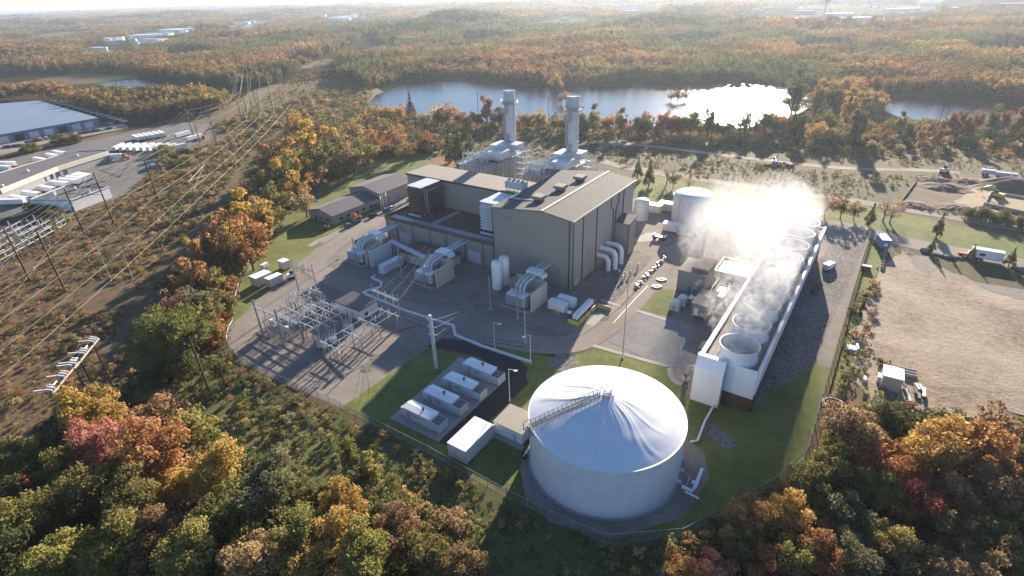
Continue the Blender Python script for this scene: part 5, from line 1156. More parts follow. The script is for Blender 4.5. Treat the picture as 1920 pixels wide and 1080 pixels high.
rows = [((10, 277), (55, 272), 9), ((52, 268), (105, 258), 10), ((70, 263), (122, 254), 9), ((118, 256), (140, 250), 4), ((152, 251), (212, 241), 12), ((165, 245), (190, 240), 5), ((196, 236), (216, 232), 4), ((8, 262), (60, 253), 7)]
n = 0
for ri, (a, b_, k_) in enumerate(rows):
    for k in range(k_):
        f = (k + rc.uniform(-.15, .15)) / k_; p = at(a[0] + (b_[0] - a[0]) * f, a[1] + (b_[1] - a[1]) * f, .1); c = cols[rc.randrange(8)]
        car(p, ROT + .35 + math.pi / 2 * rc.choice((0, 2)), c, f'{c} car in the {nth[ri]} row before the blue grey warehouse', 'cars before the warehouse')
# white vans along the far side of the warehouse
for k in range(13):
    f = k / 12; p = at(82 + 130 * f, 193 + 38 * f, 0)
    o = copy_tree(cars.get('white') or car((0, 0, 0), 0, 'white', 'x', 'x')); o.location = p + Vector((9, 3, .1)); o.rotation_euler = (0, 0, R(20) + rc.uniform(-.2, .2)); o.scale = (1.25, 1.25, 1.6); o['label'] = 'white van in the line along the far side of the warehouse'; o['group'] = 'vans behind the warehouse'; o['category'] = 'van'

# ================================================================ RIGHT FIELD
t = thing('field_shed', 'square cream topped shed in the weeds of the dry field', 'shed', at(1667, 722), ROT + .05)
MB().box(-2.3, 2.3, -2.8, 2.8, 0, 4.2).build('wall', 'cream', t); MB().box(-2.45, 2.45, -2.95, 2.95, 4.2, 4.5).build('roof', 'white', t); MB().box(2.3, 2.38, -1, 1, .1, 2.6).build('door', 'grey', t)
t = thing('small_white_box', 'small white box against the left side of the cream shed', 'box', at(1652, 716), ROT)
MB().box(-1.2, 1.2, -1.1, 1.1, .2, 2.0).build('body', 'white', t); MB().box(-1.3, 1.3, -1.2, 1.2, 2.0, 2.15).build('lid', 'white', t)
t = thing('timber_pile', 'pile of scrap timber and white boards right of the cream shed', 'timber pile', at(1712, 736), ROT)
rr = random.Random(3)
for k in range(13):
    x, y = rr.uniform(-3, 3), rr.uniform(-2.5, 2.5); l = rr.uniform(2, 5.5); o = MB().box(-.35, .35, -l / 2, l / 2, 0, .3).build('plank', rr.choice(['white', 'wood', 'palewood', 'ltgrey', 'rusttrim']), t); o.location = (x, y, .1 + .28 * (k % 4)); o.rotation_euler = (rr.uniform(-.05, .05), 0, rr.choice((0, .1, 1.5, .3)))
t = thing('log_stack', 'rounded grey concrete pipes lying behind the timber pile', 'pipe pile', at(1700, 707), ROT)
for k in range(3): MB().tube([(-2.2, k * 1.4, .6), (2.0, k * 1.4 + .3, .6)], .6, 10).build('pipe', 'concrete', t)
t = thing('white_bench_box', 'white L shaped concrete block lying in the grass by the fence', 'block', at(1597, 655), ROT + .2)
MB().box(-1.6, 1.0, -1.3, 1.3, 0, .8).build('base', 'white', t); MB().box(1.0, 1.6, -1.3, 1.6, 0, 1.5).build('back', 'white', t)
t = thing('white_barrel', 'white barrel lying in the weeds left of the cream shed', 'barrel', at(1621, 714), 1.1)
MB().tube([(-.9, 0, .55), (.9, 0, .55)], .55, 12).build('barrel', 'white', t); MB().tube([(-.6, 0, .55), (-.5, 0, .55)], .6, 12).build('hoop', 'galv', t)
t = thing('rusty_scrap', 'stack of rusty steel plates at the right edge of the field', 'scrap pile', at(1912, 805), ROT)
for k in range(8): o = MB().box(-2.6, 2.6, -.8, .8, 0, .3).build('plate', rr.choice(['rusttrim', 'wood', 'ltgrey']), t); o.location = (rr.uniform(-2, 2), rr.uniform(-5, 5), .1 + .3 * (k % 3)); o.rotation_euler = (0, 0, rr.uniform(-.3, .3))
t = thing('cable_ring', 'dark ring of old cable in the grass by the fence', 'cable ring', at(1560, 757))
MB().tube([(2.6 * math.cos(a), 1.9 * math.sin(a), .35) for a in np.linspace(0, 2 * math.pi, 24)], .3, 6).build('ring', 'trim', t); MB().tube([(2.2 * math.cos(a), 1.6 * math.sin(a), .6) for a in np.linspace(0, 2 * math.pi, 24)], .2, 6).build('coil', 'grey', t)
t = thing('green_bin', 'dark green bin against the straight fence', 'bin', at(1623, 506), ROT)
MB().box(-1.6, 1.6, -.8, .8, .2, 1.7).build('body', 'trim', t); MB().box(-1.7, 1.7, -.9, .9, 1.7, 1.85).build('lid', 'trim', t)
t = thing('box_truck', 'blue grey box truck with white roof at the end of the straight fence', 'truck', at(1651, 462), R(75))
MB().box(-4.4, 2.6, -1.7, 1.7, 1, 4.6).build('box', 'blue', t); MB().box(-4.5, 2.7, -1.8, 1.8, 4.6, 4.75).build('roof', 'white', t); MB().profile([(2.7, .8), (5, .8), (5, 2), (4.2, 3.2), (2.7, 3.3)], -1.5, 1.5).build('cab', 'white', t); MB().lathe([(.7, 0), (.7, .05)], 16).build('badge', 'white', t).location = (-4.42, 0, 2.6)
bpy.data.objects[[o.name for o in t.children if o.name.startswith('badge')][0]].rotation_euler = (0, -math.pi / 2, 0)
[MB().tube([(x, -1.6, .6), (x, 1.6, .6)], .6, 10).build('wheels', 'black', t) for x in (-3, 3.6)]
t = thing('camper_trailer', 'pale green white box trailer parked along the front road', 'trailer', at(1846, 488), ROT + .02)
MB().box(-5, 5, -1.5, 1.5, 1.2, 4.4).build('body', 'white', t); MB().box(-5.1, 5.1, -1.6, 1.6, 4.4, 4.6).build('roof', 'cream', t); MB().box(-2.4, -.6, -1.56, -1.5, 2.2, 3.2).build('window', 'glass', t); MB().box(-4.6, 4.6, -1, 1, .8, 1.2).build('chassis', 'trim', t); [MB().tube([(x, -1.5, .55), (x, 1.5, .55)], .55, 10).build('wheels', 'black', t) for x in (-2.6, -1.3)]
t = thing('pickup_truck', 'white roofed dark pickup partly behind a conifer by the front road', 'truck', at(1812, 481), ROT)
MB().box(-3, 0, -1.1, 1.1, .6, 1.5).build('bed', 'red', t); MB().profile([(0, .6), (3.2, .6), (3.2, 1.5), (2.2, 1.6), (1.6, 2.5), (0, 2.5)], -1.1, 1.1).build('cab', 'white', t); [MB().tube([(x, -1.15, .5), (x, 1.15, .5)], .5, 10).build('wheels', 'black', t) for x in (-2, 2.2)]
BG = 'boulders along the front road'
rocks = []
for i, (x, y, s_) in enumerate(((1733, 471, 1.9), (1738, 467, 1.3), (1756, 478, 1.0), (1766, 480, 1.2), (1773, 482, 1.4), (1782, 483, 1.5), (1792, 484, 1.0), (1800, 485, 1.1), (1912, 506, 1.8), (1900, 502, 1.2))):
    if not rocks:
        o = MB().ball((0, 0, .35), 1.0, 9, .7, .22).build('boulder', 'rock'); rocks.append(o)
    else: o = rocks[0].copy(); COL.objects.link(o)
    o.location = at(x, y, .1); o.scale = (s_, s_ * .8, s_ * .75); o.rotation_euler = (0, 0, i * 1.1)
    tag(o, 'grey boulder beside the front road, %s from the left of the row' % nth[i], 'boulder', BG)
t = thing('stone_row', 'row of pale stones laid in a line on the grass strip', 'stone row', at(1656, 500))
for k in range(9): p = at(1661 - k * .9, 470 + k * 4.6) - t.location; MB().ball((p.x, p.y, .4), .8, 8, .7, .2).build('stone', 'rock', t)
# construction site
for i, (x, y, r_, h) in enumerate(((1715, 385, 9, 1.4), (1770, 352, 11, 2.2), (1815, 342, 9, 1.8), (1905, 352, 16, 5.5), (1850, 352, 8, 1.6), (1800, 393, 10, 1.6), (1845, 398, 8, 1.4), (1755, 338, 9, 1.6))):
    mb = MB(); nn = 22; vs_ = [(0, 0, h)]; rr = random.Random(i)
    for j in range(1, 6):
        for k in range(nn): a = 2 * math.pi * k / nn; q = r_ * j / 5 * (1 + rr.uniform(-.12, .12)); vs_.append((q * math.cos(a) * 1.3, q * math.sin(a), max(-.1, h * (math.cos(math.pi * j / 5) + 1) / 2 + rr.uniform(-.2, .2)) if j < 5 else -.1))
    mb.add(vs_, [(0, 1 + k, 1 + (k + 1) % nn) for k in range(nn)] + [(1 + j * nn + k, 1 + (j + 1) * nn + k, 1 + (j + 1) * nn + (k + 1) % nn, 1 + j * nn + (k + 1) % nn) for j in range(4) for k in range(nn)])
    o = mb.build('earth_mound', 'sand' if i in (4, 6) else 'dirt'); o.location = at(x, y); o.rotation_euler = (0, 0, ROT)
    tag(o, 'heap of bare %s earth on the building site, %s from the left' % ('sandy' if i in (4, 6) else 'brown', nth[[0, 2, 4, 7, 6, 3, 5, 1][i]]), 'earth heap', 'earth heaps')
pts = [at(1845, 385), at(1856, 364), at(1990, 386), at(1990, 418)]; o_ = pts[0]
t = thing('building_foundation', 'long pale concrete foundation wall round sandy fill', 'foundation', o_); mb = MB()
for a, b_ in zip(pts, pts[1:] + pts[:1]):
    d = (b_ - a).normalized(); n = Vector((-d.y, d.x, 0)) * .35; mb.prism([tuple((a - o_ - n - d * .3).xy), tuple((b_ - o_ - n + d * .3).xy), tuple((b_ - o_ + n + d * .3).xy), tuple((a - o_ + n - d * .3).xy)], .05, 1.6 + random.uniform(0, .02))
mb.build('wall', 'concrete', t); MB().prism([tuple((p - o_).xy) for p in pts], .1, .6).build('fill', 'sand', t)
for nm, lb, x, y, rz, mat in (('excavator', 'pale green excavator on the sand track', 1770, 325, .4, 'cream'), ('excavator', 'yellow brown excavator inside the foundation', 1870, 372, 2, 'yellow'), ('excavator', 'white dark excavator on the brown waste heap left of the track', 1452, 308, 1, 'ltgrey')):
    t = thing(nm, lb, 'digger', at(x, y, .1), rz); MB().box(-2.2, 2.2, -1.6, 1.6, .1, 1.2).build('tracks', 'black', t); MB().box(-2.2, 1.8, -1.4, 1.4, 1.2, 2.8).build('body', mat, t); MB().box(.2, 1.9, .2, 1.4, 2.8, 4.2).build('cab', 'glass', t); MB().tube([(1.8, -.3, 2.4), (4.5, -.3, 5.4), (7.4, -.3, 3.8), (7.8, -.3, 1)], .32, 5).build('arm', mat, t)
for i, (x, y, mat) in enumerate(((1858, 330, 'blue'), (1885, 335, 'ltgrey'))):
    t = thing('dump_truck', ['blue cab dump truck at the edge of the building site', 'pale dump truck at the edge of the building site'][i], 'truck', at(x, y, .1), ROT); MB().box(-5, 1.6, -1.5, 1.5, 1.3, 3.4).build('bed', 'ltgrey', t); MB().box(2, 4.4, -1.4, 1.4, 1, 3.4).build('cab', mat, t); [MB().tube([(q, -1.5, .7), (q, 1.5, .7)], .7, 10).build('wheels', 'black', t) for q in (-3.6, -2, 3)]
t = thing('silt_fence', 'pale green silt fence slanting across the weeds by the bare ground', 'fence', at(1690, 378)); a, b_ = Vector((0, 0, 0)), at(1717, 342) - t.location
mb = MB(); mb.add([(a.x, a.y, 0), (b_.x, b_.y, 0), (b_.x, b_.y, 1.1), (a.x, a.y, 1.1), (a.x + .1, a.y, 0), (b_.x + .1, b_.y, 0), (b_.x + .1, b_.y, 1.1), (a.x + .1, a.y, 1.1)], [(0, 1, 2, 3), (7, 6, 5, 4), (3, 2, 6, 7)]); mb.build('cloth', paint('silt_cloth', (.30, .42, .30)), t)
for k in range(8): q = a.lerp(b_, k / 7); MB().tube([(q.x, q.y, 0), (q.x, q.y, 1.3)], .06, 4).build('stake', 'palewood', t)
mb = MB(); rr = random.Random(8)
for k in range(26): x, y = rr.gauss(0, 5), rr.gauss(0, 3); mb.ball((x, y, .6), rr.uniform(.8, 2.2), 7, .7, .25)
o = mb.build('waste_heap', 'dirt'); o.location = at(1455, 312); tag(o, 'dark rough waste heap beside the sand track', 'waste heap')
# ================================================================ VEGETATION
def leafmat(name, inst):
    m, nt, b = newmat(name); nt.nodes.remove(b)
    if inst: a = N(nt, 'ShaderNodeAttribute', attribute_type='INSTANCER', attribute_name='tint'); col = a.outputs['Color']
    else: col = N(nt, 'ShaderNodeObjectInfo').outputs['Color']
    isl = N(nt, 'ShaderNodeNewGeometry').outputs['Random Per Island']
    hs = N(nt, 'ShaderNodeHueSaturation'); nt.links.new(col, hs.inputs['Color'])
    nt.links.new(math_(nt, 'ADD', math_(nt, 'MULTIPLY', isl, .045), .478), hs.inputs['Hue'])
    wn = N(nt, 'ShaderNodeTexWhiteNoise', noise_dimensions='1D'); nt.links.new(isl, wn.inputs['W'])
    nt.links.new(math_(nt, 'ADD', math_(nt, 'MULTIPLY', wn.outputs[0], .6), .95), hs.inputs['Value'])
    d = N(nt, 'ShaderNodeBsdfDiffuse'); t_ = N(nt, 'ShaderNodeBsdfTranslucent'); mx = N(nt, 'ShaderNodeMixShader'); mx.inputs[0].default_value = .5
    nt.links.new(hs.outputs[0], d.inputs[0]); nt.links.new(hs.outputs[0], t_.inputs[0])
    nt.links.new(d.outputs[0], mx.inputs[1]); nt.links.new(t_.outputs[0], mx.inputs[2]); nt.links.new(mx.outputs[0], nt.nodes['Material Output'].inputs[0])
    return m
M['leaf'] = leafmat('leaves', False); M['leaf_i'] = leafmat('forest_leaves', True)
def quads(P, Nn, size, r):
    """one small leaf spray per point"""
    n = len(P); ref = r.normal(size=(n, 3)); a = np.cross(Nn, ref); a /= np.linalg.norm(a, axis=1)[:, None] + 1e-9; b = np.cross(Nn, a); b /= np.linalg.norm(b, axis=1)[:, None] + 1e-9
    s = (size * (.35 + 1.15 * r.beta(1.4, 1.8, n)))[:, None]; e = r.uniform(.55, 1.0, n)[:, None]
    V = np.stack([P - a * s, P - b * s * e + Nn * s * .25, P + a * s, P + b * s * e + Nn * s * .25], 1).reshape(-1, 3)
    return V
def npmesh(name, V, mats, nf, extra=None):
    me = bpy.data.meshes.new(name); me.vertices.add(len(V)); me.vertices.foreach_set('co', V.astype(np.float32).ravel())
    me.loops.add(nf * 4); me.loops.foreach_set('vertex_index', np.arange(nf * 4, dtype=np.int32)); me.polygons.add(nf)
    me.polygons.foreach_set('loop_start', np.arange(0, nf * 4, 4, dtype=np.int32))
    for m in mats: me.materials.append(M[m])
    me.update(); me.validate(); return me
def crown_mesh(name, seed, lobes, per, leaf, shape='round', mat='leaf', hgt=11.0, Rr=5.0, open_=.1):
    r = np.random.default_rng(seed); Ps, Ns = [], []; cents = []
    zc = hgt * .62; vz = hgt * .37
    for i in range(lobes):
        u = r.uniform(-.75, 1); th = i * 2.39996 + r.uniform(-.5, .5); rad = math.sqrt(max(0, 1 - u * u)) ** .8
        k = r.uniform(.5, .95) if i > lobes * .2 else r.uniform(.0, .4)
        if shape == 'cone':
            f = r.uniform(0, 1) ** .8; c = np.array([math.cos(th) * Rr * .62 * (1 - f) , math.sin(th) * Rr * .62 * (1 - f), hgt * (.12 + .84 * f)]); lr = Rr * .34 * (1.1 - f)
        elif shape == 'tall':
            c = np.array([math.cos(th) * rad * Rr * k * .7, math.sin(th) * rad * Rr * k * .7, zc + u * vz * k * 1.35]); lr = Rr * r.uniform(.2, .34)
        elif shape == 'bush':
            c = np.array([math.cos(th) * rad * Rr * k, math.sin(th) * rad * Rr * k, hgt * .42 + u * hgt * .36]); lr = Rr * r.uniform(.25, .42)
        else:
            c = np.array([math.cos(th) * rad * Rr * k * (1 + .22 * math.sin(th * 2 + seed)), math.sin(th) * rad * Rr * k * (1 + .22 * math.cos(th * 2 + seed * 2)), zc + u * vz * k * 1.15 + .8 * math.sin(th + seed)]); lr = Rr * r.uniform(.13, .40)
        cents.append(c)
        n = int(per * (lr / (Rr * .32)) ** 1.6) + 3
        d = r.normal(size=(n, 3)); d[:, 2] += .35; d /= np.linalg.norm(d, axis=1)[:, None]
        rr_ = lr * r.uniform(.55, 1.12, n)[:, None] * (1 + .18 * np.sin(d[:, :1] * 5 + i) * np.cos(d[:, 1:2] * 4 + i))
        Ps.append(c + d * rr_ * np.array([1, 1, .85])); Ns.append(d + r.normal(size=(n, 3)) * .55)
    P_ = np.concatenate(Ps); Nn = np.concatenate(Ns); Nn /= np.linalg.norm(Nn, axis=1)[:, None]
    P_[:, 2] = np.maximum(P_[:, 2], .15)
    return npmesh(name, quads(P_, Nn, leaf, r), [mat], len(P_)), cents
def trunk_mesh(name, seed, cents, hgt, mat='bark', base=.34):
    rr = random.Random(seed); mb = MB(); top = hgt * .72
    mb.tube([(0, 0, -.2), (.1, .05, hgt * .25), (rr.uniform(-.3, .3), rr.uniform(-.3, .3), hgt * .5), (rr.uniform(-.4, .4), rr.uniform(-.4, .4), top)], base, 7, base * .3)
    for c in cents[::max(1, len(cents) // 12)]:
        z = min(c[2] * .55, top * .8); mb.tube([(0, 0, z * .8), (c[0] * .5, c[1] * .5, z + (c[2] - z) * .45), tuple(c)], base * .38, 5, .04)
    me = bpy.data.meshes.new(name); me.from_pydata(mb.v, [], mb.f); me.materials.append(M[mat]); return me
PROT = {}
def proto(kind, seed, lobes, per, leaf, shape, hgt, Rr, mat='bark'):
    cm, ce = crown_mesh('crown', seed, lobes, per, leaf, shape, 'leaf', hgt, Rr); tm = trunk_mesh('trunk', seed, ce, hgt, mat)
    PROT.setdefault(kind, []).append((cm, tm, hgt, Rr))
for s_ in range(5): proto('oak', 100 + s_, 40 + 5 * s_, 210, .25, 'round', 10.5 + s_ * .5, 5)
for s_ in range(2): proto('tall', 120 + s_, 34, 120, .30, 'tall', 13, 4)
for s_ in range(2): proto('small', 140 + s_, 22, 80, .34, 'round', 10, 5)
for s_ in range(2): proto('bush', 160 + s_, 20, 80, .26, 'bush', 5, 4)
proto('conifer', 180, 60, 60, .24, 'cone', 12, 3.4)
proto('thin', 190, 26, 34, .20, 'round', 11, 4.4, 'palebark')
KN = {'oak': 'deciduous_tree', 'tall': 'deciduous_tree', 'small': 'deciduous_tree', 'bush': 'shrub', 'conifer': 'conifer_tree', 'thin': 'bare_tree'}
CT = {'gold': (.37, .235, .075), 'yellow': (.42, .29, .065), 'orange': (.36, .195, .08), 'rust': (.26, .125, .055), 'red': (.29, .10, .06), 'salmon': (.36, .165, .11), 'tan': (.27, .185, .095), 'brown': (.20, .135, .07), 'olive': (.17, .15, .055), 'green': (.125, .128, .044), 'dark green': (.078, .084, .034), 'yellow green': (.22, .195, .06), 'grey green': (.145, .145, .075)}
TREES = []
trr = random.Random(21)
def tree(cx, cy, rpx, colr, zone, kind='oak', ground=False):
    """cx, cy: crown middle (or foot, if ground) read off the photo; rpx: crown radius there"""
    if 'wood' in zone and colr in ('dark green', 'green'): colr = trr.choice({'dark green': ('dark green', 'olive', 'tan', 'yellow green'), 'green': ('olive', 'yellow green', 'tan', 'green')}[colr])
    cm, tm, hg, Rr = trr.choice(PROT[kind]); zf = .46 if kind == 'bush' else .62
    z = 0
    for _ in range(4):
        p = at(cx, cy, 0 if ground else z); Rw = rpx * scale_at(p); s = Rw / Rr; z = hg * s * zf
    t = thing(KN[kind], '', 'shrub' if kind == 'bush' else 'tree', (p.x, p.y, 0), trr.uniform(0, 6.28))
    sz = s * trr.uniform(.88, 1.1); t.scale = (s, s, sz)
    for nm, me in (('crown', cm), ('trunk', tm)):
        o = bpy.data.objects.new(nm, me); COL.objects.link(o); o.parent = t
        if nm == 'crown':
            c = CT[colr]; k = trr.uniform(.85, 1.15); o.color = (c[0] * k, c[1] * k * trr.uniform(.92, 1.08), c[2] * k, 1)
    TREES.append((t, zone, colr, KN[kind], pix((p.x, p.y, 0))[0])); return t
def many(zone, kind, txt):
    for q in txt.split(';'):
        q = q.strip()
        if q: a = q.split(','); tree(float(a[0]), float(a[1]), float(a[2]), a[3].strip(), zone, a[4].strip() if len(a) > 4 else kind)
Z1 = 'in the lower left wood'
many(Z1, 'oak', '172,772,52,gold;186,828,50,salmon;285,850,60,orange;402,882,54,gold;275,806,15,red,bush;68,920,33,red,small;60,978,52,yellow green;112,872,40,yellow green;215,885,38,olive;150,925,55,green;240,945,55,dark green;335,965,45,brown,thin;420,960,56,green;500,925,52,grey green;560,1000,55,olive;625,1015,55,gold;480,1045,56,green;345,1040,60,dark green;205,1015,62,dark green;100,1050,60,dark green;20,1040,55,dark green;275,1010,50,brown;690,880,28,yellow green,tall;668,905,24,olive,tall;708,962,33,grey green,bush;655,850,22,yellow green,tall;685,1045,52,green;740,1000,50,tan;800,1030,52,olive;850,980,40,tan,small;640,955,42,gold;20,870,40,green;20,930,40,dark green;405,960,20,orange,small;330,915,36,gold;355,800,48,yellow green,bush;300,775,46,green,bush;250,790,40,green,bush;560,1065,45,gold;860,1062,42,brown;905,1075,16,orange,bush;610,930,26,olive,bush;745,935,22,olive,bush;735,905,20,green,bush;790,960,24,tan,bush')
Z2 = 'in the lower right wood'
many(Z2, 'oak', '1602,805,55,green;1680,800,42,dark green;1748,840,56,gold;1832,850,56,orange;1880,802,46,tan,small;1662,868,52,rust;1548,880,42,olive;1497,908,38,olive;1412,965,46,orange;1474,975,42,gold;1592,965,46,grey green;1522,932,40,olive;1690,930,38,gold;1735,945,40,red;1800,935,44,tan;1885,935,48,tan;1480,1045,42,yellow green;1532,1055,44,rust;1603,1052,48,grey green;1440,1062,38,rust;1345,1065,38,salmon;1288,1068,28,orange;1560,1008,38,olive;1662,1012,42,dark green;1700,1045,46,brown,thin;1868,1025,48,dark green;1795,1012,46,brown;1258,1060,18,orange,small;1910,870,40,olive;1570,840,28,yellow green;1640,920,34,yellow green;1760,1060,40,dark green;1830,1065,44,dark green;1912,1060,44,brown;1390,1030,34,olive;1740,900,30,olive;1870,880,36,orange;1505,1000,30,yellow,small;1240,1070,20,brown,thin;1650,775,26,grey green,small')
Z3 = 'in the hedge left of the curved fence'
many(Z3, 'small', '478,440,38,orange;440,412,36,orange;520,372,34,olive;556,350,30,gold;495,402,34,gold;465,470,34,rust;425,445,34,gold;590,330,26,orange;540,325,40,green;600,296,40,green;575,262,26,yellow,tall;620,262,26,yellow,tall;640,275,36,olive;680,285,30,olive;705,270,24,rust;742,262,24,orange;800,262,18,rust;500,345,30,dark green;362,510,36,orange;392,520,28,orange;332,560,26,salmon,thin;322,625,54,green,oak;285,655,42,olive,oak;382,600,36,yellow green;402,618,26,orange;424,560,28,olive;372,560,30,grey green;410,470,34,rust;455,400,26,yellow,tall;525,330,20,yellow,tall;545,300,24,gold,tall;500,300,22,orange,tall;570,380,24,tan;560,225,20,gold;610,235,22,olive;660,245,20,tan;720,238,20,olive;400,440,26,tan;452,440,24,gold;478,380,26,tan,thin;440,480,24,olive;405,530,24,yellow green;370,620,28,green;350,680,30,green;410,690,28,green;300,700,32,dark green,bush;660,300,26,tan;630,310,24,olive;760,280,20,olive;520,405,20,yellow green;840,262,20,dark green,conifer;858,270,22,dark green,conifer;880,265,18,green,conifer;365,475,20,gold,tall')
Z4 = 'on the near shore of the lake'
r_ = random.Random(5)
for i in range(50):
    x = 705 + i * 15.8 + r_.uniform(-5, 5); f = (x - 705) / 790
    y = 228 + 30 * min(1, f * 1.6) + r_.uniform(-4, 5)
    if 755 < x < 775: tree(x, y - 8, 14, 'dark green', Z4, 'conifer', True); continue
    tree(x, y, r_.uniform(13, 18), r_.choice(['olive', 'olive', 'yellow green', 'tan', 'orange', 'rust', 'olive', 'grey green', 'gold']), Z4, r_.choice(['small', 'small', 'oak', 'tall']), True)
for x, y, q, c in ((1213, 247, 15, 'red'), (1155, 240, 14, 'salmon'), (830, 236, 14, 'orange'), (1045, 170, 16, 'gold'), (1052, 195, 9, 'tan'), (1062, 192, 9, 'orange'), (1258, 190, 8, 'brown'), (1270, 192, 10, 'brown'), (1284, 190, 8, 'olive')): tree(x, y, q, c, 'standing in or by the water', 'small', True)
Z5 = 'on the right bank beyond the heath'
for i in range(46):
    x = 1430 + i * 11 + r_.uniform(-8, 8); y = r_.choice((225, 240, 256, 270)) + r_.uniform(-6, 6)
    if x > 1645: y = max(y, 252)
    tree(x, y, r_.uniform(15, 24) if x < 1645 else r_.uniform(10, 15), r_.choice(['orange', 'gold', 'olive', 'yellow green', 'green', 'olive', 'rust', 'grey green']), Z5, r_.choice(['small', 'small', 'tall', 'bush']), True)
for x, y, q, c in ((1545, 196, 17, 'orange'), (1562, 188, 16, 'olive'), (1580, 197, 18, 'gold'), (1598, 189, 17, 'orange'), (1615, 198, 17, 'olive'), (1632, 190, 16, 'rust'), (1555, 210, 18, 'olive'), (1590, 212, 18, 'orange'), (1625, 212, 18, 'tan'), (1530, 208, 16, 'gold'), (1645, 212, 15, 'orange')): tree(x, y, q, c, 'on the wooded point between both waters', 'oak', True)
Z6 = 'by the front and back roads'
for x, y, q, c, k in ((1424, 398, 17, 'rust', 'thin'), (1440, 400, 16, 'brown', 'small'), (1470, 400, 17, 'tan', 'thin'), (1490, 402, 14, 'brown', 'thin'), (1545, 405, 20, 'rust', 'small'), (1575, 410, 18, 'tan', 'small'), (1600, 412, 16, 'brown', 'small'), (1628, 425, 13, 'dark green', 'conifer'), (1655, 415, 22, 'tan', 'thin'), (1668, 418, 18, 'rust', 'thin'), (1755, 444, 13, 'dark green', 'conifer'), (1744, 474, 10, 'dark green', 'conifer'), (1819, 486, 9, 'dark green', 'conifer'), (1890, 500, 12, 'dark green', 'conifer'), (1216, 350, 14, 'dark green', 'conifer'), (1195, 335, 12, 'dark green', 'conifer'), (1250, 345, 15, 'tan', 'thin'), (1262, 352, 14, 'olive', 'small'), (1290, 355, 12, 'rust', 'thin'), (1365, 372, 14, 'tan', 'thin'), (1385, 380, 12, 'brown', 'thin'), (1835, 412, 20, 'grey green', 'bush'), (1855, 415, 18, 'green', 'bush'), (1880, 420, 20, 'olive', 'bush'), (1910, 428, 18, 'grey green', 'bush'), (1815, 408, 14, 'green', 'bush')): tree(x, y, q, c, Z6, k, True)
Z7 = 'in the beds before the offices'
for x, y, q, c in ((667, 412, 10, 'salmon'), (703, 391, 10, 'orange'), (612, 430, 9, 'salmon'), (728, 377, 8, 'rust'), (745, 370, 9, 'rust')): tree(x, y, q, c, Z7, 'bush', True)
for i in range(22):   # dark bushes round the truck yard and corridor
    x, y = ((r_.uniform(230, 340), r_.uniform(288, 325)), (r_.uniform(140, 260), r_.uniform(236, 262)), (r_.uniform(60, 190), r_.uniform(395, 440)))[i % 3]
    if i % 3 == 0: x, y = r_.uniform(305, 372), r_.uniform(285, 312)
    if i % 3 == 1: x = r_.uniform(0, 245); y = 296 - x * .205 + r_.uniform(-2, 2)
    tree(x, y, r_.uniform(8, 16), r_.choice(['olive', 'green', 'dark green', 'yellow green']), 'round the truck yard', 'bush', True)
ORD = 'first second third fourth fifth sixth seventh eighth ninth tenth eleventh twelfth thirteenth fourteenth fifteenth sixteenth seventeenth eighteenth nineteenth twentieth'.split()
ORD += [a + '-' + b for a in ('twenty', 'thirty', 'forty', 'fifty', 'sixty') for b in ORD[:9]]
grp = {}
for e in TREES: grp.setdefault((e[1], e[2], e[3]), []).append(e)
for (zone, colr, kn), es in grp.items():
    es.sort(key=lambda e: e[4]); nm = kn.replace('_', ' ').replace('deciduous ', 'leafy ')
    for i, e in enumerate(es):
        e[0]['label'] = f'{colr} {nm} {zone}' + ('' if len(es) == 1 else f', {ORD[i]} from left'); e[0]['group'] = ('shrubs ' if kn == 'shrub' else 'trees ') + zone

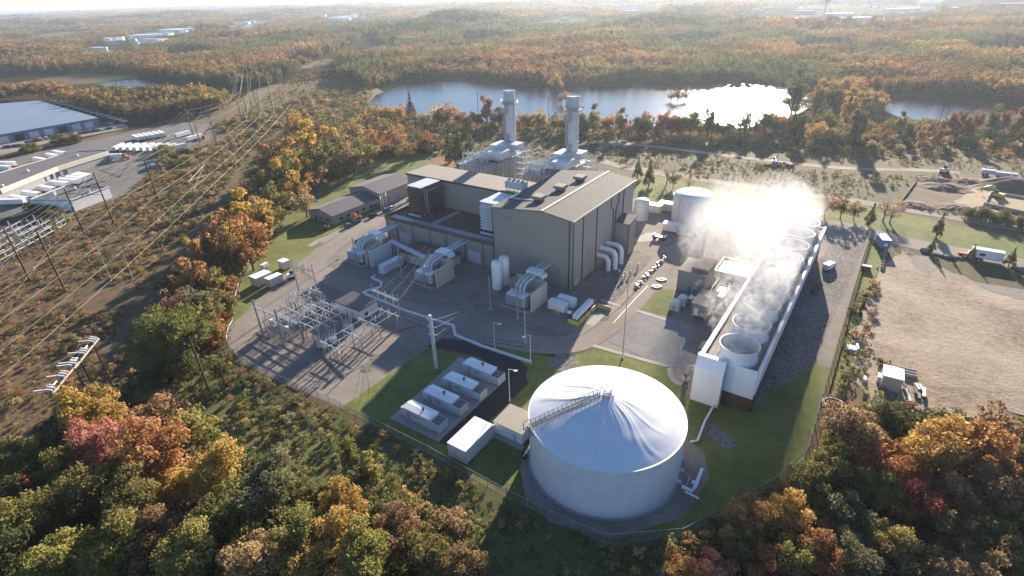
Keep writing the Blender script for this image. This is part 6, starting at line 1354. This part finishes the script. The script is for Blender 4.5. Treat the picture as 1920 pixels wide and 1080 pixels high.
# ---- scattered growth nobody could count: points carrying size, turn, kind and leaf colour, grown into plants by one node tree each
def inside(pts, poly):
    x, y = pts[:, 0], pts[:, 1]; c = np.zeros(len(pts), bool); n = len(poly)
    for i in range(n):
        x1, y1 = poly[i]; x2, y2 = poly[(i + 1) % n]
        if y1 == y2: continue
        c ^= ((y1 > y) != (y2 > y)) & (x < (x2 - x1) * (y - y1) / (y2 - y1) + x1)
    return c
def topx(P):
    v = np.column_stack([P, np.zeros(len(P))]) - CAM; k = v @ fw
    return np.column_stack([960 + F * (v @ rt) / k, 540 - F * (v @ up) / k]), k
def scatter(name, label_kind, P, sc, pid, tint, protos, z=None):
    me = bpy.data.meshes.new(name); me.vertices.add(len(P)); me.vertices.foreach_set('co', np.column_stack([P, np.zeros(len(P)) if z is None else z]).astype(np.float32).ravel())
    sv = np.column_stack([sc, sc, np.minimum(sc * 1.35, 1.9) if name == 'forest' else sc]).astype(np.float32); a = me.attributes.new('scl', 'FLOAT_VECTOR', 'POINT'); a.data.foreach_set('vector', sv.ravel())
    for nm, tp_, arr in (('rotz', 'FLOAT', rng.uniform(0, 6.28, len(P))), ('pid', 'INT', pid)):
        a = me.attributes.new(nm, tp_, 'POINT'); a.data.foreach_set('value', np.asarray(arr).astype(np.int32 if tp_ == 'INT' else np.float32))
    a = me.attributes.new('tint', 'FLOAT_COLOR', 'POINT'); a.data.foreach_set('color', np.column_stack([tint, np.ones(len(P))]).astype(np.float32).ravel())
    o = bpy.data.objects.new(name, me); COL.objects.link(o); o['kind'] = 'stuff'
    pc = bpy.data.collections.new(name + '_plants')
    for i, pm in enumerate(protos): po = bpy.data.objects.new('%s_plant_%02d' % (name, i), pm); pc.objects.link(po)
    g = bpy.data.node_groups.new(name, 'GeometryNodeTree'); g.interface.new_socket('Geometry', in_out='INPUT', socket_type='NodeSocketGeometry'); g.interface.new_socket('Geometry', in_out='OUTPUT', socket_type='NodeSocketGeometry')
    gi, go = g.nodes.new('NodeGroupInput'), g.nodes.new('NodeGroupOutput'); ip = g.nodes.new('GeometryNodeInstanceOnPoints'); ci = g.nodes.new('GeometryNodeCollectionInfo')
    ci.inputs['Collection'].default_value = pc; ci.inputs['Separate Children'].default_value = True; ci.inputs['Reset Children'].default_value = True
    def attr(nm, tp_): n_ = g.nodes.new('GeometryNodeInputNamedAttribute'); n_.data_type = tp_; n_.inputs[0].default_value = nm; return n_.outputs[0]
    cx = g.nodes.new('ShaderNodeCombineXYZ'); L_ = g.links.new; L_(attr('rotz', 'FLOAT'), cx.inputs[2])
    L_(gi.outputs[0], ip.inputs['Points']); L_(ci.outputs[0], ip.inputs['Instance']); ip.inputs['Pick Instance'].default_value = True
    L_(attr('pid', 'INT'), ip.inputs['Instance Index']); L_(cx.outputs[0], ip.inputs['Rotation']); L_(attr('scl', 'FLOAT_VECTOR'), ip.inputs['Scale']); L_(ip.outputs[0], go.inputs[0])
    md = o.modifiers.new('plants', 'NODES'); md.node_group = g
    return o
def sines(P, sc, seed):
    r = np.random.default_rng(seed); v = np.zeros(len(P))
    for k in range(7): a = r.uniform(0, 6.28); f = r.uniform(.5, 2.2) / sc; v += np.sin((P[:, 0] * math.cos(a) + P[:, 1] * math.sin(a)) * f * 6.28 + r.uniform(0, 6.28))
    return v / 7 ** .5
FO = [[(-900, 60), (-500, 70), (0, 138), (60, 140), (140, 135), (250, 140), (350, 161), (500, 165), (548, 150), (596, 120), (606, 100), (640, 110), (640, 150), (690, 172), (720, 162), (760, 153), (860, 146), (1000, 161), (1120, 161), (1200, 154), (1290, 158), (1400, 154), (1480, 163), (1540, 178), (1660, 180), (1760, 181), (1850, 187), (1930, 198), (2200, 210), (2300, 120), (2200, -60), (-300, -60), (-1200, 20)],
      [(-400, 212), (0, 188), (60, 182), (200, 187), (330, 188), (420, 190), (446, 197), (420, 212), (345, 222), (290, 224), (240, 226), (160, 208), (120, 196), (60, 187), (0, 197), (-200, 210)]]
HOLE = [[(525, 122), (560, 106), (590, 104), (590, 120), (545, 126)], [(655, 104), (700, 86), (748, 80), (738, 97), (690, 108)], [(600, 120), (640, 108), (720, 70), (700, 68), (618, 104)],
        [(230, 80), (260, 62), (380, 48), (400, 58), (330, 78), (260, 92)], [(150, 92), (220, 76), (250, 84), (250, 102), (170, 106)], [(0, 112), (60, 90), (20, 92), (0, 98)], [(395, 55), (490, 44), (495, 60), (400, 62)], [(600, 30), (690, 28), (690, 45), (610, 42)],
        [(1150, 14), (1230, 14), (1240, 30), (1160, 30)], [(1340, 45), (1430, 14), (1620, 4), (1750, 2), (1760, 34), (1680, 56), (1500, 56)], [(1560, 35), (1600, 30), (1700, 52), (1600, 58)], [(1800, 95), (1930, 92), (1930, 112), (1830, 110)], [(985, 40), (1060, 32), (1110, 34), (1110, 46), (1000, 48)], [(1740, 10), (1930, 0), (1930, 20), (1780, 28)], [(300, 100), (380, 95), (424, 103), (330, 110)], [(858, 74), (930, 68), (966, 76), (884, 83)], [(430, 42), (505, 36), (524, 43), (446, 48)], [(60, 66), (150, 57), (172, 64), (80, 73)], [(1240, 80), (1340, 73), (1366, 82), (1262, 89)], [(1480, 92), (1590, 86), (1610, 95), (1500, 101)], [(700, 46), (800, 41), (816, 47), (716, 53)], [(155, 165), (250, 145), (345, 155), (340, 170), (200, 168)]]
HC = [np.mean([tuple(at(x, max(y, 4)).xy) for x, y in h_], 0) for h_ in HOLE]
def hill(P):
    """gentle wooded rises beyond the lake; level where the town, fields and corridor lie"""
    d = np.linalg.norm(P, axis=1); z = 26 * np.clip(sines(P, 1500, 41) * .6 + sines(P, 520, 42) * .4 + .15, 0, 1.6) * np.clip((d - 820) / 500, 0, 1)
    for c in HC: z = z * (1 - np.exp(-(np.linalg.norm(P - c, axis=1) / max(170, .14 * np.linalg.norm(c))) ** 4))
    return z
hd = np.geomspace(780, 9800, 90); ha = np.linspace(-R(53), R(53), 150); HG = np.array([(d_ * math.sin(a_), d_ * math.cos(a_)) for d_ in hd for a_ in ha]); hz_ = hill(HG) - .6
MB().add(np.column_stack([HG, hz_]).tolist(), [(i * 150 + k, i * 150 + k + 1, (i + 1) * 150 + k + 1, (i + 1) * 150 + k) for i in range(89) for k in range(149)]).build('wooded_terrain', 'forest_floor', smooth=True, kind='structure')
pts_ = []
d = 330.0
while d < 9500:
    s = max(7.2, .0105 * d); naz = int(2 * R(52) * d / s); az = np.linspace(-R(52), R(52), naz) + rng.uniform(-.4, .4, naz) * s / d; dd = d + rng.uniform(-.45, .45, naz) * s
    pts_.append(np.column_stack([dd * np.sin(az), dd * np.cos(az), np.full(naz, s)])); d += s * .92
FP = np.concatenate(pts_); px_, dep = topx(FP[:, :2]); ok = np.zeros(len(FP), bool)
for f in FO: ok |= inside(px_, f)
for h_ in HOLE: ok &= ~inside(px_, h_) & ~inside(px_ - np.array([0, 4.0]), h_) & ~inside(px_ - np.array([0, 9.0]), h_)
FP = FP[ok]; px_ = px_[ok]; n = len(FP); print('forest', n)
PAL = np.array([CT[k] for k in ('olive', 'green', 'rust', 'orange', 'gold', 'dark green', 'tan', 'brown', 'yellow green')]); 
v1, v2 = sines(FP, 420, 1), sines(FP, 300, 2); wts = np.zeros((n, 9))
wts[:, 0] = 1.5; wts[:, 1] = np.clip(.6 + v1, 0, 3); wts[:, 2] = np.clip(.9 - v1 * .7, 0, 3); wts[:, 3] = np.clip(.25 - v1 * .5, 0, 2); wts[:, 4] = np.clip(.2 + v2 * .3, 0, 1); wts[:, 5] = np.clip(.3 + v1 * .9, 0, 2); wts[:, 6] = .6; wts[:, 7] = .7 + np.clip(v2, 0, 1) * .6; wts[:, 8] = .4
cw = np.cumsum(wts, 1); ci_ = (rng.uniform(0, 1, (n, 1)) * cw[:, -1:] > cw).sum(1)
tint = PAL[ci_] * rng.uniform(.8, 1.1, (n, 1)); gc = at(900, 62); gn = np.exp(-(((FP[:, 0] - gc.x) / 420) ** 2 + ((FP[:, 1] - gc.y) / 420) ** 2)) * 1.6; gg = np.clip(v1 * .55 + .42 + gn, 0, 1)[:, None]; yy = np.clip(v2 * .6 + .3, 0, 1)[:, None]
fld = gg * np.array([.095, .105, .036]) + (1 - gg) * (yy * np.array([.27, .175, .06]) + (1 - yy) * np.array([.20, .105, .05]))
tint = (tint * .20 + fld * .86) * (1 + .28 * np.clip(sines(FP, 110, 77), -1.2, 1.2))[:, None]
pid = np.where(ci_ == 5, 3, rng.integers(0, 3, n)); scs = FP[:, 2] / 7.6 * rng.uniform(.8, 1.25, n) * (1 + .22 * np.clip(sines(FP, 160, 14), -1, 1.5)) * np.where(FP[:, 2] > 12, .9, 1)
pm = [crown_mesh('forest_crown', 300 + k, 16, 26, .62, 'round', 'leaf_i', 10.5, 4.9)[0] for k in range(3)] + [crown_mesh('forest_crown', 310, 26, 14, .55, 'cone', 'leaf_i', 13, 3.6)[0]]
scatter('forest', '', FP[:, :2], scs, pid, tint, pm, hill(FP[:, :2]))
# scrub and weeds on the near ground
SC = [([(-700, 1100), (-500, 420), (0, 450), (95, 425), (160, 392), (215, 378), (260, 350), (300, 302), (400, 270), (520, 225), (640, 190), (700, 215), (640, 290), (560, 390), (500, 430), (440, 560), (424, 650), (450, 690), (520, 722), (640, 775), (807, 860), (950, 942), (1073, 1000), (1145, 1026), (1280, 1014), (1447, 920), (1515, 865), (1640, 770), (1760, 800), (1960, 810), (2100, 1300), (300, 1400)], 1.0, 1.4),
      ([(400, 235), (520, 205), (600, 170), (690, 176), (690, 205), (760, 214), (900, 232), (1050, 240), (1280, 252), (1420, 258), (1500, 228), (1640, 212), (1700, 232), (1930, 232), (1930, 300), (1700, 292), (1500, 285), (1280, 268), (1120, 262), (950, 250), (860, 262), (800, 290), (700, 240), (560, 240), (440, 260)], .85, 2.2),
      ([(800, 296), (860, 260), (950, 246), (1120, 258), (1280, 262), (1500, 280), (1700, 285), (1930, 290), (1930, 330), (1800, 322), (1620, 376), (1500, 358), (1190, 318), (1120, 300)], .8, 2.0), ([(1640, 390), (1690, 385), (1790, 400), (1930, 428), (1930, 440), (1760, 400), (1640, 382)], 1, 2),
      ([(1560, 760), (1600, 560), (1650, 520), (1640, 640), (1700, 760), (1640, 775)], .7, 1.5)]
TRK = [[(1120, 272), (1160, 262), (1280, 272), (1500, 302), (1740, 312), (1800, 318), (1800, 332), (1740, 328), (1620, 326), (1500, 317), (1280, 287), (1160, 275)], [(195, 684), (262, 560), (302, 500), (342, 460), (398, 385), (432, 340), (482, 275), (535, 238), (548, 240), (498, 278), (446, 345), (412, 390), (358, 463), (318, 503), (280, 564), (208, 684)], [(180, 520), (290, 560), (260, 590), (150, 575)]]
allP, allS, allT, allI = [], [], [], []
SC.append(([(420, 232), (520, 168), (560, 140), (600, 116), (640, 108), (700, 172), (690, 200), (600, 185), (500, 215)], .9, 3.4))
for poly, dens, step in SC:
    wp = np.array([tuple(at(x, max(y, 105)).xy) if y < 2000 else (0, 0) for x, y in poly]); x0, y0 = wp.min(0); x1, y1 = wp.max(0); x0 = max(x0, -420); x1 = min(x1, 480); y0 = max(y0, 40); y1 = min(y1, 1300 if step > 3 else 720)
    gx, gy = np.meshgrid(np.arange(x0, x1, step), np.arange(y0, y1, step)); Q = np.column_stack([gx.ravel(), gy.ravel()]); Q += rng.uniform(-.5, .5, Q.shape) * step * 1.2
    px_, dep = topx(Q); ok = inside(px_, poly) & (px_[:, 0] > -60) & (px_[:, 0] < 1980) & (px_[:, 1] < 1130) & (dep > 20)
    for h_ in TRK: ok &= ~inside(px_, h_)
    v = sines(Q, 30, 5); ok &= rng.uniform(0, 1, len(Q)) < np.clip(.58 + .30 * v + .3 * np.clip((px_[:, 1] - 640) / 150, 0, 1), .15, .99) * dens * (1 - .22 * np.clip((520 - px_[:, 0]) / 300, 0, 1) * np.clip((660 - px_[:, 1]) / 100, 0, 1))
    Q = Q[ok]; px_ = px_[ok]; n = len(Q); v = sines(Q, 34, 5); v3 = sines(Q, 60, 9)
    PL = np.array([CT[k] for k in ('olive', 'brown', 'tan', 'rust', 'green', 'grey green', 'gold', 'dark green')]); w_ = np.zeros((n, 8))
    left = np.clip((520 - px_[:, 0]) / 400, 0, 1); low = np.clip((px_[:, 1] - 620) / 200, 0, 1)
    w_[:, 0] = 1; w_[:, 1] = .7 + left * .6 - low * .5; w_[:, 2] = .8 + left * .9 - low * .5; w_[:, 3] = np.clip(.5 + v3 * .9, 0, 2) * left * (1 - low * .7); w_[:, 4] = .4 + low * 1.4; w_[:, 5] = .4 + low * .8; w_[:, 6] = .05; w_[:, 7] = .4 + np.clip(v, 0, 1) * .5
    cw = np.cumsum(np.clip(w_, 0, 9), 1); c_ = (rng.uniform(0, 1, (n, 1)) * cw[:, -1:] > cw).sum(1)
    allP.append(Q); allT.append(PL[c_] * rng.uniform(.75, 1.2, (n, 1)) * (1.15 + .35 * low[:, None])); allS.append(rng.gamma(3.2, .085, n).clip(.1, .8) * (1 + .25 * np.clip(v, 0, 1)) * (1 - .42 * low) * (1 - .38 * left) * (.62 if step == 2.0 else 1.55 if step == 2.2 else 1)); allI.append(rng.integers(0, 3, n))
Q = np.concatenate(allP); print('scrub', len(Q))
pm = [crown_mesh('scrub_bush', 400 + k, 9, 26, .40, 'bush', 'leaf_i', 4.2 + k * .8, 3.4)[0] for k in range(3)]
scatter('scrub_bushes', '', Q, np.concatenate(allS), np.concatenate(allI), np.concatenate(allT), pm)
# feathery brush of the autumn hedge
hp = [(505, 290), (560, 240), (640, 225), (790, 250), (835, 285), (700, 300), (600, 352), (528, 388), (505, 440), (455, 520), (432, 600), (425, 660), (330, 690), (300, 610), (380, 470), (430, 400), (500, 330)]
gx, gy = np.meshgrid(np.arange(-190, 0, 2.3), np.arange(110, 480, 2.3)); Q = np.column_stack([gx.ravel(), gy.ravel()]) + rng.uniform(-1.2, 1.2, (gx.size, 2)); px_, dep = topx(Q); Q = Q[inside(px_, hp)]; n = len(Q)
PL = np.array([CT[k] for k in ('tan', 'orange', 'gold', 'olive', 'yellow green', 'rust', 'grey green')]); vh = sines(Q, 40, 31); fh = np.clip(((vh + 1.6) / 3.2 * 7 + rng.normal(0, 1.1, n)).astype(int), 0, 6)
scatter('hedge_brush', '', Q, rng.uniform(.55, 1.25, n), rng.integers(0, 3, n), PL[fh] * rng.uniform(.7, 1.1, (n, 1)) * .85, [crown_mesh('hedge_bush', 450 + k, 12, 34, .30, 'tall', 'leaf_i', 6.5, 2.6)[0] for k in range(3)])
# dense dark undergrowth under the two near woods
und = []
for poly in ([(-40, 1140), (-40, 860), (60, 840), (130, 760), (230, 760), (300, 830), (420, 830), (480, 900), (640, 930), (760, 960), (880, 1000), (900, 1140)], [(1230, 1140), (1240, 1060), (1290, 1050), (1380, 985), (1470, 930), (1530, 880), (1580, 790), (1700, 770), (1840, 800), (1940, 800), (1940, 1140)]):
    gx, gy = np.meshgrid(np.arange(-130, 140, 2.6), np.arange(45, 160, 2.6)); Q = np.column_stack([gx.ravel(), gy.ravel()]) + rng.uniform(-1.2, 1.2, (gx.size, 2)); px_, dep = topx(Q); und.append(Q[inside(px_, poly)])
Q = np.concatenate(und); n = len(Q); PL = np.array([CT[k] for k in ('dark green', 'brown', 'green', 'olive')])
scatter('undergrowth', '', Q, rng.uniform(.45, .95, n), rng.integers(0, 3, n), PL[rng.integers(0, 4, n)] * rng.uniform(.7, 1.2, (n, 1)), pm)
# ================================================================ FAR TOWN
def farbox(x, y, wpx, h, lb, grp_, wm='white', rm='ltgrey', asp=.5, rz=None, name='far_building'):
    p = at(x, y); wd = wpx * scale_at(p); p.z = float(hill(np.array([[p.x, p.y]]))[0]); t = thing(name, lb, 'building', p, ROT + (rz or 0), grp_); dp_ = wd * asp
    MB().box(-wd / 2, wd / 2, -dp_ / 2, dp_ / 2, 0, h).build('wall', wm, t); MB().box(-wd / 2 - .3, wd / 2 + .3, -dp_ / 2 - .3, dp_ / 2 + .3, h, h + .6).build('roof', rm, t)
r_ = random.Random(12)
TOWN = [(0, 106, 40, 'white house low at the left edge before the woods'), (38, 88, 44, 'long white roofed shed left of the town'), (185, 98, 28, 'white house beside a dark pitched roof'), (200, 80, 40, 'pale flat shed in the near part of the town'), (210, 84, 34, 'bright white roofed shed in the near part of the town'), (195, 100, 16, 'small white gabled house before the town'), (290, 82, 44, 'blue grey roofed shed at the front of the town'), (285, 73, 66, 'long grey roofed works in the middle of the town'), (330, 60, 60, 'long white roofed works at the back of the town'), (390, 58, 50, 'long pale works at the right of the town'), (430, 52, 26, 'white block at the right end of the town'), (465, 55, 26, 'second white block at the right end of the town'), (545, 26, 18, 'small white block far on the left'), (610, 62, 18, 'white house alone on the wooded slope'), (640, 36, 44, 'pale blue roofed sheds far behind the power corridor'), (655, 33, 30, 'smaller pale shed far behind the power corridor'), (720, 62, 20, 'pale house by the clearing in the woods'), (735, 58, 24, 'second pale house by the clearing in the woods')]
for x, y, q, lb in TOWN: farbox(x, y, q, r_.uniform(8, 12), lb, 'buildings of the left town', r_.choice(['white', 'cream', 'white']), r_.choice(['white', 'ltgrey', 'blueroof', 'grey']), r_.uniform(.35, .6), r_.uniform(-.3, .9))
for i in range(34): x = r_.choice((r_.uniform(235, 395), r_.uniform(150, 260), r_.uniform(395, 495), r_.uniform(0, 60), r_.uniform(600, 690))); farbox(x, {0: 104, 1: 92, 2: 80, 3: 70, 4: 56, 5: 50, 6: 36}[min(6, int(x / 92))] + r_.uniform(-10, 7), r_.uniform(7, 14), r_.uniform(9, 14), 'small pale building scattered in the woods beyond the ponds', 'scattered buildings in the woods', r_.choice(['white', 'cream']), r_.choice(['grey', 'ltgrey', 'white']), .7, r_.uniform(0, 1.5))
for i in range(16): x = r_.uniform(255, 400); farbox(x, 86 - (x - 250) * .22 + r_.uniform(-12, 8), r_.uniform(6, 12), r_.uniform(5, 8), 'small white house scattered among the trees of the left town', 'small houses of the left town', r_.choice(['white', 'cream']), r_.choice(['grey', 'ltgrey', 'trim']), .8, r_.uniform(0, 1.5))
TR2 = [(1175, 20, 26, 'pale roofed school block above the woods, upper one'), (1185, 27, 30, 'pale roofed school block above the woods, lower one'), (1060, 38, 20, 'blue grey barn beside the green field'), (1380, 16, 26, 'long pale shed at the left of the far industrial park'), (1400, 42, 36, 'white roofed shed at the lower left of the far industrial park'), (1425, 40, 22, 'gleaming shed at the lower left of the far industrial park'), (1440, 22, 20, 'gleaming small shed beside the industrial park road'), (1508, 28, 34, 'blue grey shed left of the pale water tower'), (1570, 36, 52, 'long pale warehouse right of the pale water tower'), (1600, 44, 60, 'dark roofed long warehouse in the far industrial park'), (1690, 24, 56, 'big blue works with gleaming roof in the far industrial park'), (1742, 10, 40, 'long white roof at the right of the far industrial park'), (1640, 14, 16, 'small gleaming roof right of the water tower'), (1800, 20, 40, 'pale roof on the far right hillside'), (1860, 5, 60, 'long pale roof at the upper right edge'), (1900, 12, 40, 'second pale roof at the upper right edge')]
for x, y, q, lb in TR2: farbox(x, y, q, r_.uniform(9, 14), lb, 'buildings of the industrial park', r_.choice(['cream', 'ltgrey', 'blueroof']), 'farroof', r_.uniform(.25, .45), r_.uniform(-.2, .6))
for i in range(70): farbox(r_.uniform(1345, 1790), r_.uniform(8, 50), r_.uniform(3, 8), r_.uniform(3, 6), 'tiny gleaming roof or vehicle in the far industrial park', 'small roofs of the industrial park', 'white', r_.choice(['farroof', 'farroof', 'white']), .6, r_.uniform(0, 1.5))
psheet('far_lot', [(1350, 46), (1440, 14), (1620, 6), (1750, 4), (1760, 32), (1680, 54), (1500, 55)], .08, 'far_ground')
psheet('far_lot', [(232, 80), (262, 64), (380, 50), (396, 57), (330, 76), (262, 90)], .08, 'far_ground')
psheet('far_green', [(988, 44), (1060, 34), (1106, 35), (1106, 44), (1004, 47)], .08, 'far_grass')
psheet('far_sand', [(1805, 100), (1930, 96), (1930, 110), (1835, 108)], .08, 'far_ground')
for i, (x, y, ty) in enumerate(((1540, 50, 8), (1248, 24, -14))):
    p = at(x, y); k = scale_at(p); h = topz((x, y), ty); h = 62 if i == 0 else 70
    t = thing('water_tower', ['slim pale water tower standing in the far industrial park', 'slim pale mast above the far woods near the top edge'][i], 'water tower', p)
    MB().lathe([(3.2, 0), (2.4, h * .7), (2.6, h * .8)], 14).build('column', 'white', t, smooth=True)
    MB().lathe([(2.7, h * .8), (7 - 3 * i, h * .86), (8 - 4 * i, h * .93), (5 - 2 * i, h), (.3, h + 1.5)], 18).build('bowl', 'white', t, smooth=True)

# ================================================================ STEAM
m, nt, b = newmat('steam'); nt.nodes.remove(b); pv = N(nt, 'ShaderNodeVolumePrincipled'); tc = N(nt, 'ShaderNodeTexCoord').outputs['Object']
sp = N(nt, 'ShaderNodeSeparateXYZ'); nt.links.new(tc, sp.inputs[0]); x_, y_, z_ = sp.outputs[0], sp.outputs[1], sp.outputs[2]
def mr(v, a, b_, c=0.0, d_=1.0, tp='SMOOTHSTEP'):
    n_ = N(nt, 'ShaderNodeMapRange', interpolation_type=tp); n_.inputs[1].default_value = a; n_.inputs[2].default_value = b_; n_.inputs[3].default_value = c; n_.inputs[4].default_value = d_; nt.links.new(v, n_.inputs[0]); return n_.outputs[0]
MUL, ADD, SUB = 'MULTIPLY', 'ADD', 'SUBTRACT'
# local frame: x across the tower (0 = row of fans), y along it, z up from the deck; the wind leans the plume to -x and +y
big = noise(nt, tc, .055, 3, .6, .8); mpn = N(nt, 'ShaderNodeMapping'); mpn.inputs['Scale'].default_value = (1, 1, .75); nt.links.new(tc, mpn.inputs[0]); fine = noise(nt, mpn.outputs[0], .19, 6, .62, 1.4)
cx_ = math_(nt, ADD, 2.0, math_(nt, MUL, z_, -.38)); dx = math_(nt, 'ABSOLUTE', math_(nt, SUB, x_, cx_)); wd_ = math_(nt, ADD, math_(nt, MUL, z_, .6), 4.6)
cell = math_(nt, ADD, math_(nt, MUL, math_(nt, 'COSINE', math_(nt, MUL, math_(nt, SUB, y_, math_(nt, MUL, z_, .8)), 6.2832 / 12.3)), mr(z_, 12, 2, 0, .5)), math_(nt, SUB, 1.0, mr(z_, 12, 2, 0, .5)))
core = math_(nt, SUB, 1.0, mr(math_(nt, 'DIVIDE', dx, wd_), .45, 1.35))
along = math_(nt, MUL, mr(math_(nt, SUB, y_, math_(nt, MUL, z_, .8)), -6, 30, .8, 1), mr(y_, 118, 98))
vert = math_(nt, MUL, mr(z_, 26, 4), mr(z_, -3.0, -1.0))
drift = math_(nt, MUL, math_(nt, MUL, mr(x_, 4, -8), mr(x_, -47, -28)), math_(nt, MUL, mr(z_, 24, 5), math_(nt, MUL, mr(y_, 34, 72), mr(y_, 118, 96))))
lowf = math_(nt, MUL, mr(z_, -11.5, -5), .42)
body = math_(nt, ADD, math_(nt, MUL, math_(nt, MUL, math_(nt, MUL, core, cell), along), vert), math_(nt, MUL, math_(nt, MUL, drift, lowf), 3.0))
th = math_(nt, 'MAXIMUM', math_(nt, SUB, math_(nt, ADD, math_(nt, MUL, body, .62), math_(nt, ADD, math_(nt, MUL, fine, .85), math_(nt, MUL, big, .45))), .94), 0)
wisp = mr(noise(nt, mpn.outputs[0], .33, 5, .65, 2.2), .42, .62, .05, 1)
den = math_(nt, MUL, math_(nt, MUL, math_(nt, MUL, math_(nt, MUL, th, wisp), 1.0), mr(y_, -6, 70, 2.0, .15)), mr(body, .01, .12))
wr = N(nt, 'ShaderNodeMath', operation='WRAP'); nt.links.new(math_(nt, ADD, y_, 6.15), wr.inputs[0]); wr.inputs[1].default_value = 12.3; wr.inputs[2].default_value = 0
yy = math_(nt, SUB, wr.outputs[0], 6.15); rad = math_(nt, 'SQRT', math_(nt, ADD, math_(nt, MUL, x_, x_), math_(nt, MUL, yy, yy)))
mouth = math_(nt, MUL, math_(nt, MUL, mr(rad, 5.2, 3.4), math_(nt, MUL, mr(z_, 4.5, -1.5), mr(z_, -4.2, -3.4))), math_(nt, MUL, mr(fine, .3, .62, .3, 1), .085))
den = math_(nt, ADD, den, mouth)
nt.links.new(den, pv.inputs['Density']); pv.inputs['Color'].default_value = (.80, .80, .81, 1); pv.inputs['Anisotropy'].default_value = .2
nt.links.new(pv.outputs[0], nt.nodes['Material Output'].inputs['Volume']); M['steam'] = m
o = MB().box(-48, 14, -6, 122, -12.6, 27).build('steam', 'steam'); o.location = W(U0 + (U1 - U0) / 2 + .7, V0 + 4.8, 17.2 - .2); o.rotation_euler = (0, 0, ROT); tag(o, 'white steam drifting from the fan stacks of the cooling tower', 'steam', None, 'stuff')

# ================================================================ HAZE
m, nt, b = newmat('haze_air'); nt.nodes.remove(b); pv = N(nt, 'ShaderNodeVolumePrincipled'); pv.inputs['Density'].default_value = HAZE; pv.inputs['Color'].default_value = (.74, .85, 1.0, 1); pv.inputs['Anisotropy'].default_value = .45
nt.links.new(pv.outputs[0], nt.nodes['Material Output'].inputs['Volume']); M['haze'] = m
o = MB().box(-65000, 65000, -3500, 65000, -1.0, 135).build('haze', 'haze'); tag(o, None, None, None, 'stuff')
